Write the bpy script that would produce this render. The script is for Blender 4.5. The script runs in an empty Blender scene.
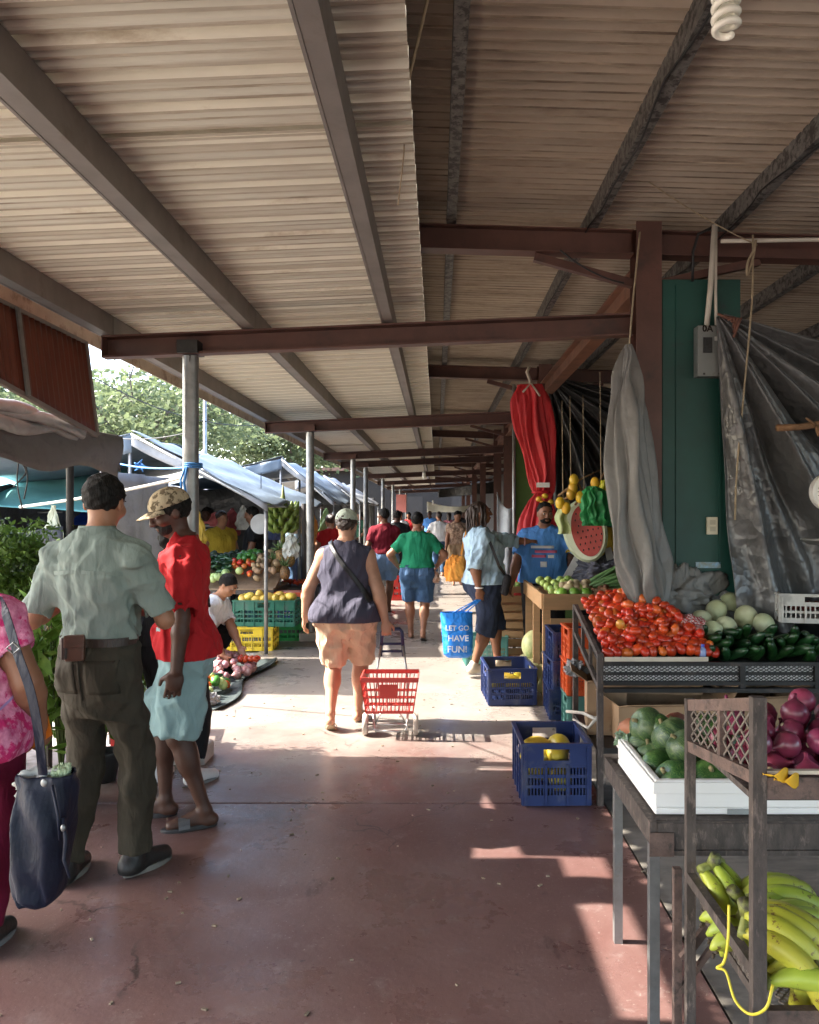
import bpy, math, random
import numpy as np
from mathutils import Vector, Matrix
random.seed(7); RNG = np.random.default_rng(7)
SC = bpy.context.scene; COL = SC.collection
R = math.radians; PI = math.pi
FPX, VX, VY, CH = 800.0, 437.0, 513.0, 1.57
def P(px, py, d):                      # a point d metres down the walkway seen in this direction
    return Vector(((px-VX)*d/FPX, d, CH-(py-VY)*d/FPX))
WLOC = {}                              # base point that an object's own mesh data is relative to
# ------------------------------------------------------------------ object helpers
def tag(o, label=None, cat=None, group=None, kind=None):
    if label: o['label'] = label
    if cat: o['category'] = cat
    if group: o['group'] = group
    if kind: o['kind'] = kind
    return o
def thing(name, label, cat, loc=(0,0,0), rz=0, group=None):
    o = bpy.data.objects.new(name, None); COL.objects.link(o)
    o.location = loc; o.rotation_euler = (0,0,rz); o.empty_display_size = .1
    WLOC[o.name] = Vector(loc) if rz == 0 else Vector((0,0,0))
    return tag(o, label, cat, group)
def link_mesh(name, me, m, parent=None):
    me.materials.append(m)
    o = bpy.data.objects.new(name, me); COL.objects.link(o)
    if parent is not None: o.parent = parent
    return o
def copy_tree(o, parent=None):
    c = o.copy(); COL.objects.link(c)
    if parent is not None: c.parent = parent
    for ch in list(o.children): copy_tree(ch, c)
    return c
class MB:
    def __init__(s): s.v = []; s.f = []
    def add(s, vs, fs):
        n = len(s.v); s.v += [tuple(p) for p in vs]; s.f += [tuple(i+n for i in f) for f in fs]
    def box(s, lo, hi):
        (x0,y0,z0),(x1,y1,z1) = lo,hi
        s.add([(x0,y0,z0),(x1,y0,z0),(x1,y1,z0),(x0,y1,z0),(x0,y0,z1),(x1,y0,z1),(x1,y1,z1),(x0,y1,z1)],
              [(0,3,2,1),(4,5,6,7),(0,1,5,4),(1,2,6,5),(2,3,7,6),(3,0,4,7)]); return s
    def cbox(s, c, d, M=None):
        h = [q/2 for q in d]; c = Vector(c)
        vs = [Vector((sx*h[0],sy*h[1],sz*h[2])) for sz in (-1,1) for sx,sy in ((-1,-1),(1,-1),(1,1),(-1,1))]
        if M is not None: vs = [M @ v for v in vs]
        s.add([v+c for v in vs], [(0,3,2,1),(4,5,6,7),(0,1,5,4),(1,2,6,5),(2,3,7,6),(3,0,4,7)]); return s
    def bar(s, a, b, w, h, up=(0,0,1)):
        a = Vector(a); b = Vector(b); t = (b-a).normalized(); up = Vector(up)
        if abs(t.dot(up)) > .98: up = Vector((0,1,0)) if abs(t.y) < .9 else Vector((1,0,0))
        x = t.cross(up).normalized()*(w/2); y = x.cross(t).normalized()*(h/2)
        vs = [a-x-y,a+x-y,a+x+y,a-x+y,b-x-y,b+x-y,b+x+y,b-x+y]
        s.add(vs, [(0,1,2,3),(4,7,6,5),(0,4,5,1),(1,5,6,2),(2,6,7,3),(3,7,4,0)]); return s
    def tube(s, pts, r, n=8, caps=True):
        pts = [Vector(p) for p in pts]; m = len(pts)
        rs = r if isinstance(r, (list,tuple)) else [r]*m
        vs = []; fs = []; px = None
        for i,p in enumerate(pts):
            t = (pts[min(i+1,m-1)]-pts[max(i-1,0)])
            if t.length < 1e-9: t = Vector((0,0,1))
            t.normalize()
            if px is None:
                px = t.cross(Vector((0,0,1)) if abs(t.z) < .9 else Vector((1,0,0))).normalized()
            else:
                px = (px - t*px.dot(t))
                px = px.normalized() if px.length > 1e-6 else t.orthogonal().normalized()
            py = t.cross(px)
            for k in range(n):
                a = 2*PI*k/n; vs.append(p+(px*math.cos(a)+py*math.sin(a))*rs[i])
        for i in range(m-1):
            for k in range(n):
                a = i*n+k; b = i*n+(k+1)%n; fs.append((a,b,b+n,a+n))
        if caps: fs.append(tuple(range(n-1,-1,-1))); fs.append(tuple((m-1)*n+k for k in range(n)))
        s.add(vs, fs); return s
    def lathe(s, prof, n=16, M=None, lobes=0, amp=0):
        vs = []; fs = []; m = len(prof)
        for (r,z) in prof:
            for k in range(n):
                a = 2*PI*k/n; q = r*(1+amp*abs(math.cos(lobes*a/2))) if lobes else r
                vs.append(Vector((q*math.cos(a), q*math.sin(a), z)))
        for i in range(m-1):
            for k in range(n):
                a = i*n+k; b = i*n+(k+1)%n; fs.append((a,b,b+n,a+n))
        fs.append(tuple(range(n-1,-1,-1))); fs.append(tuple((m-1)*n+k for k in range(n)))
        if M is not None: vs = [M @ v for v in vs]
        s.add(vs, fs); return s
    def ell(s, c, r, n=12, m=8, M=None):
        prof = [(max(1e-4,math.sin(PI*i/m)), -math.cos(PI*i/m)) for i in range(m+1)]
        T = Matrix.Translation(Vector(c)) @ (M.to_4x4() if M is not None else Matrix.Identity(4)) @ Matrix.Diagonal((r[0],r[1],r[2],1))
        return s.lathe(prof, n, T)
    def grid(s, fn, nu, nv):
        vs = [fn(i/nu, j/nv) for j in range(nv+1) for i in range(nu+1)]
        fs = [(j*(nu+1)+i, j*(nu+1)+i+1, (j+1)*(nu+1)+i+1, (j+1)*(nu+1)+i) for j in range(nv) for i in range(nu)]
        s.add(vs, fs); return s
    def prism(s, pts, d):              # polygon pts (3D, planar) extruded by vector d
        pts = [Vector(p) for p in pts]; d = Vector(d); n = len(pts)
        s.add(pts+[p+d for p in pts], [tuple(range(n-1,-1,-1)), tuple(range(n,2*n))]+[(i,(i+1)%n,(i+1)%n+n,i+n) for i in range(n)])
        return s
    def lattice(s, o, u, v, nu, nv, r):
        o = Vector(o); u = Vector(u); v = Vector(v)
        for sg in (1,-1):
            for k in range(-nv if sg < 0 else 0, (nu+nv if sg > 0 else nu)+1):
                pts = []                                   # a*nu + sg*b*nv = k
                for b in (0.,1.):
                    a = (k-sg*b*nv)/nu
                    if -1e-6 <= a <= 1+1e-6: pts.append((a,b))
                for a in (0.,1.):
                    b = (k-a*nu)/(sg*nv)
                    if 1e-6 < b < 1-1e-6: pts.append((a,b))
                if len(pts) >= 2 and (abs(pts[0][0]-pts[1][0])+abs(pts[0][1]-pts[1][1])) > .02:
                    A = o+u*pts[0][0]+v*pts[0][1]; B = o+u*pts[1][0]+v*pts[1][1]
                    s.bar(A, B, r*2, r*1.4, up=u.cross(v).normalized())
        return s
    def lattice4(s, p00, p10, p01, p11, nu, nv, r):
        p = [Vector(q) for q in (p00,p10,p01,p11)]; nn = (p[1]-p[0]).cross(p[2]-p[0]).normalized()
        at = lambda a,b: p[0].lerp(p[1],a).lerp(p[2].lerp(p[3],a),b)
        for sg in (1,-1):
            for k in range(-nv if sg < 0 else 0, (nu+nv if sg > 0 else nu)+1):
                pts = []
                for b in (0.,1.):
                    a = (k-sg*b*nv)/nu
                    if -1e-6 <= a <= 1+1e-6: pts.append((a,b))
                for a in (0.,1.):
                    b = (k-a*nu)/(sg*nv)
                    if 1e-6 < b < 1-1e-6: pts.append((a,b))
                if len(pts) >= 2 and (abs(pts[0][0]-pts[1][0])+abs(pts[0][1]-pts[1][1])) > .02: s.bar(at(*pts[0]), at(*pts[1]), r*2, r*1.4, up=nn)
        return s
    def build(s, name, m, parent=None, smooth=False, base=None, world=True):
        me = bpy.data.meshes.new(name)
        if parent is not None: off = WLOC.get(parent.name, Vector((0,0,0))) if world else Vector((0,0,0))
        else: off = Vector(base) if base is not None else Vector((0,0,0))
        vs = s.v if off.length == 0 else [(p[0]-off.x, p[1]-off.y, p[2]-off.z) for p in s.v]
        me.from_pydata(vs, [], s.f); me.validate()
        if smooth: me.polygons.foreach_set('use_smooth', [True]*len(me.polygons))
        o = link_mesh(name, me, m, parent)
        if parent is None: o.location = off
        WLOC[o.name] = off
        return o
def sharpish(o, ang=40):
    for p in o.data.polygons: p.use_smooth = True
    o.data.set_sharp_from_angle(angle=R(ang)); return o
def bevel(o, w=.004, seg=2):
    md = o.modifiers.new('bevel','BEVEL'); md.width = w; md.segments = seg; md.limit_method = 'ANGLE'; return o
def spline(pts, k=6):
    p = [Vector(q) for q in pts]; p = [p[0]*2-p[1]]+p+[p[-1]*2-p[-2]]; out = []
    for i in range(1,len(p)-2):
        for j in range(k):
            t = j/k; a,b,c,d = p[i-1],p[i],p[i+1],p[i+2]
            out.append(.5*((2*b)+(c-a)*t+(2*a-5*b+4*c-d)*t*t+(3*b-a-3*c+d)*t**3))
    return out+[p[-2]]
def sag(a, b, s, n=10):
    a = Vector(a); b = Vector(b)
    return [a.lerp(b,i/n)-Vector((0,0,s*4*(i/n)*(1-i/n))) for i in range(n+1)]
# ------------------------------------------------------------------ materials
MATS = {}
def mat(name, c, rough=.6, metal=0., var=.15, scale=6, c2=None, bump=0., bscale=60, bdist=.01, rnd=0., rndh=0., stain=None, sscale=3, sthr=.55, ssoft=.12,
        stretch=(1,1,1), transl=0., coat=0., spec=.5, rvar=0., crinkle=0., crscale=12, wr=0., wrs=10):
    if name in MATS: return MATS[name]
    m = bpy.data.materials.new(name); m.use_nodes = True; MATS[name] = m
    nt = m.node_tree; N = nt.nodes; L = nt.links; bs = N['Principled BSDF']
    tc = N.new('ShaderNodeTexCoord'); mp = N.new('ShaderNodeMapping'); mp.inputs['Scale'].default_value = stretch
    L.new(tc.outputs['Object'], mp.inputs['Vector']); V = mp.outputs['Vector']
    nz = N.new('ShaderNodeTexNoise'); nz.inputs['Scale'].default_value = scale; nz.inputs['Detail'].default_value = 7; nz.inputs['Roughness'].default_value = .62
    L.new(V, nz.inputs['Vector'])
    rp = N.new('ShaderNodeValToRGB'); rp.color_ramp.elements[0].position = .32; rp.color_ramp.elements[1].position = .68
    a = [max(0,q*(1-var)) for q in c]; b = [min(1,q*(1+var)) for q in (c2 or c)]
    rp.color_ramp.elements[0].color = (*a,1); rp.color_ramp.elements[1].color = (*b,1)
    L.new(nz.outputs['Fac'], rp.inputs['Fac']); out = rp.outputs['Color']
    if stain:
        n2 = N.new('ShaderNodeTexNoise'); n2.inputs['Scale'].default_value = sscale; n2.inputs['Detail'].default_value = 9; n2.inputs['Roughness'].default_value = .68
        L.new(V, n2.inputs['Vector'])
        r2 = N.new('ShaderNodeMapRange'); r2.inputs['From Min'].default_value = sthr; r2.inputs['From Max'].default_value = sthr+ssoft
        L.new(n2.outputs['Fac'], r2.inputs['Value'])
        mx = N.new('ShaderNodeMix'); mx.data_type = 'RGBA'; L.new(r2.outputs['Result'], mx.inputs['Factor'])
        L.new(out, mx.inputs['A']); mx.inputs['B'].default_value = (*stain,1); out = mx.outputs['Result']
    if rnd or rndh:
        oi = N.new('ShaderNodeObjectInfo'); hs = N.new('ShaderNodeHueSaturation')
        m1 = N.new('ShaderNodeMapRange'); m1.inputs['To Min'].default_value = 1-rnd; m1.inputs['To Max'].default_value = 1+rnd
        L.new(oi.outputs['Random'], m1.inputs['Value']); L.new(m1.outputs['Result'], hs.inputs['Value'])
        if rndh:
            ml = N.new('ShaderNodeMath'); ml.operation = 'MULTIPLY'; ml.inputs[1].default_value = 7.31; fr = N.new('ShaderNodeMath'); fr.operation = 'FRACT'
            L.new(oi.outputs['Random'], ml.inputs[0]); L.new(ml.outputs[0], fr.inputs[0])
            m2 = N.new('ShaderNodeMapRange'); m2.inputs['To Min'].default_value = .5-rndh; m2.inputs['To Max'].default_value = .5+rndh
            L.new(fr.outputs[0], m2.inputs['Value']); L.new(m2.outputs['Result'], hs.inputs['Hue'])
        L.new(out, hs.inputs['Color']); out = hs.outputs['Color']
    L.new(out, bs.inputs['Base Color'])
    bs.inputs['Roughness'].default_value = rough; bs.inputs['Metallic'].default_value = metal
    bs.inputs['Specular IOR Level'].default_value = spec
    if coat: bs.inputs['Coat Weight'].default_value = coat; bs.inputs['Coat Roughness'].default_value = .15
    if rvar:
        n4 = N.new('ShaderNodeTexNoise'); n4.inputs['Scale'].default_value = 2.3; n4.inputs['Detail'].default_value = 8; L.new(V, n4.inputs['Vector'])
        m4 = N.new('ShaderNodeMapRange'); m4.inputs['From Min'].default_value = .35; m4.inputs['From Max'].default_value = .65
        m4.inputs['To Min'].default_value = rough-rvar; m4.inputs['To Max'].default_value = rough+rvar
        L.new(n4.outputs['Fac'], m4.inputs['Value']); L.new(m4.outputs['Result'], bs.inputs['Roughness'])
    nrm = None
    if crinkle:
        vo = N.new('ShaderNodeTexVoronoi'); vo.inputs['Scale'].default_value = crscale; vo.feature = 'F1'
        wn = N.new('ShaderNodeTexNoise'); wn.inputs['Scale'].default_value = 5; wn.inputs['Detail'].default_value = 3
        L.new(V, wn.inputs['Vector']); va = N.new('ShaderNodeVectorMath'); va.operation = 'MULTIPLY_ADD'; va.inputs[1].default_value = (.25,.25,.25)
        L.new(wn.outputs['Color'], va.inputs[0]); L.new(V, va.inputs[2]); L.new(va.outputs[0], vo.inputs['Vector'])
        bc = N.new('ShaderNodeBump'); bc.inputs['Strength'].default_value = crinkle; bc.inputs['Distance'].default_value = .03
        L.new(vo.outputs['Distance'], bc.inputs['Height']); nrm = bc.outputs['Normal']
    if wr:
        n5 = N.new('ShaderNodeTexNoise'); n5.inputs['Scale'].default_value = wrs; n5.inputs['Detail'].default_value = 3.5; n5.inputs['Distortion'].default_value = .35; n5.inputs['Roughness'].default_value = .4
        mq = N.new('ShaderNodeMapping'); mq.inputs['Scale'].default_value = (1.5,1.1,.45); mq.inputs['Rotation'].default_value = (.25,.45,.2); L.new(V, mq.inputs['Vector']); L.new(mq.outputs[0], n5.inputs['Vector'])
        b5 = N.new('ShaderNodeBump'); b5.inputs['Strength'].default_value = wr; b5.inputs['Distance'].default_value = .05; L.new(n5.outputs['Fac'], b5.inputs['Height'])
        if nrm is not None: L.new(nrm, b5.inputs['Normal'])
        nrm = b5.outputs['Normal']
    if bump:
        n3 = N.new('ShaderNodeTexNoise'); n3.inputs['Scale'].default_value = bscale; n3.inputs['Detail'].default_value = 5
        L.new(V, n3.inputs['Vector']); bm = N.new('ShaderNodeBump'); bm.inputs['Strength'].default_value = bump; bm.inputs['Distance'].default_value = bdist
        L.new(n3.outputs['Fac'], bm.inputs['Height'])
        if nrm is not None: L.new(nrm, bm.inputs['Normal'])
        nrm = bm.outputs['Normal']
    if nrm is not None: L.new(nrm, bs.inputs['Normal'])
    if transl:
        tr = N.new('ShaderNodeBsdfTranslucent'); L.new(out, tr.inputs['Color']); ms = N.new('ShaderNodeMixShader'); ms.inputs[0].default_value = transl
        if nrm is not None: L.new(nrm, tr.inputs['Normal'])
        L.new(bs.outputs[0], ms.inputs[1]); L.new(tr.outputs[0], ms.inputs[2]); L.new(ms.outputs[0], N['Material Output'].inputs['Surface'])
    return m
def bands(m, axis_scale=(0,0,1), scale=8, col=(.8,.8,.75), dist=1., thr=.55, soft=.1, detail=2):
    """mix a second colour in along distorted wave bands (a real pattern of the surface)"""
    nt = m.node_tree; N = nt.nodes; L = nt.links; bs = N['Principled BSDF']
    src = bs.inputs['Base Color'].links[0].from_socket
    tc = N.new('ShaderNodeTexCoord'); mp = N.new('ShaderNodeMapping'); mp.inputs['Scale'].default_value = axis_scale; L.new(tc.outputs['Object'], mp.inputs['Vector'])
    w = N.new('ShaderNodeTexWave'); w.bands_direction = 'DIAGONAL'; w.inputs['Scale'].default_value = scale; w.inputs['Distortion'].default_value = dist; w.inputs['Detail'].default_value = detail
    L.new(mp.outputs['Vector'], w.inputs['Vector'])
    r2 = N.new('ShaderNodeMapRange'); r2.inputs['From Min'].default_value = thr; r2.inputs['From Max'].default_value = thr+soft; L.new(w.outputs['Fac'], r2.inputs['Value'])
    mx = N.new('ShaderNodeMix'); mx.data_type = 'RGBA'; L.new(r2.outputs['Result'], mx.inputs['Factor']); L.new(src, mx.inputs['A']); mx.inputs['B'].default_value = (*col,1)
    L.new(mx.outputs['Result'], bs.inputs['Base Color']); return m
def text_mesh(s, size, name, m, parent, M):
    cu = bpy.data.curves.new('txt','FONT'); cu.body = s; cu.size = size; cu.align_x = 'CENTER'; cu.align_y = 'CENTER'; cu.extrude = .0006; cu.offset = size*.02
    ob = bpy.data.objects.new('txt', cu); COL.objects.link(ob)
    dg = bpy.context.evaluated_depsgraph_get(); me = bpy.data.meshes.new_from_object(ob.evaluated_get(dg))
    bpy.data.objects.remove(ob); me.transform(M); me.name = name
    me.materials.clear()
    o = link_mesh(name, me, m, parent); return o
# ------------------------------------------------------------------ figures: one implicit surface per body / garment, meshed with surface nets
class Vol:
    def __init__(s, lo, hi, h):
        s.h = h; s.lo = np.array(lo, float); n = np.ceil((np.array(hi)-s.lo)/h).astype(int)+1
        s.n = n; s.F = np.full(n, 1., np.float32)
        s.ax = [(s.lo[i]+h*np.arange(n[i])).astype(np.float32) for i in range(3)]
    def sub(s, lo, hi, pad):
        sl = []
        for i in range(3):
            a = int(max(0, math.floor((lo[i]-pad-s.lo[i])/s.h))); b = int(min(s.n[i], math.ceil((hi[i]+pad-s.lo[i])/s.h)+1))
            if b <= a: return None, None
            sl.append(slice(a,b))
        X = s.ax[0][sl[0]][:,None,None]; Y = s.ax[1][sl[1]][None,:,None]; Z = s.ax[2][sl[2]][None,None,:]
        return tuple(sl), (X,Y,Z)
    def add(s, prim, k=.02):
        fn, lo, hi = prim; sl, xyz = s.sub(lo, hi, k+2.5*s.h)
        if sl is None: return
        d = fn(*xyz); G = s.F[sl]
        if k > 0:
            q = np.clip(.5+.5*(G-d)/k, 0, 1); s.F[sl] = G*(1-q)+d*q-k*q*(1-q)
        else: s.F[sl] = np.minimum(G, d)
    def cut(s, prim, k=0):
        fn, lo, hi = prim; sl, xyz = s.sub(lo, hi, 2.5*s.h)
        if sl is None: return
        s.F[sl] = np.maximum(s.F[sl], -fn(*xyz))
    def keep(s, fn):
        s.F = np.maximum(s.F, fn(s.ax[0][:,None,None], s.ax[1][None,:,None], s.ax[2][None,None,:])).astype(np.float32)
    def disp(s, fn):
        s.F += fn(s.ax[0][:,None,None], s.ax[1][None,:,None], s.ax[2][None,None,:]).astype(np.float32)
    def mesh(s, name):
        F = s.F; F[0]=F[-1]=1; F[:,0]=F[:,-1]=1; F[:,:,0]=F[:,:,-1]=1
        S = F < 0; n = np.array(F.shape)
        c = np.zeros(n-1, np.uint8)
        for dx in (0,1):
            for dy in (0,1):
                for dz in (0,1): c += S[dx:n[0]-1+dx, dy:n[1]-1+dy, dz:n[2]-1+dz]
        I,J,K = np.nonzero((c > 0) & (c < 8))
        idx = np.full(n-1, -1, np.int32); idx[I,J,K] = np.arange(len(I))
        pos = np.zeros((len(I),3)); cnt = np.zeros(len(I))
        cor = [(0,0,0),(1,0,0),(0,1,0),(1,1,0),(0,0,1),(1,0,1),(0,1,1),(1,1,1)]
        val = [F[I+a,J+b,K+d].astype(float) for a,b,d in cor]
        for e0,e1 in [(0,1),(2,3),(4,5),(6,7),(0,2),(1,3),(4,6),(5,7),(0,4),(1,5),(2,6),(3,7)]:
            a,b = val[e0],val[e1]; msk = (a<0) != (b<0); t = np.where(msk, a/np.where(msk,a-b,1), 0)
            p0 = np.array(cor[e0],float); dp = np.array(cor[e1],float)-p0
            pos += np.where(msk[:,None], p0+t[:,None]*dp, 0); cnt += msk
        pos = (np.stack([I,J,K],1)+pos/cnt[:,None])*s.h+s.lo
        quads = []
        for ax in range(3):
            A = [slice(None)]*3; B = [slice(None)]*3; A[ax] = slice(0,-1); B[ax] = slice(1,None)
            SA, SB = S[tuple(A)], S[tuple(B)]
            u,v = (ax+1)%3,(ax+2)%3
            for flip in (0,1):
                m = (SA & ~SB) if flip == 0 else (~SA & SB)
                e = np.stack(np.nonzero(m),1); e = e[(e[:,u]>0)&(e[:,v]>0)]
                du = np.zeros(3,int); du[u] = 1; dv = np.zeros(3,int); dv[v] = 1
                g = lambda q: idx[q[:,0],q[:,1],q[:,2]]
                q = [g(e-du-dv), g(e-dv), g(e), g(e-du)]
                if flip: q = q[::-1]
                quads.append(np.stack(q,1))
        Q = np.concatenate(quads); Q = Q[(Q>=0).all(1)]
        return np_mesh(name, pos, Q)
def np_mesh(name, V, Q, smooth=True):
    me = bpy.data.meshes.new(name); k = Q.shape[1]
    me.vertices.add(len(V)); me.vertices.foreach_set('co', np.asarray(V,np.float32).ravel())
    me.loops.add(Q.size); me.loops.foreach_set('vertex_index', Q.astype(np.int32).ravel())
    me.polygons.add(len(Q)); me.polygons.foreach_set('loop_start', np.arange(0,Q.size,k,dtype=np.int32))
    if smooth: me.polygons.foreach_set('use_smooth', np.ones(len(Q),bool))
    me.update(calc_edges=True); me.validate(); return me
def v3(p): return np.array(p, float)
def cone(a, b, ra, rb, flat=False):
    a,b = v3(a),v3(b); ba = b-a; L = float(np.linalg.norm(ba)); L2 = max(L*L,1e-9); r = max(ra,rb)
    def fn(x,y,z):
        px,py,pz = x-a[0],y-a[1],z-a[2]
        t = (px*ba[0]+py*ba[1]+pz*ba[2])/L2; tc = np.clip(t,0,1)
        d = np.sqrt((px-ba[0]*tc)**2+(py-ba[1]*tc)**2+(pz-ba[2]*tc)**2)-(ra+(rb-ra)*tc)
        return np.maximum(d, np.maximum(-t*L,(t-1)*L)) if flat else d
    return fn, np.minimum(a,b)-r, np.maximum(a,b)+r
def ell(c, r, Rm=None):
    c = v3(c); r = v3(r); m = r.max()
    def fn(x,y,z):
        px,py,pz = x-c[0],y-c[1],z-c[2]
        if Rm is not None:
            qx = Rm[0][0]*px+Rm[1][0]*py+Rm[2][0]*pz; qy = Rm[0][1]*px+Rm[1][1]*py+Rm[2][1]*pz; qz = Rm[0][2]*px+Rm[1][2]*py+Rm[2][2]*pz
        else: qx,qy,qz = px,py,pz
        k0 = np.sqrt((qx/r[0])**2+(qy/r[1])**2+(qz/r[2])**2); k1 = np.sqrt((qx/r[0]**2)**2+(qy/r[1]**2)**2+(qz/r[2]**2)**2)+1e-6
        return k0*(k0-1)/k1
    return fn, c-m, c+m
def loft(secs, off=0., zlo=None, zhi=None, ex=2.4):
    S = np.array(secs, float)          # z, cx, cy, rx, ry
    zz = np.linspace(S[0,0],S[-1,0],80); T = [np.interp(zz,S[:,0],S[:,i]) for i in range(1,5)]
    ker = np.hanning(13); ker /= ker.sum()
    T = [np.convolve(np.pad(t,6,'edge'),ker,'valid') for t in T]
    zl = S[0,0] if zlo is None else zlo; zh = S[-1,0] if zhi is None else zhi
    def fn(x,y,z):
        zf = z.ravel(); g = [np.interp(zf,zz,t).astype(np.float32)[None,None,:] for t in T]
        rx = g[2]+off; ry = g[3]+off
        q = (np.abs((x-g[0])/rx)**ex+np.abs((y-g[1])/ry)**ex)**(1/ex)
        return np.maximum((q-1)*np.minimum(rx,ry), np.maximum(zl-z, z-zh))
    mx = S[:,3].max()+off; my = S[:,4].max()+off
    return fn, np.array([S[:,1].min()-mx,S[:,2].min()-my,zl]), np.array([S[:,1].max()+mx,S[:,2].max()+my,zh])
def folds(seed, amp, k=38, st=(1,1,.45), n=6, bias=.65):
    g = np.random.default_rng(seed); W = g.normal(size=(n,3)); W /= np.linalg.norm(W,axis=1)[:,None]
    W = W*np.array(st)*k*g.uniform(.5,1.5,(n,1)); ph = g.uniform(0,6.3,(n,2)); U = g.normal(size=(n,3))*9
    def fn(x,y,z):
        r = 0
        for i in range(n):
            r = r+(1-2*np.abs(np.sin(W[i,0]*x+W[i,1]*y+W[i,2]*z+ph[i,0]+1.3*np.sin(U[i,0]*x+U[i,1]*y+U[i,2]*z+ph[i,1]))))**1
        return -amp*(r/n**.62+bias)
    return fn
def ik(a, b, la, lb, pole):
    a,b,pole = v3(a),v3(b),v3(pole); d = b-a; L = np.linalg.norm(d)
    if L > (la+lb)*.998: b = a+d/L*(la+lb)*.998; d = b-a; L = np.linalg.norm(d)
    if L < abs(la-lb)+.02: L = abs(la-lb)+.02
    n = d/np.linalg.norm(d); x = (la*la-lb*lb+L*L)/(2*L); h = math.sqrt(max(la*la-x*x,0))
    p = pole-n*pole.dot(n); p /= max(np.linalg.norm(p),1e-6)
    return a+n*x+p*h, b
def rotm(yaw=0, pitch=0, roll=0):
    return np.array(Matrix.Rotation(R(yaw),3,'Z') @ Matrix.Rotation(R(pitch),3,'X') @ Matrix.Rotation(R(roll),3,'Y'))
def hand(V, w, d, n, side, s, curl=25, spread=1.):
    """palm + four fingers + thumb. d: finger direction, n: the way the palm faces"""
    d = v3(d)/np.linalg.norm(d); n = v3(n); n = n-d*n.dot(d); n /= np.linalg.norm(n); ac = np.cross(d,n)*side
    Rm = np.stack([ac,n,d],1)
    V.add(ell(w+d*.05*s, (.043*s,.018*s,.055*s), Rm), .012)
    for i,(o,l) in enumerate(((.031,.072),(.011,.08),(-.010,.075),(-.030,.06))):
        p = w+d*.088*s+ac*o*s*spread; a = R(curl); q = d*math.cos(a)+n*math.sin(a)+ac*o*1.5*spread; q /= np.linalg.norm(q)
        p1 = p+q*l*.5*s; a2 = R(curl*2.4); q2 = d*math.cos(a2)+n*math.sin(a2)+ac*o*1.2; q2 /= np.linalg.norm(q2)
        V.add(cone(p-d*.02*s,p1,.0098*s,.0088*s), .004); V.add(cone(p1,p1+q2*l*.5*s,.0088*s,.0072*s), .003)
    t0 = w+d*.025*s+ac*.03*s; t1 = t0+(d*.55+ac*.6+n*.35)*.05*s; t2 = t1+(d*.85+ac*.1+n*.4)*.035*s
    V.add(cone(t0,t1,.014*s,.011*s), .01); V.add(cone(t1,t2,.011*s,.0085*s), .004)
PEOPLE = []
from mathutils.bvhtree import BVHTree
def cling(i, garment, name, m_, rows, side, off=.004):
    """a strip or patch lying on a garment: rows of (x,z) points in the person's own frame, dropped on to the cloth"""
    t = PEOPLE[i][0]; g = [c for c in t.children if c.name.split('.')[0] == garment][0]; me = g.data
    bv = BVHTree.FromPolygons([v.co[:] for v in me.vertices],[p.vertices[:] for p in me.polygons])
    vs = []; last = 0
    for row in rows:
        for (x,z) in row:
            h = bv.ray_cast(Vector((x,side*1.5,z)),Vector((0,-side,0)))[0]
            y = h.y if h is not None else last
            last = y; vs.append((x,y+side*off,z))
    n = len(rows[0]); b = MB(); b.add(vs,[(j*n+k,j*n+k+1,(j+1)*n+k+1,(j+1)*n+k) for j in range(len(rows)-1) for k in range(n-1)])
    o = b.build(name,m_,t,True,world=False); sd = o.modifiers.new('t','SOLIDIFY'); sd.thickness = .003; return o
def rect_rows(x0,x1,z0,z1,nx=6,nz=4): return [[(x0+(x1-x0)*i/nx, z0+(z1-z0)*j/nz) for i in range(nx+1)] for j in range(nz+1)]
def strap_rows(pts,w,n=30):
    P_ = np.array(pts,float); d = np.r_[0,np.cumsum(np.hypot(*np.diff(P_,axis=0).T))]; tt = np.linspace(0,d[-1],n); X = np.interp(tt,d,P_[:,0]); Z = np.interp(tt,d,P_[:,1]); rows = []
    for i in range(n):
        a = max(0,i-1); b = min(n-1,i+1); dx,dz = X[b]-X[a],Z[b]-Z[a]; L = math.hypot(dx,dz); nx_,nz_ = -dz/L,dx/L
        rows.append([(X[i]+nx_*w*k,Z[i]+nz_*w*k) for k in (-.5,-.17,.17,.5)])
    return rows
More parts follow.
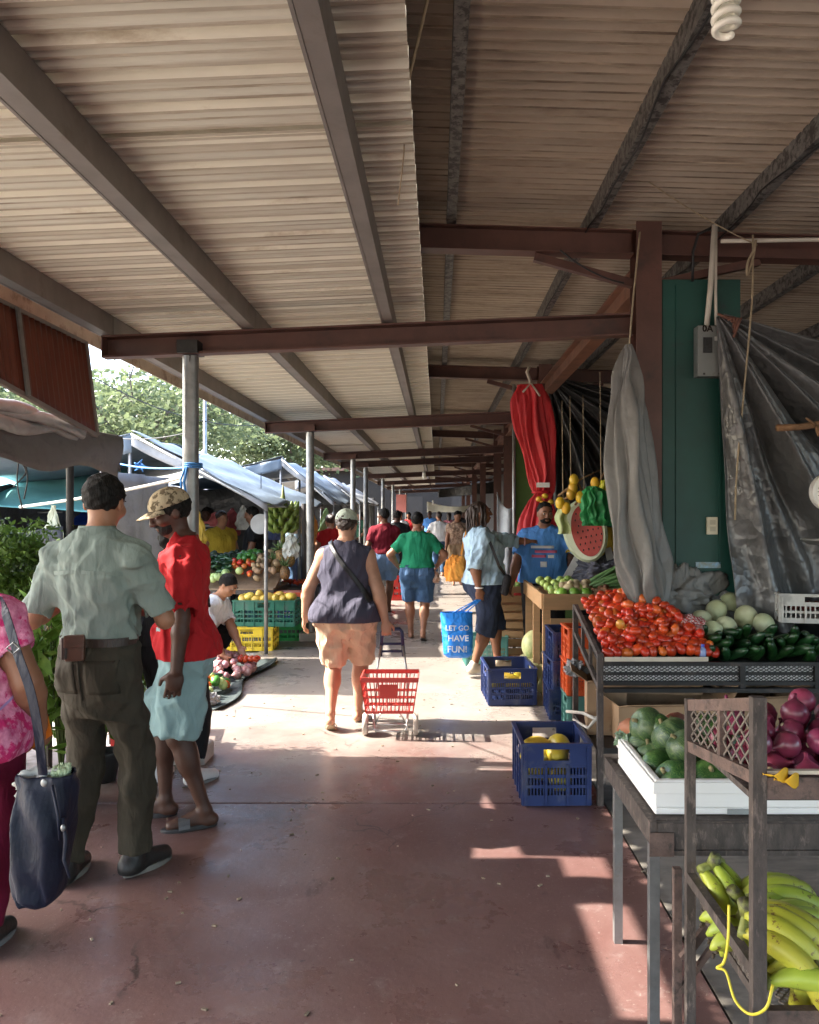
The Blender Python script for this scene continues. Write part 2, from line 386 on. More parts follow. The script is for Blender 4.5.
def human(label, loc, heading, H=1.7, res=.009, skin=None, sex='m', fat=0., belly=0., hipz=.90, lean=(0,0), group=None,
          wl=(-.24,.05,.86), wr=(.24,.05,.86), pl=(-.5,-1,0), pr=(.5,-1,0), hl=None, hr=None, curl=28,
          al=(-.10,0,.085), ar=(.10,0,.085), fl=(-.12,1,0), fr=(.12,1,0), heel_l=0, heel_r=0, kp=None,
          head=(0,0,0), top=None, bottom=None, shoes=None, hair=None, cap=None, beard=None, seed=1, face=True, shy=0., cat='person', hands=True):
    s = H/1.72; t = thing('person', label, cat, loc, R(heading), group); WLOC[t.name] = Vector((0,0,0))
    fem = sex == 'f'; f = fat
    dz = hipz-.90; lx,ly = lean
    def sp(z):                          # spine offset at rest height z
        q = max(0,z-.92)/.52; return lx*q, ly*q
    def T(p):                           # rest upper-body point -> posed, scaled
        o = sp(p[2]); return v3((p[0]+o[0],p[1]+o[1],p[2]+dz))*s
    hipw = .172+(.012 if fem else 0)+.09*f; wa = (.142 if fem else .155)+.13*f; ch = (.158 if fem else .172)+.07*f
    secs0 = [(.70,0,-.005,hipw*.50,.055+.03*f),(.75,0,-.008,hipw*.70,.08+.04*f),(.80,0,-.01,hipw*.86,.10+.05*f),(.88,0,-.012,hipw,.122+.06*f),(.98,0,.0,(hipw+wa)/2+.004,.113+.07*f+belly*.5),(1.06,0,.012+belly*.3,wa,.105+.085*f+belly),
             (1.16,0,.012+belly*.3,wa*1.0,.107+.08*f+belly*.9),(1.27,0,.0,ch,.118+.05*f+belly*.2),(1.36,0,-.008,ch*.98,.105+.035*f),(1.415,0,-.016,.135+.03*f,.078+.02*f),(1.45,0,-.018,.078,.06),(1.49,0,-.012,.058,.058)]
    secs = []
    for (z,cx,cy,rx,ry) in secs0:
        o = sp(z); secs.append(((z+dz)*s,(cx+o[0])*s,(cy+o[1])*s,rx*s,ry*s))
    shw = (.162 if fem else .180)+.035*f
    shL = T((-shw,-.012,1.362)); shR = T((shw,-.012,1.362))
    nk = T((0,-.012,1.44)); Rh = rotm(*head); hc = T((0,.0,1.512))+Rh@v3((0,.022,.090))*s
    hj = hipw*.53
    hL = v3((-hj,0,.885+dz))*s; hR = v3((hj,0,.885+dz))*s
    k1 = v3((-.05,1,0)) if kp is None else v3(kp); k2 = v3((.05,1,0)) if kp is None else v3((-kp[0],kp[1],kp[2]))
    knL,anL = ik(hL, v3(al)*s, .425*s, .40*s, k1); knR,anR = ik(hR, v3(ar)*s, .425*s, .40*s, k2)
    elL,wrL = ik(shL, v3(wl)*s, .29*s, .255*s, pl); elR,wrR = ik(shR, v3(wr)*s, .29*s, .255*s, pr)
    g = 1+.55*f if not fem else .93+.75*f
    rUA,rEL,rWR = .050*g*s,.040*g*s,(.029 if not fem else .027)*(1+.2*f)*s
    rTH,rKN,rAN = .086*(1+.8*f)*s,.056*(1+.45*f)*s,.038*(1+.2*f)*s
    allp = np.array([shL,shR,hc,hL,hR,knL,knR,anL,anR,elL,elR,wrL,wrR])
    lo = allp.min(0)-.24*s-.1*f; hi = allp.max(0)+.24*s+.1*f; lo[2] = max(lo[2],-.03)
    # ---- body
    B = Vol(lo,hi,res)
    B.add(loft(secs), .03)
    def bc(sx): return (sx*.08*(1+f), (-.055 if fem else -.026)-.05*f, .885+dz)
    br = ((.098 if fem else .09)+.06*f, (.085 if fem else .078)+.05*f, (.095 if fem else .10)+.03*f)
    for sx in (-1,1): B.add(ell(v3(bc(sx))*s, v3(br)*s), .04)
    if fem:
        for sx in (-1,1): B.add(ell(T((sx*.082,.085+.04*f,1.235)), v3((.075+.04*f,.07+.03*f,.075+.02*f))*s), .04)
    trap = [(T((sx*.03,-.018,1.425)), T((sx*(shw-.01),-.014,1.378))) for sx in (-1,1)]
    for a_,b_ in trap: B.add(cone(a_,b_,.052*s,.040*s), .03)
    for sh,el,wr in ((shL,elL,wrL),(shR,elR,wrR)):
        B.add(ell(sh-v3((0,0,.012))*s, v3((.050,.052,.050))*s*g), .04); B.add(cone(sh-v3((0,0,.012))*s,el,rUA*1.0,rEL), .03); fa = el+(wr-el)*.28
        B.add(cone(el,fa,rEL,rEL*1.04), .02); B.add(cone(fa,wr,rEL*1.04,rWR), .02)
    for hp,kn,an,sgn in ((hL,knL,anL,-1),(hR,knR,anR,1)):
        B.add(cone(hp,kn,rTH,rKN), .03); mid = kn+(an-kn)*.32
        fwd = np.cross(an-kn, v3((1,0,0))); fwd /= max(np.linalg.norm(fwd),1e-6); back = fwd if fwd[1] < 0 else -fwd
        B.add(cone(kn,mid+back*.008*s,rKN*.90,rKN*.93), .02); B.add(ell(mid+back*.014*s-(an-kn)*.05,v3((rKN*.93,rKN*.95,.10*s))),.03); B.add(cone(mid+(an-kn)*.12+back*.008*s,an,rKN*.82,rAN*.80), .03)
    feet = []
    for an,fd,hl_ in ((anL,fl,heel_l),(anR,fr,heel_r)):
        d = v3(fd); d = d/np.linalg.norm(d); d2 = v3((d[0],d[1],-math.sin(R(hl_))-.0)); hz = an+v3((0,0,-.048))*s-d*.035*s
        toe = hz+d2*.20*s
        if hl_ == 0: toe[2] = hz[2]-.012*s
        B.add(cone(an, hz+d*.03*s, .036*s,.032*s), .02); B.add(cone(hz,toe,.033*s,.024*s), .02)
        B.add(cone(hz+d*.08*s+v3((0,0,.03))*s, toe-d*.01*s,.026*s,.022*s), .02); feet.append((an,hz,toe,d,hl_))
    B.add(cone(nk-v3((0,0,.05))*s, hc-Rh@v3((0,.015,.05))*s, .055*s*(1+.25*f), .050*s*(1+.2*f)), .03)
    def hp_(p): return hc+Rh@(v3(p)*s)
    def he(p,r,k=.015): B.add(ell(hp_(p), v3(r)*s, Rh), k)
    he((0,-.012,.028),(.074,.094,.088),.02); he((0,.018,-.035),(.060+.012*f,.068,.072),.03); he((0,.052,-.082),(.030+.012*f,.026,.020),.03)
    if face:
        he((0,.079,.034),(.048,.018,.012),.02)
        for sx in (-1,1):
            B.cut(ell(hp_((sx*.031,.098,.012)), v3((.020,.015,.011))*s, Rh)); he((sx*.045,.060,-.018),(.022,.022,.02),.03)
            he((sx*.076,-.012,-.005),(.008,.02,.031),.008)
        B.add(cone(hp_((0,.088,.022)), hp_((0,.108,-.022)), .009*s,.0135*s), .012)
        for sx in (-1,1): he((sx*.013,.096,-.024),(.010,.011,.009),.008)
        he((0,.088,-.050),(.024,.010,.007),.008); he((0,.086,-.062),(.021,.010,.007),.006)
    if hands and res < .013:
        for w,el,hh,sd in ((wrL,elL,hl,-1),(wrR,elR,hr,1)):
            d = (w-el) if hh is None else v3(hh[0]); n = v3((-sd,.25,0)) if hh is None or len(hh) < 2 else v3(hh[1])
            hand(B, w, d, n, sd, s, curl if hh is None or len(hh) < 3 else hh[2])
    else:
        for w,el in ((wrL,elL),(wrR,elR)):
            d = (w-el)/np.linalg.norm(w-el); B.add(ell(w+d*.07*s, v3((.03,.038,.08))*s), .02)
    body = link_mesh('body', B.mesh('body'), skin, t)
    if face and res < .011:
        for sx in (-1,1):
            m = MB(); m.ell(hp_((sx*.031,.0775,.012)), (.0112*s,)*3, 12, 8); e = m.build('eye', M_['eye'], t, True)
            m = MB(); m.ell(hp_((sx*.031,.0862,.012)), (.0058*s,.0052*s,.0058*s), 10, 6, Matrix(Rh.tolist())); m.build('iris', M_['iris'], e, True)
            m = MB(); m.tube([hp_((sx*(.012+.038*q),.099-.012*q*q,.034+.006*math.sin(q*PI))) for q in (0,.25,.5,.75,1)], [.003*s,.0042*s,.0042*s,.003*s,.0015*s], 6); m.build('eyebrow', M_['hair'], t, True)
    # ---- garments
    def garment(name, mt, prims, amp=.004, zlo=None, zhi=None, cuts=(), k=38, st=(1,1,.45), sd=0, keep=None, h=None):
        h = h or res; los = np.min([p[0][1] for p in prims],0); his = np.max([p[0][2] for p in prims],0)
        G = Vol(los-.05, his+.05, h)
        for p,kk in prims: G.add(p,kk)
        if amp: G.disp(folds(seed*17+sd, amp, k, st))
        if zlo is not None: G.keep(lambda x,y,z: zlo-z+0*x+0*y)
        if zhi is not None: G.keep(lambda x,y,z: z-zhi+0*x+0*y)
        for c in cuts: G.cut(c)
        if keep: G.keep(keep)
        return link_mesh(name, G.mesh(name), mt, t)
    if bottom:
        off = bottom.get('off',.014)*s; L = bottom.get('len',1.0); hz = bottom.get('waist',1.0)
        pr = [(loft(secs, off, (.70+dz)*s, (hz+dz)*s), .05)]
        for sx in (-1,1): pr.append((ell(v3(bc(sx))*s, v3(br)*s+off*.8), .03))
        cu = []; fl_ = bottom.get('flare',0)*s
        for hp,kn,an in ((hL,knL,anL),(hR,knR,anR)):
            if L <= .5:
                e = hp+(kn-hp)*(L/.5); rr = rTH+(rKN-rTH)*(L/.5)
                pr.append((cone(hp,e,rTH+off,rr+off+fl_,True), .035)); cu.append(cone(hp+(e-hp)*.86,e+(e-hp)*.3,rr+off*.2+fl_*.5,rr+off*.3+fl_*1.0))
            else:
                e = kn+(an-kn)*((L-.5)/.5); q = (L-.5)/.5; rr = rKN+(rAN-rKN)*q
                pr.append((cone(hp,kn,rTH+off,rKN+off*1.4), .04)); pr.append((cone(kn,e,rKN+off*1.4,rr+off+fl_,True), .02)); mid = kn+(an-kn)*.32; fw = np.cross(an-kn, v3((1,0,0))); fw /= max(np.linalg.norm(fw),1e-6); fw = fw if fw[1] < 0 else -fw; pr.append((ell(mid+fw*.014*s-(an-kn)*.05, v3((rKN*.93,rKN*.95,.10*s))+off), .04)) if L > .75 else None
                if L < .98: cu.append(cone(kn+(e-kn)*.8,e+(e-kn)*.3,rr+off*.2+fl_*.4,rr+off*.3+fl_))
        garment(bottom.get('name','trousers'), bottom['mat'], pr, bottom.get('amp',.0045), cuts=cu, k=34, st=(.8,.8,.7), sd=1)
        if bottom.get('belt'):
            m = MB(); sec = np.array(secs); zb = (hz-.012+dz)*s; rx = np.interp(zb,sec[:,0],sec[:,3])+off+.004; ry = np.interp(zb,sec[:,0],sec[:,4])+off+.004
            n = 48
            ring = [(math.copysign(abs(math.cos(2*PI*i/n))**(2/2.4),math.cos(2*PI*i/n))*rx, math.copysign(abs(math.sin(2*PI*i/n))**(2/2.4),math.sin(2*PI*i/n))*ry) for i in range(n)]
            for i in range(n):
                a,b = ring[i],ring[(i+1)%n]; m.bar((a[0],a[1],zb),(b[0],b[1],zb),.008,.034)
            m.build('belt', M_['leather'], t)
    if top:
        off = top.get('off',.014)*s; zl = (top.get('zlo',.93)+dz)*s; fl_ = top.get('flare',0)*s
        boff = bottom.get('off',.014)*s if bottom else 0; off_b = max(off,boff+.013*s+(bottom.get('amp',.0045)*.8 if bottom else 0))
        base_off = lambda z: off_b if z < (1.0+dz)*s else off
        sc2 = [(q[0],q[1],q[2],q[3]+base_off(q[0])*(0.45 if q[0] > (1.43+dz)*s else 1)+fl_*max(0,min(1,((1.15+dz)*s-q[0])/.25)),q[4]+base_off(q[0])*(.45 if q[0] > (1.43+dz)*s else 1)+fl_*max(0,min(1,((1.15+dz)*s-q[0])/.25))) for q in secs]
        pr = [(loft(sc2, 0, zl, (top.get('zhi',1.475)+dz)*s), .03)]
        for a_,b_ in trap: pr.append((cone(a_,b_,.052*s+off*.5,.040*s+off*.8), .03))
        if fem:
            for sx in (-1,1): pr.append((ell(T((sx*.082,.085+.04*f,1.235)), v3((.075+.04*f,.07+.03*f,.075+.02*f))*s+off*.8), .05))
        if zl < (.97+dz)*s:
            for sx in (-1,1): pr.append((ell(v3(bc(sx))*s, v3(br)*s+off_b), .03))
            for hp,kn in ((hL,knL),(hR,knR)): e = hp+(kn-hp)*.35; pr.append((cone(hp,e,rTH+off_b,rTH+off_b*.8), .03))
        cu = []; sv = top.get('sleeve',.62); sv_ = sv if isinstance(sv,tuple) else (sv,sv)
        if sv_[0] > 0:
            so = top.get('soff',.016)*s
            for (sh,el,wr),sv in zip(((shL,elL,wrL),(shR,elR,wrR)), sv_):
                pr.append((ell(sh-v3((0,0,.012))*s, v3((.050,.054,.050))*s*g+off), .04))
                if sv <= 1:
                    e = sh+(el-sh)*sv; rr = rUA+(rEL-rUA)*sv+so
                    pr.append((cone(sh-v3((0,0,.014))*s,e,rUA*1.0+so*.7,rr,True), .04)); cu.append(cone(sh+(e-sh)*.86,e+(e-sh)*.10,rr*.80,rr*.86))
                else:
                    e = el+(wr-el)*(sv-1); rr = rEL+(rWR-rEL)*(sv-1)+so
                    pr.append((cone(sh-v3((0,0,.014))*s,el,rUA*1.0+so*.7,rEL+so), .04)); pr.append((cone(el,e,rEL+so,rr,True), .02)); cu.append(cone(e-(e-el)/np.linalg.norm(e-el)*.03*s,e+(e-el)*.10,rr*.80,rr*.86))
        else:
            for sh,sx in ((shL,-1),(shR,1)):   # tank top: arm holes
                cu.append(ell(sh+v3((sx*(.088+.02*f),0,-.045))*s, v3((.075,.17,.125))*s*(1+.2*f)))
        nkr = top.get('neck',.066)*s
        cu.append(cone(T((0,-.012,1.43)), hc, nkr, nkr*1.15))
        if top.get('vneck'): cu.append(ell(T((0,.10,1.42)), v3((.05,.08,top['vneck']))*s))
        garment(top.get('name','shirt'), top['mat'], pr, top.get('amp',.0055), zlo=zl, cuts=cu, k=top.get('k',30), st=top.get('st',(1,1,.5)), sd=2)
        if top.get('collar'):
            m = MB(); n = 40; rr = .066*s
            nb = T((0,-.014,1.455))
            def cf(u,v):
                a = -PI/2+ (u-.5)*2*PI*.93; q = rr*(1+.22*v) ; zz = .035*s-.05*s*v+.0*u
                return (nb[0]+math.cos(a)*q*1.05, nb[1]+math.sin(a)*q, nb[2]+zz+.02*s*(0 if v>.5 else .4))
            m.grid(cf, n, 6); o = m.build('collar', top['mat'], t, True); sd = o.modifiers.new('thick','SOLIDIFY'); sd.thickness = .004
        if top.get('yoke'):
            m = MB(); sec = np.array(sc2); zb = (1.315+dz)*s; rx = np.interp(zb,sec[:,0],sec[:,3]); ry = np.interp(zb,sec[:,0],sec[:,4]); cy = np.interp(zb,sec[:,0],sec[:,2])
            pts = [(x*rx*.93, cy-ry*(max(0,1-abs(x*.93)**2.4))**(1/2.4)-.006, zb-.012*abs(x)) for x in np.linspace(-.98,.98,25)]
            for a,b in zip(pts,pts[1:]): m.bar(a,b,.004,.016)
            m.build('yoke_seam', top['mat'], t)
    if shoes:
        kind = shoes['kind']
        for (an,hz,toe,d,hl_) in feet:
            dn = v3((0,0,1)); tt = toe-hz; tt = tt/np.linalg.norm(tt); sd = np.cross(tt,dn); sd /= np.linalg.norm(sd); upv = np.cross(sd,tt)
            Rm = np.stack([sd,tt,upv],1); sole = MB(); n = 20; outl = []
            for i in range(n):
                a = 2*PI*i/n; c_,s_ = math.cos(a),math.sin(a)
                outl.append((s_*(.047 if c_ > 0 else .038)*s*(1 if abs(c_)>.2 else .93), c_*.138*s))
            th = .026*s if kind != 'flip' else .016*s
            cc = (hz+toe)/2+tt*.012*s; b0 = cc-upv*(.034*s if kind!='flip' else .034*s)
            bot = [b0+sd*p[0]+tt*p[1]-upv*0 for p in outl]
            sole.prism([Vector(q) for q in bot], Vector(upv*th))
            if kind == 'shoe':
                G = Vol(np.minimum(hz,toe)-.13*s, np.maximum(hz,toe)+.15*s, min(res,.008))
                G.add(cone(hz+upv*.008*s,toe+upv*.004*s,.043*s,.036*s), .02); G.add(cone(hz+tt*.02*s+upv*.01*s, an+v3((0,0,.012))*s,.043*s,.045*s), .03); G.add(cone(hz+tt*.09*s+upv*.03*s,toe,.034*s,.03*s), .02)
                G.keep(lambda x,y,z: -((x-b0[0])*upv[0]+(y-b0[1])*upv[1]+(z-b0[2])*upv[2])+.012*s)
                so = link_mesh('shoe', G.mesh('shoe'), shoes['mat'], t)
                sl = sole.build('sole', shoes.get('sole',M_['sole']), so); bevel(sl,.006)
            else:
                so = sole.build('sandal', shoes['mat'], t); bevel(so,.005)
                st = MB(); c1 = hz+tt*.135*s
                arc = []
                for i in range(9):
                    a = PI*i/8; arc.append(c1+sd*math.cos(a)*.046*s+upv*(-.014*s+math.sin(a)*.05*s))
                w = .055*s if kind == 'slide' else .012*s
                for a,b in zip(arc,arc[1:]): st.bar(Vector(a),Vector(b),w,.005*s, up=Vector(np.cross(tt,b-a)))
                st.build('strap', shoes.get('strap',shoes['mat']), so)
    def hp2(p): return Vector(hp_(p))
    if hair:
        hm = hair['mat']; kind = hair['kind']
        if kind in ('short','bun','long'):
            G = Vol(hc-.2*s-(0.0),hc+.2*s,min(res,.008))
            G.add(ell(hp_((0,-.018,.032)), v3((.084,.102,.096))*s, Rh), 0)
            fz = hair.get('line',.055)
            a = Rh@v3((0,1,0)); u = Rh@v3((0,0,1)); ri = Rh@v3((1,0,0))
            def kf(x,y,z):
                px,py,pz = (x-hc[0])/s,(y-hc[1])/s,(z-hc[2])/s
                fy = px*a[0]+py*a[1]+pz*a[2]; uz = px*u[0]+py*u[1]+pz*u[2]; rx_ = px*ri[0]+py*ri[1]+pz*ri[2]
                d = np.maximum(fy*1.0-.078+np.maximum(0,fz+.02-uz)*1.0, -.078-uz+.0*fy)
                return d*s*.8
            G.disp(folds(seed+5,.0045*hair.get('amp',1),110,(1,1,1),5,0.3)); G.keep(kf)
            if kind == 'bun': G.add(ell(hp_((0,-.115,.045)), v3((.045,.04,.045))*s, Rh), .02)
            if kind == 'long': G.add(cone(hp_((0,-.06,-.01)), hp_((0,-.085,-.15)), .07*s,.045*s), .03)
            link_mesh('hair', G.mesh('hair'), hm, t)
        if kind == 'dreads':
            rg = random.Random(3); m = MB()
            m.ell(hp2((0,-.02,.035)), (.083*s,.098*s,.092*s), 16, 12, Matrix(Rh.tolist()))
            for i in range(46):
                a = rg.uniform(-2.6,2.6)-PI/2; el_ = rg.uniform(-.1,1.2)
                st = (math.cos(a)*.08*math.cos(el_), -.02+math.sin(a)*.095*math.cos(el_), .035+.085*math.sin(el_))
                if st[1] > .045: continue
                L = rg.uniform(.22,.34); p = [hp2(st)]; q0 = hp2((st[0]*1.15,st[1]*1.15-.008,st[2]-.02)); p.append(q0)
                for j in range(1,6):
                    q = q0+Vector((rg.uniform(-.01,.01)+st[0]*.06*j*0,rg.uniform(-.01,.01),-L*j/5)); p.append(q)
                m.tube(p, [.008,.0105,.010,.009,.009,.008,.005], 6)
            m.build('hair', hm, t, True)
    if beard:
        G = Vol(hc-.15*s,hc+.15*s,min(res,.006))
        G.add(ell(hp_((0,.030,-.055)), v3((.060,.066,.056))*s, Rh), 0); G.add(ell(hp_((0,.09,-.039)), v3((.030,.014,.0075))*s, Rh), .006)
        a = Rh@v3((0,1,0)); u = Rh@v3((0,0,1))
        def kb(x,y,z):
            px,py,pz = (x-hc[0])/s,(y-hc[1])/s,(z-hc[2])/s; fy = px*a[0]+py*a[1]+pz*a[2]; uz = px*u[0]+py*u[1]+pz*u[2]
            return np.maximum(.03-fy, uz+.033)*s
        G.keep(kb); G.cut(ell(hp_((0,.095,-.056)), v3((.022,.022,.011))*s, Rh))
        link_mesh('beard', G.mesh('beard'), beard, t)
    if cap:
        G = Vol(hc-.24*s,hc+.24*s,min(res,.007))
        G.add(ell(hp_((0,-.012,.045)), v3((.090,.108,.090))*s, Rh), 0)
        u = Rh@v3((0,0,1)); a = Rh@v3((0,1,0)); z0 = .038
        def kc(x,y,z):
            px,py,pz = (x-hc[0])/s,(y-hc[1])/s,(z-hc[2])/s; return (z0-(px*u[0]+py*u[1]+pz*u[2])-.06*0)*s
        G.keep(kc); G.cut(ell(hp_((0,-.012,.03)), v3((.082,.100,.08))*s, Rh))
        cp = link_mesh('cap', G.mesh('cap'), cap['mat'], t)
        m = MB()
        def bf(uu,vv):
            an_ = (uu-.5)*2.1+PI/2; r0x,r0y = .085,.103; ext = .075*vv*math.cos((uu-.5)*2.3)**.6 if abs(uu-.5) < .5 else 0
            return hp2((math.cos(an_)*(r0x+ext*.35), -.012+math.sin(an_)*r0y+ext, z0+.004-.018*vv-.05*(uu-.5)**2))
        m.grid(bf, 16, 5); b = m.build('brim', cap.get('brim',cap['mat']), cp, True); sd = b.modifiers.new('thick','SOLIDIFY'); sd.thickness = .004
    t['_'] = 0; del t['_']
    PEOPLE.append((t, dict(shL=shL,shR=shR,hc=hc,wrL=wrL,wrR=wrR,elL=elL,elR=elR,s=s,Rh=Rh,T=T)))
    return t
def person_pt(i, p):
    t,_ = PEOPLE[i]; return Matrix.Translation(t.location) @ Matrix.Rotation(t.rotation_euler.z,4,'Z') @ Vector(p)
M_ = {}
# ------------------------------------------------------------------ palette
def skin_mat(n, c): return mat(n, c, .5, var=.12, scale=9, bump=.12, bscale=140, bdist=.003, spec=.4, stain=[q*.72 for q in c], sscale=5, sthr=.56, ssoft=.2)
SK_TAN = skin_mat('skin_tan',(.36,.175,.10)); SK_BROWN = skin_mat('skin_brown',(.20,.088,.048)); SK_DARK = skin_mat('skin_dark',(.075,.034,.022)); SK_MID = skin_mat('skin_mid',(.27,.125,.07)); SK_LIGHT = skin_mat('skin_light',(.44,.235,.15))
M_.update(eye=mat('eye_white',(.38,.34,.30),.25,var=.03), iris=mat('iris_dark',(.02,.012,.008),.15,var=.05), hair=mat('hair_black',(.009,.008,.007),.7,spec=.2,var=.5,scale=60,bump=.6,bscale=120,stretch=(1,1,.25)),
          leather=mat('leather_dark',(.035,.022,.016),.45,bump=.2,bscale=90), sole=mat('rubber_sole',(.16,.16,.16),.7))
HAIRB = mat('hair_brown',(.035,.02,.014),.5,var=.5,scale=60,bump=.6,bscale=110,stretch=(1,1,.25))
def cloth(n, c, rough=.85, **k):
    k.setdefault('var',.1); k.setdefault('scale',5); k.setdefault('bump',.25); k.setdefault('bscale',320); k.setdefault('bdist',.002); k.setdefault('spec',.2); k.setdefault('wr',.45); k.setdefault('wrs',13)
    return mat(n, c, rough, **k)
STEEL = mat('galvanised_steel',(.27,.275,.27),.45,.75,var=.25,scale=9,bump=.08,bscale=40,stain=(.25,.22,.19),sscale=6,sthr=.6)
GREYBEAM = mat('primer_grey_steel',(.185,.165,.15),.55,.1,var=.15,scale=5,stain=(.12,.085,.065),sscale=4,sthr=.58,ssoft=.2)
BROWN = mat('red_oxide_steel',(.105,.046,.034),.5,.05,var=.25,scale=4,stain=(.05,.03,.025),sscale=5,sthr=.55,ssoft=.2,bump=.05)
PURLIN = mat('mottled_galvanised',(.16,.15,.14),.6,.2,var=.35,scale=30,stain=(.045,.038,.034),sscale=22,sthr=.48,ssoft=.08)
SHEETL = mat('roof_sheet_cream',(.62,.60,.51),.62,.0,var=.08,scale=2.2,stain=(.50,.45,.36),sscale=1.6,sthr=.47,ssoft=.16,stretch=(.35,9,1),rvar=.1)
SHEETRIB = mat('roof_sheet_lit_rib',(.80,.77,.66),.5,var=.06,scale=3,stain=(.55,.48,.37),sscale=3,sthr=.56,ssoft=.12,stretch=(.6,4,1))  # light caught by the ribs, painted as a paler tone
SHEETSHADE = mat('roof_sheet_shaded_dirty_groove',(.50,.45,.36),.75,var=.2,scale=3,stain=(.32,.27,.20),sscale=3,sthr=.52,ssoft=.12,stretch=(.6,4,1))  # shade between the ribs painted as a darker tone, with dirt streaks
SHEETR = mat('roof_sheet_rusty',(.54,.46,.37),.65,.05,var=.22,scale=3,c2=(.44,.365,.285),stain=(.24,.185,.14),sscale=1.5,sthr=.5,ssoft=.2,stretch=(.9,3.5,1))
SHEETRD = mat('roof_sheet_shaded_rusty_groove',(.36,.29,.22),.8,.05,var=.3,scale=3,stain=(.15,.11,.08),sscale=2.5,sthr=.48,ssoft=.16,stretch=(.9,3.5,1))  # trough shade painted as a darker tone over the rust
TEAL = mat('dark_teal_paint',(.007,.060,.046),.5,var=.22,scale=3,stain=(.02,.04,.04),sscale=7,sthr=.6,bump=.05,bscale=20)
WOOD = mat('raw_pine',(.46,.29,.14),.7,var=.25,scale=5,c2=(.36,.21,.10),stretch=(1,8,8),bump=.15,bscale=25,rnd=.12)
WOODX = mat('raw_pine_slats',(.46,.29,.14),.7,var=.25,scale=5,c2=(.36,.21,.10),stretch=(8,1,8),bump=.15,bscale=25,rnd=.12)
OLDWOOD = mat('weathered_dark_wood',(.07,.055,.048),.75,var=.4,scale=6,stretch=(6,6,2),stain=(.17,.13,.11),sscale=9,sthr=.55,bump=.3,bscale=40)
OLDWOOD2 = mat('weathered_rust_wood',(.13,.085,.07),.75,var=.35,scale=6,stretch=(3,3,3),stain=(.05,.04,.035),sscale=8,sthr=.54,bump=.3,bscale=40)
BLACKIRON = mat('black_iron',(.022,.021,.021),.5,.3,var=.4,scale=12,stain=(.07,.055,.045),sscale=12,sthr=.58)
ROPE = mat('rope_fibre',(.34,.27,.18),.9,var=.2,scale=30)
FOAM = mat('white_foam',(.78,.78,.77),.75,var=.03,scale=10,bump=.1,bscale=180,bdist=.002,stain=(.6,.58,.54),sscale=7,sthr=.64)
CARD = mat('corrugated_card',(.40,.26,.15),.85,var=.12,scale=4,stain=(.27,.17,.09),sscale=4,sthr=.6)
def plastic(n,c): return mat(n,c,.42,var=.1,scale=5,stain=[q*.6+.055 for q in c],sscale=7,sthr=.52,ssoft=.14,spec=.4,rvar=.12)
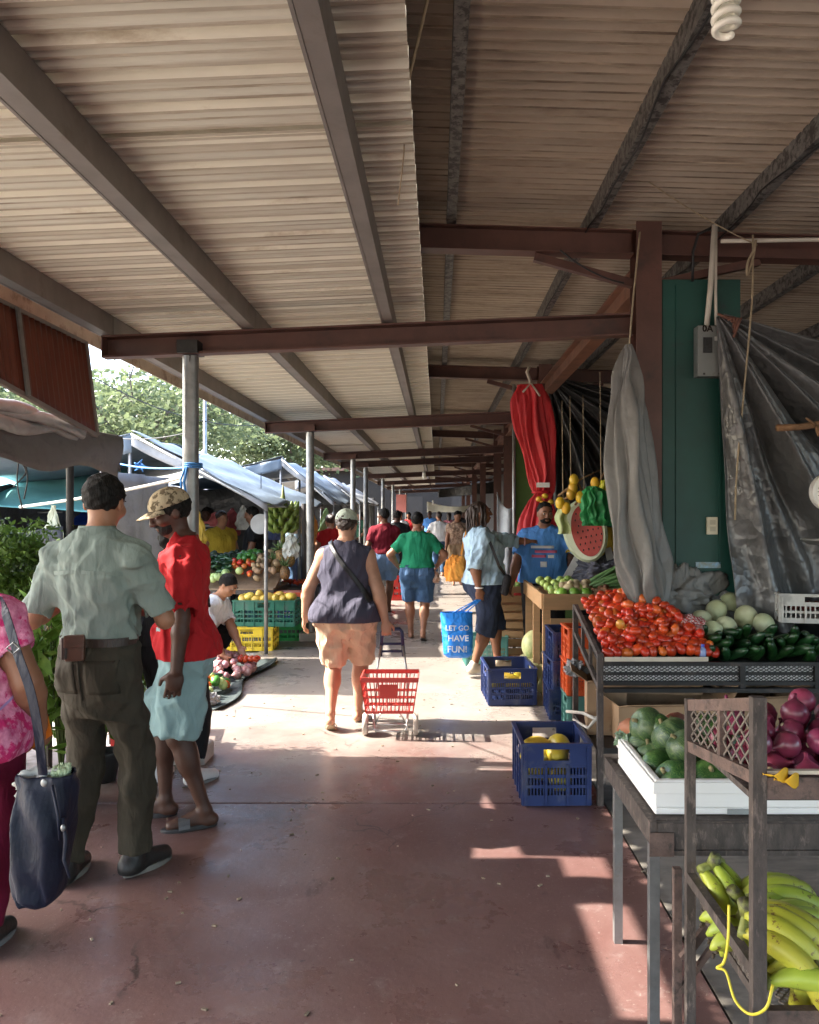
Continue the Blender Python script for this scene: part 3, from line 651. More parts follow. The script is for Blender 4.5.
# ------------------------------------------------------------------ ground
def floor_mat():
    m = bpy.data.materials.new('worn_red_concrete'); m.use_nodes = True; nt = m.node_tree; N = nt.nodes; L = nt.links; bs = N['Principled BSDF']
    g = N.new('ShaderNodeNewGeometry'); pos = g.outputs['Position']
    def noise(sc, det, ro=.6, st=None):
        n = N.new('ShaderNodeTexNoise'); n.inputs['Scale'].default_value = sc; n.inputs['Detail'].default_value = det; n.inputs['Roughness'].default_value = ro
        if st:
            mp = N.new('ShaderNodeMapping'); mp.inputs['Scale'].default_value = st; L.new(pos,mp.inputs['Vector']); L.new(mp.outputs[0],n.inputs['Vector'])
        else: L.new(pos,n.inputs['Vector'])
        return n.outputs['Fac']
    def rng(v,a,b,c=0.,d=1.):
        r = N.new('ShaderNodeMapRange'); r.inputs[1].default_value=a; r.inputs[2].default_value=b; r.inputs[3].default_value=c; r.inputs[4].default_value=d; L.new(v,r.inputs[0]); return r.outputs[0]
    def mix(f,a,b):
        x = N.new('ShaderNodeMix'); x.data_type='RGBA'; L.new(f,x.inputs['Factor'])
        for k,q in (('A',a),('B',b)):
            if isinstance(q,tuple): x.inputs[k].default_value=(*q,1)
            else: L.new(q,x.inputs[k])
        return x.outputs['Result']
    base = mix(rng(noise(1.1,9,.65),.35,.65), (.150,.076,.068), (.205,.128,.116))
    base = mix(rng(noise(7,10,.7),.56,.74), base, (.255,.195,.18))
    base = mix(rng(noise(3.1,9,.72,(1,.35,1)),.60,.66), base, (.105,.055,.048))
    base = mix(rng(noise(60,5,.65),.62,.68), base, (.30,.245,.22))
    base = mix(rng(noise(24,7,.75),.62,.66), base, (.07,.045,.04))
    sx = N.new('ShaderNodeSeparateXYZ'); L.new(pos,sx.inputs[0])
    ad = N.new('ShaderNodeMath'); ad.operation='MULTIPLY_ADD'; ad.inputs[1].default_value=5.; L.new(noise(.8,6,.7),ad.inputs[0]); L.new(sx.outputs['Y'],ad.inputs[2])
    grey = mix(rng(noise(2.2,8,.65),.35,.65), (.215,.19,.17), (.275,.245,.22))
    base = mix(rng(ad.outputs[0],6.9,8.3), base, grey)       # the red paint has worn off further along
    vo = N.new('ShaderNodeTexVoronoi'); vo.feature = 'DISTANCE_TO_EDGE'; vo.inputs['Scale'].default_value = .75
    wz = N.new('ShaderNodeTexNoise'); wz.inputs['Scale'].default_value = 3; wz.inputs['Detail'].default_value = 6; L.new(pos,wz.inputs['Vector'])
    wa = N.new('ShaderNodeVectorMath'); wa.operation = 'MULTIPLY_ADD'; wa.inputs[1].default_value = (.35,.35,0); L.new(wz.outputs['Color'],wa.inputs[0]); L.new(pos,wa.inputs[2]); L.new(wa.outputs[0],vo.inputs['Vector'])
    cm = N.new('ShaderNodeMath'); cm.operation = 'MULTIPLY'; L.new(rng(vo.outputs['Distance'],.0,.004,1,0),cm.inputs[0]); L.new(rng(noise(.9,3),.50,.60),cm.inputs[1])
    base = mix(cm.outputs[0], base, (.05,.035,.03))
    base = mix(rng(noise(5.5,8,.75,(1,1.6,1)),.70,.74), base, (.10,.065,.057))
    L.new(base, bs.inputs['Base Color'])
    L.new(rng(noise(1.7,8,.7),.38,.66,.22,.50), bs.inputs['Roughness']); bs.inputs['Specular IOR Level'].default_value = .45
    b = N.new('ShaderNodeBump'); b.inputs['Strength'].default_value=.25; b.inputs['Distance'].default_value=.006; L.new(noise(34,8,.7),b.inputs['Height'])
    b2 = N.new('ShaderNodeBump'); b2.inputs['Strength'].default_value=.2; b2.inputs['Distance'].default_value=.03; L.new(noise(3,4,.5),b2.inputs['Height']); L.new(b2.outputs[0],b.inputs['Normal'])
    L.new(b.outputs[0],bs.inputs['Normal']); return m
m = MB(); m.box((-120,-60,-.30),(120,160,-.11)); tag(m.build('ground', mat('trampled_earth',(.24,.20,.16),.95,var=.2,scale=1.5,bump=.3,bscale=20)), kind='structure')
m = MB(); ys = [-12,-5.7,-.7,4.33,9.35,14.4,19.5,24.5,29.6,34.6,39.7,60]
for a,b in zip(ys,ys[1:]): m.box((-2.02,a+.006,-.1),(.905,b-.006,0))
o = m.build('walkway', floor_mat()); bevel(o,.006,2); tag(o, kind='structure')
m = MB(); m.box((.917,-12,-.108),(9,60,-.012))
tag(m.build('side_floor', mat('dirty_concrete',(.21,.19,.165),.8,var=.3,scale=2.5,stain=(.07,.06,.052),sscale=2.2,sthr=.5,ssoft=.2,bump=.3,bscale=30,stretch=(.7,2,1))), kind='structure')
m = MB(); m.box((-16,-6,-.106),(-2.035,60,-.02))
tag(m.build('stall_pavement', mat('pale_pavement',(.34,.31,.28),.85,var=.2,scale=2,stain=(.16,.14,.12),sscale=2,sthr=.56,bump=.3,bscale=30)), kind='structure')
m = MB()                                # dry scuffs, leaf bits and litter specks on the slab
for i in range(150):
    x,y = random.uniform(-1.9,1.3),random.uniform(1.9,7); r = random.uniform(.003,.010); a = random.uniform(0,6)
    m.cbox((x,y,.0035),(r*2.2,r,.005), Matrix.Rotation(a,3,'Z'))
tag(m.build('litter', mat('litter_bits',(.10,.07,.045),.9,var=.6,scale=.9,c2=(.30,.24,.17))), 'tiny dry leaf bits and litter specks scattered over the red concrete walkway','litter',kind='stuff')
# ------------------------------------------------------------------ canopy over the walkway
BY = [5.1,9.9,14.95,17.6,23.2,28.5,34.0,40.5]          # frames along the walkway
def zb(x): return 2.735+.043*(x+1.19)                    # top of a canopy beam
can = thing('market_canopy','cream corrugated canopy on round steel posts, sloping down to the left over the walkway','canopy',(-1.57,5.1,0))
def corrug(x0,x1,y0,y1,period,prof,zf,th=.0):
    m = MB(); xs = [x0,(x0+x1)/2,x1]; pts = []
    n = int(math.ceil((y1-y0)/period))
    for i in range(n):
        for (u,w) in prof: pts.append((y0+(i+u)*period, w))
    vs = [(x,y,zf(x)+w) for (y,w) in pts for x in xs]
    fs = [(j*3+i,j*3+i+1,(j+1)*3+i+1,(j+1)*3+i) for j in range(len(pts)-1) for i in range(2)]
    m.add(vs,fs); return m
prof = [(0,0),(.10,.0),(.17,.044),(.33,.044),(.40,0),(.50,0),(.55,.013),(.62,.013),(.67,0),(.75,0),(.80,.013),(.87,.013),(.92,0)]
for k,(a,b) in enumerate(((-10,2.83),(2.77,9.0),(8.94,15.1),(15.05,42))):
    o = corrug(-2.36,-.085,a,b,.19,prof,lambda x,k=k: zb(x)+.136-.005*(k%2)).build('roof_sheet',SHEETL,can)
    o.data.materials.append(SHEETRIB); o.data.materials.append(SHEETSHADE); np_ = len(prof)
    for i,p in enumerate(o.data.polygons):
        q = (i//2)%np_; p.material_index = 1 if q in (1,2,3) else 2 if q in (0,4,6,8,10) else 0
for x,w in ((-2.10,.07),(-1.19,.07),(-.31,.06)):
    m = MB()
    for a,b in zip([-10]+BY,BY+[42]):
        m.box((x-w/2,a+.004,zb(x)+.002),(x+w/2,b-.004,zb(x)+.13)); m.box((x-w/2-.012,a+.004,zb(x)+.0),(x-w/2-.001,b-.004,zb(x)+.03))
    m.build('purlin',GREYBEAM,can)
m = MB(); m.box((-2.365,-10,zb(-2.36)+.03),(-2.352,42,zb(-2.36)+.13)); m.build('eave_strip',mat('rusty_eave',(.40,.32,.25),.7,var=.2,scale=3,stain=(.16,.09,.06),sscale=4,sthr=.52),can)
for i,y in enumerate([-4.4,.35]+BY):
    m = MB(); x1 = 1.24; dpt = .135
    def Q(x,yy,dz): return (x,yy,zb(x)+dz)
    # channel section: web, top and bottom flange
    for (ya,yb,da,db) in ((y+.04,y+.052,-dpt,-.001),(y-.05,y+.038,-dpt-.008,-dpt+.004),(y-.05,y+.038,-.014,-.003)):
        x0 = -2.12
        vs = [Q(x0,ya,da),Q(x1,ya,da),Q(x1,yb,da),Q(x0,yb,da),Q(x0,ya,db),Q(x1,ya,db),Q(x1,yb,db),Q(x0,yb,db)]
        m.add(vs,[(0,3,2,1),(4,5,6,7),(0,1,5,4),(1,2,6,5),(2,3,7,6),(3,0,4,7)])
    x0=-2.12; vs = [Q(x0,y-.05,-dpt),Q(x0+.006,y-.05,-dpt),Q(x0+.006,y+.04,-dpt),Q(x0,y+.04,-dpt),Q(x0,y-.05,-.003),Q(x0+.006,y-.05,-.003),Q(x0+.006,y+.04,-.003),Q(x0,y+.04,-.003)]
    m.add(vs,[(0,3,2,1),(4,5,6,7),(0,1,5,4),(1,2,6,5),(2,3,7,6),(3,0,4,7)])
    m.build('beam',BROWN,can)
    if i != 1:
        m = MB(); xx = -1.57
        m.tube([(xx,y,-.02),(xx,y,zb(xx)-.15)],.05,20)
        c = m.build('post',STEEL,can); sharpish(c)
        k = MB(); k.cbox((xx,y,zb(xx)-.10),(.13,.16,.08)); k.build('bracket',BROWN if i!=2 else BLACKIRON,c)
        k = MB(); k.cbox((xx,y,.04),(.24,.24,.12)); bb = k.build('footing',mat('concrete_footing',(.33,.31,.28),.9,var=.2,scale=6,bump=.4,bscale=30),c); bevel(bb,.02)
# ------------------------------------------------------------------ market hall on the right
hall = thing('market_hall','brown steel hall with rusty corrugated roof and dark teal pier on the right','hall',(1.33,5.1,0))
def zh(x): return 3.40-.030*(x+.14)                      # top of a hall beam
pr2 = [(i/8, .015*math.cos(2*PI*i/8)) for i in range(8)]
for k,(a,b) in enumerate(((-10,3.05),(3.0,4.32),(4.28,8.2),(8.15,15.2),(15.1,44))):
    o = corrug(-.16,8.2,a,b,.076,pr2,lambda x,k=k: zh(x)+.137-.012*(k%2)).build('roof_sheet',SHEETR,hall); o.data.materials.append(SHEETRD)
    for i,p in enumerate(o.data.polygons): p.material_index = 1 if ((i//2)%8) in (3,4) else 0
for x in (.09,.985,1.83,2.75,3.7,4.7,5.9,7.2):
    m = MB(); z0 = zh(x)+.004
    m.box((x-.028,-10,z0),(x-.022,44,z0+.115)); m.box((x-.022,-10,z0),(x+.03,44,z0+.006)); m.box((x+.024,-10,z0+.006),(x+.03,44,z0+.025))
    m.build('purlin',PURLIN,hall)
m = MB(); m.box((-.178,-10,2.99),(-.166,44,zh(0)+.16)); m.box((-.166,-10,2.99),(-.10,44,3.0)); m.build('gutter_edge',BLACKIRON,hall)
for i,y in enumerate([-5,-.3]+BY):
    m = MB(); dpt = .155
    for (ya,yb,da,db) in ((y-.004,y+.004,-dpt+.008,-.009),(y-.06,y+.06,-dpt,-dpt+.008),(y-.06,y+.06,-.009,-.001)):
        for (xa,xb) in ((-.14,1.24),(1.42,8)):
            vs = [(xa,ya,zh(xa)+da),(xb,ya,zh(xb)+da),(xb,yb,zh(xb)+da),(xa,yb,zh(xa)+da),(xa,ya,zh(xa)+db),(xb,ya,zh(xb)+db),(xb,yb,zh(xb)+db),(xa,yb,zh(xa)+db)]
            m.add(vs,[(0,3,2,1),(4,5,6,7),(0,1,5,4),(1,2,6,5),(2,3,7,6),(3,0,4,7)])
    m.build('beam',BROWN,hall)
    if i > 1:
        m = MB(); m.bar((.62,y,3.20),(1.245,y,3.03),.05,.05); m.bar((1.42,y,3.03),(2.05,y,3.17),.05,.05); m.build('brace',BROWN,hall)
        m = MB(); m.box((1.25,y-.085,-.02),(1.41,y-.077,3.40)); m.box((1.25,y+.077,-.02),(1.41,y+.085,3.40)); m.box((1.324,y-.077,-.02),(1.336,y+.077,3.40))
        m.build('column',BROWN,hall)
        if i < len(BY)+1:
            y2 = BY[i-1]; m = MB(); zt = 3.0
            m.box((1.27,y+.09,zt),(1.39,y2-.09,zt+.012)); m.box((1.27,y+.09,zt+.158),(1.39,y2-.09,zt+.17)); m.box((1.325,y+.09,zt+.012),(1.335,y2-.09,zt+.158))
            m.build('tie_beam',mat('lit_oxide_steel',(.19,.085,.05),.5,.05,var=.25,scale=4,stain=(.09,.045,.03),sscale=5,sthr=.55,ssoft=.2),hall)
m = MB(); m.box((1.415,5.03,-.02),(1.91,5.20,3.04)); pier = m.build('pier',TEAL,hall); bevel(pier,.006)
m = MB(); m.box((1.50,5.02,.6),(1.512,5.028,3.0)); m.box((1.77,5.02,1.25),(1.782,5.028,2.45)); m.build('cable',TEAL,pier)
for (x0_,x1_) in ((2.0,8.2),): m = MB(); m.box((x0_,43.6,-.02),(x1_,43.75,3.2)); m.build('wall',mat('dark_plaster',(.16,.15,.13),.9,var=.2,scale=1),hall)
m = MB(); m.box((8.2,1.5,-.02),(8.35,44,3.2)); m.build('wall',mat('dark_plaster',(.16,.15,.13),.9,var=.2,scale=1),hall)
for b_ in ((10.0,2.6),(15.05,2.4)): m = MB(); m.box((1.42,b_[0],-.02),(b_[1],b_[0]+.12,3.0)); m.build('pier',mat('pale_green_paint',(.12,.20,.05),.7,var=.15,scale=2),hall)
# ------------------------------------------------------------------ fittings on the pier
ld = thing('electrical_box','grey steel breaker box marked 0A on the dark teal pier','electrical box',(1.70,5.0,2.42))
bx = MB(); bx.box((1.612,4.945,2.415),(1.782,5.029,2.73)); o = bevel(bx.build('body',mat('grey_enamel',(.21,.22,.21),.45,.2,var=.1,scale=6,stain=(.12,.10,.09),sscale=8,sthr=.6),ld),.004)
bx = MB(); bx.box((1.645,4.938,2.56),(1.700,4.946,2.655)); bx.build('window',mat('black_recess',(.01,.01,.01),.4),ld)
bx = MB(); bx.box((1.655,4.933,2.60),(1.668,4.939,2.64)); bx.box((1.677,4.933,2.585),(1.69,4.939,2.625)); bx.build('switch',BLACKIRON,ld)
bx = MB(); bx.box((1.715,4.941,2.635),(1.765,4.944,2.66)); bx.build('sticker',mat('pale_sticker',(.6,.6,.55),.6),ld)
bx = MB(); [bx.cbox((x,4.943,2.43),(.012,.006,.012)) for x in (1.65,1.745)]; bx.build('screw',BLACKIRON,ld)
text_mesh('0A',.055,'marking',M_['iris'],ld, Matrix.Translation((-.028,-.058,.288)) @ Matrix.Rotation(PI/2,4,'X'))
PVC = mat('white_conduit',(.62,.58,.50),.5,var=.08,scale=6,stain=(.40,.34,.27),sscale=8,sthr=.58)
m = MB(); m.tube([(1.68,4.985,2.73),(1.70,4.98,2.95),(1.725,4.97,3.36)],.017,10); tag(m.build('conduit',PVC,base=(1.68,4.985,2.73),smooth=True),'thick white conduit rising from the breaker box to the roof','conduit',group='white conduits above the breaker box')
m = MB(); m.tube([(1.74,4.985,2.73),(1.735,4.985,2.95),(1.735,4.975,3.36)],.010,8); tag(m.build('conduit',PVC,base=(1.74,4.985,2.73),smooth=True),'thinner white conduit on the right of the thick one','conduit',group='white conduits above the breaker box')
m = MB(); m.tube([(1.74,4.9,3.235),(2.3,4.9,3.245),(3.4,4.9,3.22)],.013,8); tag(m.build('conduit',PVC,base=(1.74,4.9,3.235),smooth=True),'horizontal white conduit along the underside of the hall beam','conduit',group='white conduits above the breaker box')
m = MB(); m.tube([(1.6,5.01,3.02),(1.6,5.0,3.2),(1.63,4.99,3.31),(1.72,4.98,3.35)],.009,8); tag(m.build('cable',BLACKIRON,base=(1.6,5.01,3.02),smooth=True),'black cable bending up from the top of the teal pier','cable')
so = thing('wall_socket','cream double socket low on the teal pier','socket',(1.7,5.02,1.45))
m = MB(); m.box((1.690,5.002,1.435),(1.757,5.029,1.545)); bevel(m.build('plate',mat('cream_plastic',(.62,.56,.42),.5),so),.004)
m = MB(); m.box((1.706,4.998,1.455),(1.741,5.003,1.485)); m.box((1.706,4.998,1.497),(1.741,5.003,1.527)); m.build('outlet',mat('cream_shadow',(.45,.40,.30),.5),so)
m = MB(); m.box((1.625,5.020,1.225),(1.78,5.0285,1.262)); st = tag(m.build('sticker',mat('torn_sticker',(.55,.5,.25),.6,var=.5,scale=30,c2=(.2,.35,.5)),base=(1.7,5.02,1.24)),'small torn yellow and blue sticker on the teal pier','sticker')
# ------------------------------------------------------------------ lamps
def lamp(x,y,ztop,zbot,label,big):
    t = thing('hanging_bulb',label,'light bulb',(x,y,zbot),0,'bare bulbs hanging from the roof')
    m = MB(); m.tube([(x,y,ztop),(x,y,zbot+.16 if big else zbot+.1)],.004,6); m.build('cord',BLACKIRON,t)
    m = MB(); m.lathe([(.012,.20),(.022,.19),(.026,.13),(.03,.10)] if big else [(.015,.16),(.03,.15),(.035,.08)],14,Matrix.Translation((x,y,zbot))); m.build('socket',mat('white_porcelain',(.7,.68,.62),.4),t,True)
    m = MB()
    if big:
        pts = [];
        for i in range(121):
            u = i/120; a = u*2*PI*4.2; r = .021*(1 if u > .12 else .45+.55*u/.12); pts.append((x+r*math.cos(a),y+r*math.sin(a),zbot+.008+.088*u))
        m.tube(pts,.0068,10)
    else: m.lathe([(.005,0),(.03,.012),(.042,.045),(.035,.08),(.02,.1)],14,Matrix.Translation((x,y,zbot)))
    m.build('bulb',mat('milky_glass',(.82,.80,.70),.25,var=.03),t,True)
lamp(.542,1.5,3.45,2.458,'white spiral energy-saving bulb hanging near the top right','big')
for (px,py,d) in ((424,479,15.5),(433,505,27)):
    p = P(px,py,d); lamp(p.x,p.y,2.95,p.z,'bare bulb hanging nearer, over the far walkway' if d<20 else 'bare bulb hanging further back over the far walkway',None)
# ------------------------------------------------------------------ ropes and strings
def rope(pts, r, label, m_=None, cat='rope', nm='rope'):
    pts = spline(pts) if len(pts) < 12 else pts
    m = MB(); m.tube(pts,r,6); return tag(m.build(nm,m_ or ROPE,base=pts[0],smooth=True),label,cat)
rope([P(753,235,4.85),P(752,300,4.84),P(745,380,4.83),P(737,470,4.82),P(735,520,4.82)],.006,'pale rope hanging in front of the silver tarp')
rope([P(632,232,4.9),P(631,290,4.88),P(629,345,4.86)],.005,'short string holding up the grey bundled tarp','',cat='string') if False else None
rope([P(640,232,4.95),P(634,290,4.9),P(629,348,4.86)],.006,'string from the brown column to the top of the grey bundled tarp',None,'string','string')
rope(sag(P(626,165,4.6),P(757,245,4.9),.03),.004,'thin string strung from a roof purlin to the hall beam',None,'string','string')
rope([P(403,60,2.9),P(403,110,2.92),P(404,150,2.93),P(398,205,2.95)],.003,'loose brown string dangling from the canopy edge',None,'string','string')
rope([P(754,250,4.85),P(748,262,4.83),P(747,275,4.83),P(752,262,4.84),P(756,240,4.85)],.008,'knotted brown rope loop on the white conduit')
rope(sag(P(190,355,5.05),P(185,500,5.15),0),.004,'dark wire running down the nearest steel post',BLACKIRON,'wire','wire')
rope(sag(P(110,437,6.3),P(190,432,5.1),.03),.004,'dark line from the near tarp to the nearest steel post',BLACKIRON,'wire','wire')
BLUEROPE = mat('blue_cord',(.05,.22,.55),.7)
rope(sag(P(120,464,6.2),P(192,467,5.04),.02),.007,'blue cord tied from the near tarp to the steel post',BLUEROPE)
m = MB(); kx = P(190,467,5.04)
for z in (0,.012,.024): m.tube([(kx.x-.0+.056*math.cos(a),5.1+.056*math.sin(a),kx.z+z) for a in np.linspace(0,2*PI,20)],.006,6)
m.tube([(kx.x-.02,5.04,kx.z),(kx.x-.035,5.03,kx.z-.10),(kx.x-.02,5.03,kx.z-.19),(kx.x-.04,5.03,kx.z-.24)],.009,6); m.tube([(kx.x-.03,5.04,kx.z),(kx.x-.055,5.03,kx.z-.08),(kx.x-.05,5.03,kx.z-.16)],.007,6)
tag(m.build('rope_knot',BLUEROPE,base=kx,smooth=True),'blue cord knotted round the nearest steel post','rope')
kb = P(140,466,5.9); m = MB()
for a in range(5): m.tube([kb,kb+Vector((.05*math.cos(a*1.3),0,.05*math.sin(a*1.3))),kb+Vector((.02*math.cos(a*1.3+.8),-.01,.02*math.sin(a*1.3+.8)))],.006,5)
tag(m.build('bow_knot',BLUEROPE,base=kb,smooth=True),'small blue bow knot halfway along the blue cord','rope')
rope(sag(P(20,507,6.6),P(190,476,6.0),.02),.012,'pale slack strap strung under the near tarp',mat('pale_strap',(.6,.57,.5),.8),'strap','strap')
for k,(x_,z_,lab) in enumerate(((.955,3.37,'black cable slung beneath the second hall purlin from the left'),(1.80,3.36,'black cable slung beneath the third hall purlin from the left'))):
    pts = []
    for y_ in np.linspace(1.2,9.5,60): pts.append((x_+.01*math.sin(7*y_),y_,z_-.05*abs(math.sin(1.9*y_+k))))
    rope(pts,.006,lab,BLACKIRON,'cable','cable')
rope(sag(P(560,250,4.98),P(640,285,4.98),.05)[:9],.006,'short cable looped under the brace of the nearest hall frame',BLACKIRON,'cable','cable')
rope([(.06,2.2,3.36),(.02,2.35,3.30),(-.04,2.6,3.2),(-.10,2.75,3.05)],.006,'loose brown cord hanging by the hall gutter',ROPE,'cord','cord')
# ------------------------------------------------------------------ sheets of tarp
def tarp_mat(n,c,rough=.38,tr=.0,cr=.5,**k):
    k.setdefault('var',.18); return mat(n,c,rough,.0,scale=4,transl=tr,crinkle=cr,crscale=9,bump=.15,bscale=90,bdist=.004,spec=.6,**k)
SILVER = tarp_mat('silver_tarp',(.10,.10,.10),.30,0,.45,wr=.5,wrs=7,stain=(.06,.06,.06),sscale=3,sthr=.55,ssoft=.2)
GREYT = tarp_mat('grey_tarp',(.17,.165,.155),.5,.05,.2,wr=.5,wrs=7,stain=(.17,.165,.16),sscale=3,sthr=.55,ssoft=.2)
DARKT = tarp_mat('dark_tarp',(.045,.044,.043),.38,0,.5)
def fan(name,lab,anchor,a0,a1,rfun,mt,amp,nf,yslope=0,seed=0,nu=150,nv=70,thick=.004):
    rg = np.random.default_rng(seed); ph = rg.uniform(0,6,8)
    m = MB()
    def f(u,v):
        a = R(a0+(a1-a0)*u); r = rfun(u)*(.015+.985*v); k = min(1,r/.9)
        w = amp*k*(math.sin(nf*PI*u+ph[0])+.55*math.sin(nf*2.3*PI*u+ph[1]+1.2*math.sin(3*v+ph[2]))+.12*math.sin(nf*4.7*PI*u+ph[3]+2*v))
        w += .02*k*math.sin(9*v+6*u+ph[4])+.012*k*math.sin(17*v-11*u+ph[5])
        return (anchor[0]+r*math.cos(a), anchor[1]+w+yslope*r*math.cos(a), anchor[2]+r*math.sin(a)-.05*math.sin(PI*v)*k*(1-u)*0)
    m.grid(f,nu,nv); o = m.build(name,mt,base=anchor,smooth=True); s = o.modifiers.new('thick','SOLIDIFY'); s.thickness = thick
    return tag(o,lab,'tarp')
A = P(716,312,4.9)
fan('tarp','wide crinkled silver-grey tarp spreading from the breaker box to the right',A,-86.5,-13,lambda u: 1.95+1.5*u*u+.45*math.sin(PI*u),SILVER,.085,7,.10,1,240,110)
m = MB()
for i in range(5): m.tube([A+Vector((.0+.02*i,-.03,-.02-.012*i)),A+Vector((.05+.02*i,-.06,-.05)),A+Vector((.10,-.02,-.04-.03*i))],.009,6)
tag(m.build('tarp_tie',mat('brown_cord',(.14,.06,.04),.8),base=A,smooth=True),'brown cord lashing the corner of the silver tarp to the conduits','rope')
A2 = P(548,376,9.6)
fan('tarp','dark tarp fanned out behind the hanging fruit stall',A2,-88,-8,lambda u: 2.3+1.2*u,DARKT,.10,9,.15,5,150,70)
m = MB(); m.grid(lambda u,v: (1.35+1.15*u, 9.9+.02*math.sin(14*u+3*v), 3.0-2.3*v),30,20); o = m.build('tarp',mat('black_sheet',(.02,.02,.02),.5,crinkle=.3),base=(1.9,9.9,.7),smooth=True); tag(o,'black backing sheet at the far end of the fruit stall bay','tarp'); o.modifiers.new('thick','SOLIDIFY').thickness=.004
def bundle(name,lab,prof,mt,nf,famp,seed,cat='tarp',n=120,ny=.55):
    """gathered cloth: prof rows (z, xc, y, half width)"""
    rg = np.random.default_rng(seed); ph = rg.uniform(0,6,6); Pz = np.array(prof); S = np.linspace(0,1,110); t0 = np.linspace(0,1,len(Pz)); C = [np.interp(S,t0,Pz[:,i]) for i in range(4)]
    ker = np.hanning(11); ker /= ker.sum(); C = [np.convolve(np.pad(c,5,'edge'),ker,'valid') for c in C]
    m = MB(); vs = []; fs = []
    for j in range(110):
        s = S[j]
        for i in range(n):
            a = 2*PI*i/n; w = C[3][j]
            f = 1+famp*(math.sin(nf*a+ph[0]+.9*math.sin(4*s+ph[1]))+.6*math.sin(nf*1.7*a//1*0+round(nf*1.7)*a+ph[2]+1.5*s)+.35*math.sin(round(nf*2.9)*a+ph[3]-2.5*s))
            vs.append((C[1][j]+w*f*math.cos(a)+.012*math.sin(21*s+3*a+ph[4])*min(1,w/.08), C[2][j]+w*ny*f*math.sin(a)+.012*math.sin(17*s+2*a), C[0][j]))
    for j in range(109):
        for i in range(n): fs.append((j*n+i,(j+1)*n+i,(j+1)*n+(i+1)%n,j*n+(i+1)%n))
    fs.append(tuple(range(n))); m.add(vs,fs)
    b = (prof[-1][1],prof[-1][2],prof[-1][0]); o = m.build(name,mt,base=b,smooth=True); return tag(o,lab,cat)
def pz(py,d): return CH-(py-VY)*d/FPX
def px_(px,d): return (px-VX)*d/FPX
d = 4.83
rows = [(344,628,2),(352,629,6),(375,627,11),(410,628,16),(470,630,19),(520,634,21),(560,641,22),(585,646,20),(612,650,14)]
GB = bundle('tarp','pale grey tarp gathered and hanging from the brown column',[(pz(y,d),px_(x,d),d,w*d/FPX) for y,x,w in rows],GREYT,4,.26,2,ny=.6)
d = 8.6
rows = [(384,530,10),(391,531,14),(402,532,17),(430,535,17),(455,540,13.5),(475,543,11.5),(490,543,9),(494,543,8),(500,541,10),(520,538,16),(560,536,19),(600,536,20)]
REDT = mat('red_tarp',(.46,.013,.018),.6,wr=.6,wrs=9,var=.15,scale=4,stain=(.32,.01,.012),sscale=4,sthr=.55,ssoft=.2,bump=.1,bscale=60)
RB = thing('red_tarp','bright red cloth tied in the middle, hanging from the hall beam','tarp',(px_(531,d),d,2.9))
o = bundle('cloth','x',[(pz(y,d),px_(x,d),d,w*d/FPX) for y,x,w in rows],REDT,7,.2,4,ny=.42)
for k in ('label','category'): del o[k]
o.parent = RB; o.location = Vector(o.location)-RB.location
m = MB(); q = P(543,492,8.45); m.tube([(q.x+.09*math.cos(a),8.6+.055*math.sin(a),q.z) for a in np.linspace(0,2*PI,24)],.014,6); m.build('tie',REDT,RB,True)
m = MB(); m.cbox(P(543,485,8.44),(.14,.006,.05)); m.build('tag',mat('white_tag',(.75,.73,.7),.6),RB)
m = MB(); m.tube([P(531,388,8.6),P(530,380,8.6),P(527,372,8.6),P(530,366,8.6)],.02,6); m.tube([P(523,392,8.45),P(531,383,8.5),P(540,396,8.45)],.012,6); m.build('hook',mat('pale_rag',(.45,.4,.33),.8),RB,True)
# crumpled grey plastic on the tomato rack
def crumple(name,lab,c,r,mt,seed,cat,amp=.3):
    rg = np.random.default_rng(seed); W = rg.normal(size=(9,3))*np.array([[3],[4],[5],[6],[8],[10],[13],[16],[20]]); ph = rg.uniform(0,6,9)
    m = MB(); m.ell((0,0,0),(1,1,1),90,60); vs = []
    for p in m.v:
        q = np.array(p); f = 1+amp*sum((1-2*abs(math.sin(W[i]@q*.6+ph[i])))/(1+.35*i) for i in range(9))*.45
        vs.append((c[0]+q[0]*r[0]*f, c[1]+q[1]*r[1]*f, c[2]+max(q[2],-.55)*r[2]*f))
    m.v = vs; return tag(m.build(name,mt,base=c,smooth=True),lab,cat)
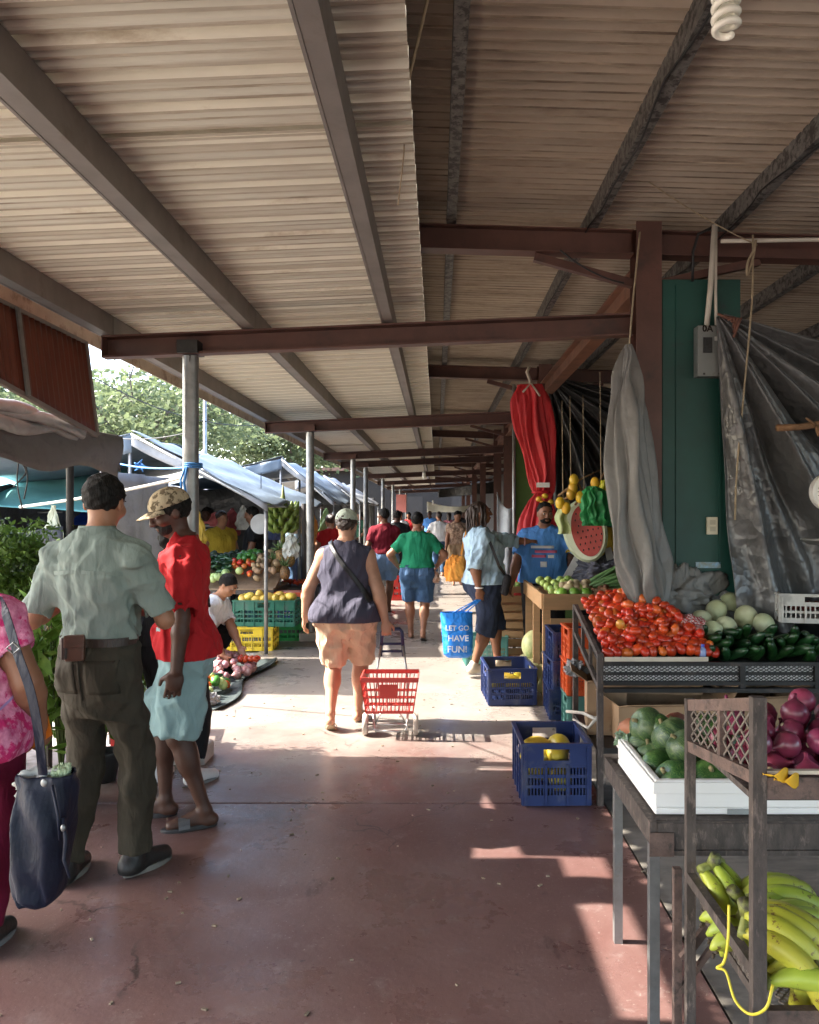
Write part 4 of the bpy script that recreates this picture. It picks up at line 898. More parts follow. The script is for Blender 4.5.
# ------------------------------------------------------------------ crates
def crate_mb(w,l,h,rows=3,handle=True,t=.007,bars=.017):
    """ventilated plastic crate, w along x, l along y; returns (body, rim)"""
    b = MB(); r = MB()
    b.box((-w/2+.012,-l/2+.012,.004),(w/2-.012,l/2-.012,.012))
    hz0 = .17*h; top = .66*h; bz = [(0,hz0)]; st = (top-hz0)/rows
    for i in range(rows): bz.append((hz0+st*(i+.68), hz0+st*(i+1)+.0))
    for ax,L,off in (('x',w,l/2),('y',l,w/2)):
        for sg in (-1,1):
            o = sg*(off-.01)
            def wb(u0,u1,z0,z1,tt=t,oo=0.):
                if ax == 'x': b.box((u0,o-tt/2+oo*sg,z0),(u1,o+tt/2+oo*sg,z1))
                else: b.box((o-tt/2+oo*sg,u0,z0),(o+tt/2+oo*sg,u1,z1))
            Lh = L/2-.014
            for z0,z1 in bz: wb(-Lh,Lh,z0,z1)
            if handle:
                hw = min(.07,L*.2); wb(-Lh,-hw,top,h-.012); wb(hw,Lh,top,h-.012); wb(-hw,hw,top,top+.06*h); wb(-hw,hw,h*.90,h-.012)
            else: wb(-Lh,Lh,top,h-.012)
            n = int(2*Lh/bars)
            for i in range(1,n):
                u = -Lh+2*Lh*i/n; wb(u-.0035,u+.0035,hz0,top,t*.8)
            for k in range(0,int(L/.11)+1):
                u = -Lh+2*Lh*k/max(1,int(L/.11)); u = max(-Lh+.006,min(Lh-.006,u))
                if not (handle and abs(u) < hw+.01): wb(u-.006,u+.006,.003,h-.02,.008,.0075)
                else: wb(u-.006,u+.006,.003,top,.008,.0075)
    for sx in (-1,1):
        for sy in (-1,1): b.box((sx*(w/2-.012)-.009,sy*(l/2-.012)-.009,.002),(sx*(w/2-.012)+.009,sy*(l/2-.012)+.009,h-.013))
    for sg in (-1,1):
        r.box((-w/2-.004,sg*(l/2-.006)-.011,h-.014),(w/2+.004,sg*(l/2-.006)+.011,h)); r.box((sg*(w/2-.006)-.011,-l/2+.0055,h-.0145),(sg*(w/2-.006)+.011,l/2-.0055,h-.0005))
    return b,r
def crate(loc,rz,w,l,h,m,label,group=None,rows=3,handle=True,bars=.017,name='plastic_crate'):
    t = thing(name,label,'crate',loc,rz,group); WLOC[t.name] = Vector((0,0,0))
    b,r = crate_mb(w,l,h,rows,handle,bars=bars); b.build('body',m,t); r.build('rim',m,t); return t
def restack(src,loc,rz,label,group=None):
    c = copy_tree(src); c.location = loc; c.rotation_euler = (0,0,rz); c['label'] = label
    if group: c['group'] = group
    return c
BLUEP = plastic('navy_plastic',(.018,.035,.125)); ORANGEP = plastic('orange_plastic',(.62,.105,.025)); TEALP = plastic('teal_plastic',(.10,.28,.25)); GREENP = plastic('green_plastic',(.02,.27,.06)); DGREENP = plastic('dark_green_plastic',(.015,.12,.075)); YELLOWP = plastic('yellow_plastic',(.70,.50,.03)); REDP = plastic('red_plastic',(.62,.05,.04)); WHITEP = plastic('grey_white_plastic',(.50,.49,.46)); BLACKP = plastic('black_plastic',(.012,.012,.013))
C1 = crate(P(555,805,4.28)*1+Vector((.005,.22,0)),R(1),.375,.46,.335,BLUEP,'blue crate of yellow melons on the walkway, nearest of the blue ones'); C1.location.z = .004
C2 = crate((.60,6.78,.004),R(3),.40,.56,.30,BLUEP,'empty-looking blue crate on the floor beside the woman with the blue bag'); 
x0 = px_(560,6.35)
ST = [restack(C1,(1.055+.012*((i*7)%3-1),6.27,.004+.215*i),R(2*((i*5)%3-1)),f'navy crate {("at the bottom","in the middle","on top")[i]} of the tall stack beside the wooden table','navy crates stacked beside the wooden table') for i in range(3)]
for q in ST: q.scale = (1,1,.69)
x1 = 1.06
OC = [crate((x1+.06,5.84,.004),0,.38,.30,.26,TEALP,'pale teal crate under the orange crates by the tomato rack')]
o1 = crate((x1+.055,5.84,.266),0,.38,.30,.24,ORANGEP,'lower orange crate of the pair beside the tomato rack','orange crates beside the tomato rack')
restack(o1,(x1+.065,5.85,.508),R(2),'upper orange crate of the pair beside the tomato rack','orange crates beside the tomato rack')
crate((.50,8.35,.004),R(4),.44,.34,.30,TEALP,'teal crate of greens standing behind the woman in light blue')
cw = P(797,600,4.95)
crate((2.26,4.86,.93),R(-14),.42,.50,.17,WHITEP,'grey-white ventilated crate on the right end of the tomato rack',rows=2,bars=.026)
# left stalls
cy = crate((px_(246,9.1),9.1+.2,.0),R(2),.60,.42,.27,YELLOWP,'yellow crate on the ground under a green crate of mangoes',rows=2,bars=.05)
crate((px_(264,9.1),9.32,.275),R(-2),.72,.42,.30,DGREENP,'dark green crate of yellow mangoes on the yellow crate',rows=3,bars=.04)
crate((px_(288,9.9),10.0,.0),R(3),.44,.40,.235,GREENP,'bright green crate on the ground under a fruit carton',rows=2,bars=.05)
crate((-2.02,5.55,.0),R(10),.36,.5,.30,REDP,'red crate behind the man in dark trousers',rows=3,bars=.03)
crate((px_(322,13.2)+.02,13.4,.0),0,.5,.4,.26,REDP,'red crate far along the left stalls under yellow fruit',rows=2,bars=.05)
m = crate((px_(312+90,14.5),14.5,.0),0,.36,.3,.42,REDP,'red crate of fruit standing beyond the green-shirted woman',rows=2,bars=.05)
# ------------------------------------------------------------------ produce
def proto(mb,m,smooth=True,name='p'):
    me = bpy.data.meshes.new(name); me.from_pydata([tuple(v) for v in mb.v],[],mb.f); me.validate()
    if smooth: me.polygons.foreach_set('use_smooth',[True]*len(me.polygons))
    me.materials.append(m); return me
def put(name,me,loc,label,cat,group=None,rot=None,s=1.):
    o = bpy.data.objects.new(name,me); COL.objects.link(o); o.location = loc
    o.rotation_euler = rot or (random.uniform(0,6.28),random.uniform(0,6.28),random.uniform(0,6.28)); o.scale = (s,s,s) if not isinstance(s,tuple) else s
    return tag(o,label,cat,group)
def prof_e(rx,h,n=10,p=1.): return [(max(1e-4,rx*math.sin(PI*i/n)**p),-h*math.cos(PI*i/n)) for i in range(n+1)]
def veg(n,c,rough=.3,**k): k.setdefault('rnd',.25); k.setdefault('rndh',.012); k.setdefault('var',.15); k.setdefault('coat',.15); return mat(n,c,rough,**k)
TOM = [veg('ripe_tomato',(.52,.045,.012),rndh=.006),veg('orange_tomato',(.58,.12,.02),rndh=.008),veg('yellowing_tomato',(.62,.30,.05))]
tm = []
for k in range(3):
    b = MB(); b.lathe([(max(1e-4,.027*math.sin(PI*i/10)**.85),-.036*math.cos(PI*i/10)) for i in range(11)],14); tm.append(proto(b,TOM[k],name='tomato'))
def heap(x0,x1,y0,y1,zf,step,jit,layers=1):
    pts = []; rowi = 0
    for L in range(layers):
        y = y0+(L%2)*step*.4
        while y <= y1:
            x = x0+(rowi%2)*step*.5
            while x <= x1:
                pts.append((x+random.uniform(-jit,jit),y+random.uniform(-jit,jit),L)); x += step
            y += step*.85; rowi += 1
    return [(x,y,zf(x,y)+L*0+random.uniform(-.006,.006),L) for x,y,L in pts]
def deck(y): return .715+(y-4.3)*.28                     # tomato rack deck
def tz(x,y):
    u = (x-.93)/.72; v = (y-4.36)/.68
    return deck(y)+.075+.10*max(0,math.sin(PI*min(1,max(0,u*.75+.08))))*min(1,v*1.6+.15)
n = 0
for (x,y,z,L) in heap(.935,1.64,4.36,5.06,tz,.049,.009)+[(random.uniform(.96,1.55),random.uniform(4.42,5.0),0,1) for _ in range(60)]:
    if L: z = tz(x,y)+.035
    if x > 1.54-(y-4.40)*.52: continue
    k = random.choices((0,1,2),(.86,.11,.03))[0]
    put('tomato',tm[k],(x,y,z),('ripe red plum tomato in the heap on the sloped rack','orange half-ripe tomato among the red ones on the sloped rack','yellowish tomato among the red ones on the sloped rack')[k],'tomato',('red tomatoes heaped on the rack','half-ripe tomatoes in the heap','yellowish tomatoes in the heap')[k],s=random.uniform(.88,1.12)); n += 1
# pale cabbages
CAB = veg('pale_cabbage',(.50,.53,.30),.55,rnd=.1,stain=(.62,.62,.45),sscale=5,sthr=.5,ssoft=.25,bump=.25,bscale=14,stretch=(1,1,.4),coat=0)
b = MB(); b.lathe(prof_e(.066,.058,14),20); cb = proto(b,CAB,name='cabbage')
for (px,py,d,s) in ((701,628,4.75,1),(716,618,4.9,1.05),(712,640,4.6,1),(730,616,5.0,1.1),(746,628,4.8,1.1),(726,635,4.65,1.05),(764,633,4.7,1),(690,640,4.62,.85),(757,625,4.95,1)):
    q = P(px,py,d); q.z = max(q.z,deck(d)+.06)+.03; put('cabbage',cb,q,'pale green cabbage in the pile between tomatoes and cucumbers','cabbage','pale cabbages on the rack',s=s)
# cucumbers
CUC = veg('dark_cucumber',(.012,.05,.014),.32,rnd=.3,stain=(.05,.12,.03),sscale=20,sthr=.58,bump=.2,bscale=50)
b = MB(); b.tube([(0.012*math.sin(PI*i/10),0,-.105+.21*i/10) for i in range(11)],[.010,.021,.026,.028,.028,.028,.028,.027,.025,.019,.008],12); cu = proto(b,CUC,name='cucumber')
for i in range(30):
    r_ = i%3; x = 1.50+.066*(i//3)+random.uniform(-.015,.015); y = 4.40+.085*r_+random.uniform(-.02,.02)
    put('cucumber',cu,(x,y,deck(y)+.055+.018*(r_!=0)+.015*math.sin(i)),'dark green cucumber in the pile on the right of the rack','cucumber','cucumbers piled on the rack',rot=(R(62+random.uniform(-14,14)),random.uniform(-.2,.2),R(random.uniform(-28,38))),s=random.uniform(.9,1.08))
# red net bag
NET = mat('red_white_net',(.42,.05,.045),.5,var=.2,scale=8); bands(NET,(1,1,.6),26,(.70,.55,.52),3.,.55,.08)
crumple('net_bag','red and white mesh bag lying between tomatoes and cabbages',P(689,628,4.62),(.10,.13,.085),NET,4,'bag',.28)
crumple('plastic_sheet','crumpled grey plastic sheet behind the tomatoes',P(676,592,5.0)-Vector((0,0,.03)),(.30,.13,.19),GREYT,11,'plastic sheet',.4)
crumple('plastic_sheet','smaller crumpled grey plastic sheet behind the cabbages',P(728,603,5.02)-Vector((0,0,.05)),(.30,.10,.11),mat('grey_film',(.20,.20,.20),.35,crinkle=.6),12,'plastic sheet',.4)
m = MB(); m.box((1.66,4.99,.86),(2.0,5.12,.99)); bevel(tag(m.build('black_tray',BLACKP,base=(1.8,5.0,.86)),'black plastic tray behind the pale cabbages','tray'),.01)
bb = thing('small_bottle','small blue-capped plastic bottle at the front of the cucumbers','bottle',(1.44,4.33,.77)); m = MB(); m.lathe([(.016,0),(.018,.02),(.018,.05),(.008,.065)],12,Matrix.Translation((1.44,4.335,.78))); m.build('body',mat('blue_clear',(.25,.33,.6),.2),bb,True); m = MB(); m.lathe([(.009,.065),(.009,.08)],10,Matrix.Translation((1.44,4.335,.78))); m.build('cap',mat('blue_cap',(.05,.1,.5),.4),bb)
# ------------------------------------------------------------------ tomato rack
TR = thing('display_rack','black iron display rack with a sloped deck of tomatoes and cucumbers','rack',(.876,4.3,0))
xl,xr = .876,2.75
for (x,y,z) in ((xl,4.3,.825),(xl,5.06,1.0),(xr,4.3,.825),(xr,5.06,1.0)):
    m = MB(); m.cbox((x,y,z/2-.01),(.032,.032,z)); m.build('leg',OLDWOOD,TR)
for x in (xl,xr):
    m = MB(); a = Vector((x,4.316,.80)); b_ = Vector((x,5.044,.98)); m.bar(a,b_,.022,.03); m.bar(a-Vector((0,0,.17)),b_-Vector((0,0,.17)),.022,.028)
    for t_ in (.34,.67): q = a.lerp(b_,t_); m.bar(q-Vector((0,0,.155)),q-Vector((0,0,.015)),.018,.022)
    m.build('side_rail',OLDWOOD,TR)
m = MB(); m.prism([(xl+.014,4.29,.700),(xr-.014,4.29,.700),(xr-.014,5.05,.913),(xl+.014,5.05,.913)],(0,0,.012)); m.build('deck',BLACKIRON,TR)
m = MB(); m.box((xl+.017,4.275,.648),(xr-.017,4.30,.668)); m.box((xl+.017,4.275,.752),(xr-.017,4.30,.772)); m.box((xl+.017,4.262,.612),(xr-.017,4.30,.634))
for x in (1.62,2.02): m.box((x,4.272,.634),(x+.028,4.298,.752))
m.build('front_rail',BLACKIRON,TR)
m = MB(); m.box((xl+.017,4.302,.648),(xr-.017,4.306,.765)); m.build('liner',mat('dirty_white_liner',(.78,.78,.77),.6,var=.15,scale=14),TR)
m = MB(); m.lattice((xl+.02,4.294,.668),(xr-xl-.04,0,0),(0,0,.084),62,5,.0019); m.build('mesh_panel',BLACKIRON,TR)
m = MB(); m.box((xl+.02,4.275,.776),(1.45,4.283,.80)); m.build('card_lip',mat('cream_card',(.56,.50,.40),.8),TR)
m = MB(); m.box((xl-.01,4.31,.285),(xr,5.05,.30)); m.box((xl,4.285,.28),(xr,4.31,.312)); m.build('shelf',BLACKIRON,TR)
for i in range(24):
    pass
# cartons on its lower shelf
def carton(loc,rz,w,l,h,label,open_=True,m_=CARD,group=None,name='cardboard_box'):
    t = thing(name,label,'box',loc,rz,group); WLOC[t.name] = Vector((0,0,0)); b = MB(); e = .006
    b.box((-w/2,-l/2,0),(w/2,l/2,.006)); b.box((-w/2,-l/2,.006),(w/2,-l/2+e,h)); b.box((-w/2,l/2-e,.006),(w/2,l/2,h)); b.box((-w/2,-l/2+e,.006),(-w/2+e,l/2-e,h)); b.box((w/2-e,-l/2+e,.006),(w/2,l/2-e,h)); b.build('body',m_,t)
    if open_:
        for (p,q,dv) in (((-w/2,-l/2,h),(w/2,-l/2,h),(0,-.10,.03)),((-w/2,l/2,h),(w/2,l/2,h),(0,.06,.12)),((-w/2,-l/2,h),(-w/2,l/2,h),(-.09,0,.06)),((w/2,-l/2,h),(w/2,l/2,h),(.07,0,.10))):
            p,q,dv = Vector(p),Vector(q),Vector(dv); f = MB(); k = (q-p)*.03; nrm = (q-p).cross(dv).normalized()*.004
            f.prism([p,q,q+dv-k,p+dv+k],nrm); f.build('flap',m_,t)
    else:
        f = MB(); f.box((-w/2,-l/2,h),(w/2,l/2,h+.004)); f.build('lid',m_,t)
    return t
CARD2 = mat('worn_card',(.34,.225,.135),.85,var=.2,scale=4,stain=(.20,.125,.07),sscale=4,sthr=.55)
c1 = carton((1.30,4.62,.305),R(3),.62,.40,.20,'open cardboard carton with a dark printed mark under the tomatoes')
m = MB(); rg = random.Random(4)
for k in range(26):
    a = rg.uniform(-1,1); x = .12+a*.09; z = .10+.045*(1-abs(a))*rg.uniform(-.3,1.2); m.cbox((x,-.2025,z+.01),(.02,.003,.006),Matrix.Rotation(rg.uniform(-1,1),3,'Y'))
m.build('printed_mark',mat('ink_black',(.02,.017,.015),.8),c1,world=False)
carton((.99,4.72,.305),R(-8),.22,.34,.30,'tall narrow carton squeezed at the left end of the lower shelf',True,CARD2)
carton((1.30,4.78,.515),R(-5),.50,.26,.10,'flattened worn carton lying on the open carton',False,CARD2)
carton((1.86,4.7,.305),R(6),.40,.36,.22,'shadowed carton at the right end of the lower shelf',True,CARD2)
crumple('plastic_bag','crumpled grey plastic bag hanging off the rack by the orange crates',(.84,4.86,.62),(.07,.10,.06),mat('grey_bag_film',(.24,.25,.26),.35,crinkle=.5),21,'plastic bag',.4)
m = MB(); m.tube([(.80,4.92,.35),(.84,4.6,.42),(.87,4.33,.45)],.01,6); m.tube([(.82,4.8,.33),(.85,4.5,.36),(.875,4.34,.47)],.008,6); tag(m.build('cloth_strip',mat('pale_rag2',(.55,.52,.46),.85),base=(.84,4.6,.4),smooth=True),'pale twisted cloth strip tied across the side of the tomato rack','cloth strip')
# ------------------------------------------------------------------ low table with squash
T2 = thing('low_table','low table with weathered wooden top rail and steel legs, in front of the tomato rack','table',(.66,2.4,0))
m = MB(); m.box((.655,2.40,.612),(1.9,3.0,.650)); m.build('top',OLDWOOD,T2)
m = MB(); m.box((.632,2.375,.585),(.654,3.01,.652)); m.box((.655,2.372,.572),(1.9,2.398,.648)); m.box((.655,2.366,.556),(1.9,2.396,.571)); m.build('apron',OLDWOOD,T2)
m = MB(); m.box((.628,2.362,.555),(.70,2.3655,.625)); m.build('corner_block',OLDWOOD2,T2)
for (x,y) in ((.662,2.93),(.655,2.42),(1.85,2.93),(1.85,2.42)):
    m = MB(); m.cbox((x,y,.29),(.030,.030,.60)); m.build('leg',STEEL,T2)
def tray(x0,x1,y0,y1,z,h,label):
    t = thing('foam_tray',label,'tray',((x0+x1)/2,y0,z)); m = MB(); e = .022
    m.box((x0,y0,z),(x1,y1,z+.02)); m.box((x0,y0,z+.02),(x1,y0+e,z+h)); m.box((x0,y1-e,z+.02),(x1,y1,z+h)); m.box((x0,y0+e,z+.02),(x0+e,y1-e,z+h)); m.box((x1-e,y0+e,z+.02),(x1,y1-e,z+h)); bevel(m.build('body',FOAM,t),.006,3)
    m = MB()
    for (a,b_,c,d_) in ((x0-.008,x1+.008,y0-.008,y0-.0005),(x0-.008,x1+.008,y1+.0005,y1+.008)): m.box((a,c,z+h*.62),(b_,d_,z+h*.96))
    m.box((x0-.008,y0,z+h*.62),(x0-.0005,y1,z+h*.96)); bevel(m.build('lip',FOAM,t),.003); return t
t1 = tray(.662,.975,2.43,2.93,.653,.105,'white foam tray heaped with round dark green squash')
tray(.995,1.42,2.43,2.93,.653,.105,'white foam tray behind the onion rack, right of the squash tray')
m = MB(); m.box((.88,2.4225,.657),(.95,2.4265,.672)); m.build('tape',mat('grey_tape',(.25,.27,.27),.5),t1)
SQ = [veg('dark_squash',(.018,.075,.016),.38,rnd=.25,stain=(.10,.20,.05),sscale=9,sthr=.53,ssoft=.08,stretch=(1,1,.25),bump=.2,bscale=30),veg('grey_squash',(.03,.075,.028),.5,rnd=.2,stain=(.16,.20,.10),sscale=12,sthr=.53,ssoft=.1,stretch=(1,1,.3),bump=.2,bscale=30)]
for mm in SQ: bands(mm,(9,9,1.2),7,(.09,.15,.04),14,.76,.12)
sq = []
for k in range(2):
    b = MB(); b.lathe([(max(1e-4,.080*math.sin(PI*i/16)**.8),-.058*math.cos(PI*i/16)+.012*max(0,1-abs(i-16)/2.5)*-1) for i in range(17)],48,lobes=10,amp=.05); sq.append(proto(b,SQ[k],name='squash'))
sqp = [(x,y,.735) for x in (.745,.865,.985) for y in (2.515,2.635,2.755,2.86)]+[(x,y,.812) for x in (.80,.93) for y in (2.57,2.70,2.82)]+[(.75,2.86,.815)]
for i,(x,y,z) in enumerate(sqp):
    k = (i*7)%5 in (1,4); s = random.uniform(.80,.98); q = Vector((x+random.uniform(-.012,.012),y+random.uniform(-.012,.012),z+random.uniform(-.008,.008)))
    t = thing('squash',('dusty grey-green squash in the white foam tray' if k else 'dark green ribbed squash in the white foam tray'),'squash',q,0,('dark green squash in the foam tray','grey-green squash in the foam tray')[k]); WLOC[t.name]=Vector((0,0,0))
    t.rotation_euler = (random.uniform(-1.2,1.2),random.uniform(-1.2,1.2),random.uniform(0,6)); t.scale = (s*.86,s*.86,s*.98)
    o = bpy.data.objects.new('flesh',sq[k]); COL.objects.link(o); o.parent = t
    b = MB(); b.tube([(0,0,.042),(.003,0,.056),(.008,.003,.066)],[.011,.008,.009],8); b.build('stalk',mat('dry_stalk',(.24,.20,.10),.8),t,True)
crumple('wrapped_greens','greens wrapped in clear film at the back corner of the squash tray',P(628,738,2.9),(.055,.05,.05),mat('film_green',(.30,.36,.30),.25,var=.5,scale=20,c2=(.10,.20,.09),crinkle=.5),31,'vegetables',.3)
SWP = veg('sweet_potato',(.30,.10,.06),.7,rnd=.15); b = MB(); b.tube([(0,.01*math.sin(i),-.09+.02*i) for i in range(10)],[.008,.022,.032,.036,.037,.035,.032,.027,.018,.006],12); sp_ = proto(b,SWP)
for i,(x,y) in enumerate(((.74,2.88),(.82,2.9))): put('sweet_potato',sp_,(x,y,.80),'reddish sweet potato behind the squash','sweet potato','sweet potatoes behind the squash',rot=(1.3,.3*i,1.2+.5*i))
# ------------------------------------------------------------------ onion rack with banana basket
OR_ = thing('onion_rack','weathered wooden rack with wire sides holding red onions above and bananas below','rack',(.74,1.85,0))
nx,ny_,fx,fy = .742,1.85,.715,2.26
for (x,y,z,w) in ((nx,ny_,1.145,.032),(fx,fy,1.045,.026),(1.75,1.85,1.14,.03),(1.75,2.26,1.045,.03)):
    m = MB(); m.cbox((x,y,z/2),(w,w*.8,z)); m.build('post',OLDWOOD,OR_)
a0,a1 = Vector((nx,ny_+.013,1.125)),Vector((fx,fy-.012,1.03)); b0,b1 = Vector((nx,ny_+.013,.955)),Vector((fx,fy-.012,.915))
m = MB(); m.bar(a0,a1,.022,.03); m.bar(b0,b1,.022,.03); mid = (a0.lerp(a1,.48),b0.lerp(b1,.48)); m.bar(mid[0],mid[1],.018,.02); m.build('side_frame',OLDWOOD2,OR_)
m = MB(); m.lattice4(b0,b1,a0,a1,8,4,.0026); m.build('wire_panel',mat('old_wire',(.20,.17,.145),.55,.4,var=.2,scale=20),OR_)
m = MB(); m.box((nx+.017,1.838,.912),(1.74,1.862,.962)); m.build('front_board',OLDWOOD2,OR_)
m = MB(); m.box((nx+.017,1.842,.968),(1.74,1.858,.976)); m.build('card_lip',mat('cream_card',(.56,.50,.40),.8),OR_)
m = MB(); m.box((fx+.02,1.865,.90),(1.74,2.27,.915)); m.build('deck',OLDWOOD,OR_)
c0,c1_ = Vector((nx,ny_+.013,.505)),Vector((fx,fy-.012,.545)); d0,d1 = Vector((nx+.035,ny_+.013,.40)),Vector((fx+.035,fy-.012,.45))
m = MB(); m.bar(c0,c1_,.024,.028); m.bar(d0,d1,.02,.022); m.build('basket_frame',OLDWOOD,OR_)
m = MB(); m.lattice4(d0,d1,c0,c1_,16,4,.0026); m.build('basket_mesh',mat('old_wire',(.20,.17,.145)),OR_)
m = MB(); m.lattice((nx+.10,1.86,.36),(.9,0,0),(0,.39,.03),40,18,.0022); m.build('basket_floor',mat('old_wire',(.2,.17,.145)),OR_)
m = MB(); m.box((nx+.017,1.84,.385),(1.74,1.862,.425)); m.build('basket_rail',OLDWOOD2,OR_)
m = MB(); m.bar((.69,2.30,.0),(.69,2.30,.55),.022,.022); m.bar((.70,2.28,.30),(.80,2.28,.43),.018,.022); m.bar((.70,2.295,.20),(.86,2.26,.46),.02,.014); m.build('brace',OLDWOOD2,OR_)
ONI = veg('red_onion',(.25,.035,.085),.38,rnd=.35,rndh=.012,stain=(.30,.10,.13),sscale=7,sthr=.55,ssoft=.2,stretch=(2.2,2.2,.25),var=.3,scale=9,coat=.3)
b = MB(); b.lathe([(.004,-.043),(.010,-.040),(.028,-.033),(.040,-.018),(.0445,0),(.041,.016),(.030,.030),(.016,.040),(.008,.048),(.0055,.058),(.007,.066)],22); on = proto(b,ONI,name='onion')
b = MB(); b.lathe([(.008,-.041),(.009,-.0435),(.004,-.046)],10); rt = proto(b,mat('onion_root',(.45,.36,.24),.9)); 
ol = 'purple-red onion with a dry papery skin on the upper rack'
def onion(p,s):
    t = thing('onion',ol,'onion',p,0,'red onions heaped on the upper rack'); t.rotation_euler = (random.gauss(0,1.1),random.gauss(0,1.1),random.uniform(0,6)); t.scale = (s,)*3; WLOC[t.name]=Vector((0,0,0))
    o = bpy.data.objects.new('bulb',on); COL.objects.link(o); o.parent = t; o = bpy.data.objects.new('root',rt); COL.objects.link(o); o.parent = t
for iy in range(5):
    for ix in range(9):
        for L in range(2):
            if L and iy in (0,): continue
            x = .785+.085*ix+.04*((iy+L)%2)+random.uniform(-.01,.01); y = 1.90+.078*iy+random.uniform(-.01,.01); z = .945+L*.050+.005*iy*L+random.uniform(-.006,.006)
            if ix > 6 and L == 0 and iy > 1: continue
            onion((x,y,z),random.uniform(.70,.88))
for (x,y,z) in ((.93,2.08,1.05),(1.02,2.0,1.045),(1.1,2.1,1.055),(1.2,2.05,1.05),(.99,2.17,1.06),(1.13,1.97,1.065)): onion((x,y,z),.8)
m = MB(); rg = random.Random(2)
fl = thing('yellow_leaf','curled yellow leaf resting on the front board of the onion rack','leaf',(.79,1.835,.965))
for k,(x,z,w,a) in enumerate(((.775,.972,.03,.2),(.80,.96,.032,-.3))):
    m = MB(); m.grid(lambda u,v: (x+(u-.5)*.06*math.cos(a), 1.832-.015*math.sin(PI*u), z+w*(v-.5)*math.sin(PI*min(.97,max(.06,u)))+.012*math.sin(5*u)*math.cos(3*v)),12,6); o = m.build('blade',mat('yellow_petal',(.72,.42,.02),.5,transl=.2),fl,True); o.modifiers.new('t','SOLIDIFY').thickness=.001
# plantains
BAN = [veg('green_plantain',(.36,.48,.045),.42,rnd=.12,rndh=.012,coat=0,stain=(.13,.10,.03),sscale=34,sthr=.60,ssoft=.03,var=.2,c2=(.36,.40,.05)),veg('yellow_plantain',(.58,.52,.045),.42,rnd=.12,rndh=.01,coat=0,stain=(.18,.11,.03),sscale=34,sthr=.59,ssoft=.03,var=.2,c2=(.42,.44,.05)),mat('plantain_tip',(.05,.035,.02),.8)]
def banana_mb(L=.25,r=.0275,bend=.75):
    b = MB(); n = 16; pts = []; rs = []
    for i in range(n+1):
        u = i/n; a = (u-.5)*bend*2; rad = L/(2*bend); pts.append((rad*math.sin(a), 0, rad*math.cos(a)-rad))
        rs.append(r*(.32 if i==0 else min(1,.40+2.2*u) if u < .3 else (1 if u < .78 else max(.16,1-((u-.78)/.22)**1.6*.84))))
    b.tube(pts,rs,7); return b
bm_ = [proto(banana_mb(),BAN[k],name='plantain') for k in (0,1)]
tipm = MB(); tipm.tube([(0,0,0),(.012,0,-.006)],[.0045,.0035],6); tipme = proto(tipm,BAN[2])
def bunch(loc,rot,n,k,label,fan_=.26,s=1.):
    t = thing('plantain_bunch',label,'plantains',loc); t.rotation_euler = rot; t.scale=(s,)*3; WLOC[t.name] = Vector((0,0,0))
    for i in range(n):
        u = i-(n-1)/2; o = bpy.data.objects.new('plantain',bm_[k if k < 2 else i%2]); COL.objects.link(o); o.parent = t
        o.location = (.11+random.uniform(-.008,.008),u*.042,-.012*u*u*.5+random.uniform(-.004,.004)); o.rotation_euler = (u*fan_+random.uniform(-.08,.08),random.uniform(-.1,.1),u*.12)
        q = bpy.data.objects.new('tip',tipme); COL.objects.link(q); q.parent = o; q.location = (.104,0,-.052); q.rotation_euler = (0,.9,0)
    b = MB(); b.tube([(-.03,0,-.02),(.0,0,-.045)],[.016,.02],8); b.tube([(0,-.016*n,-.05),(0,.016*n,-.05)],[.014,.014],6); b.build('stem',mat('plantain_stem',(.20,.22,.05),.6,stain=(.06,.05,.03),sscale=14,sthr=.5),t,True); return t
def bp(px,py,d): return P(px,py,d)
bunch(bp(724,866,2.20),(R(5),R(70),R(-55)),3,0,'small green plantain bunch leaning over the far rim of the basket',.2,.95)
bunch(bp(742,882,2.16),(R(0),R(8),R(8)),3,0,'green plantain bunch lying across the back of the basket',.3)
bunch(bp(762,900,2.06),(R(-10),R(20),R(28)),4,0,'green plantain bunch in the middle of the basket behind the yellow ones',.3)
bunch(bp(760,905,1.95),(R(20),R(35),R(-18)),4,1,'yellow plantain bunch at the front of the basket',.25,1.05)
bunch(bp(768,950,1.92),(R(-5),R(14),R(-8)),4,2,'yellow-green plantain bunch low at the front of the basket',.28,1.05)
bunch(bp(820,965,1.90),(R(5),R(75),R(60)),3,1,'yellow plantain bunch hanging down at the right of the basket',.25)
bunch(bp(795,935,2.10),(R(5),R(-10),R(170)),4,0,'green plantain bunch on the right side of the basket',.28)
bunch(bp(745,925,2.12),(R(5),R(10),R(15)),4,0,'green plantain bunch at the bottom of the basket against the wire',.28)
q = bp(729,905,1.92)
rope([q,bp(728,940,1.90),bp(724,962,1.90),bp(717,968,1.90),bp(726,972,1.89),bp(735,1000,1.86),bp(750,1014,1.82),bp(766,1008,1.78),bp(773,985,1.80)],.0035,'loose yellow plastic string hanging from the banana basket',mat('yellow_string',(.72,.60,.05),.5),'string','string')
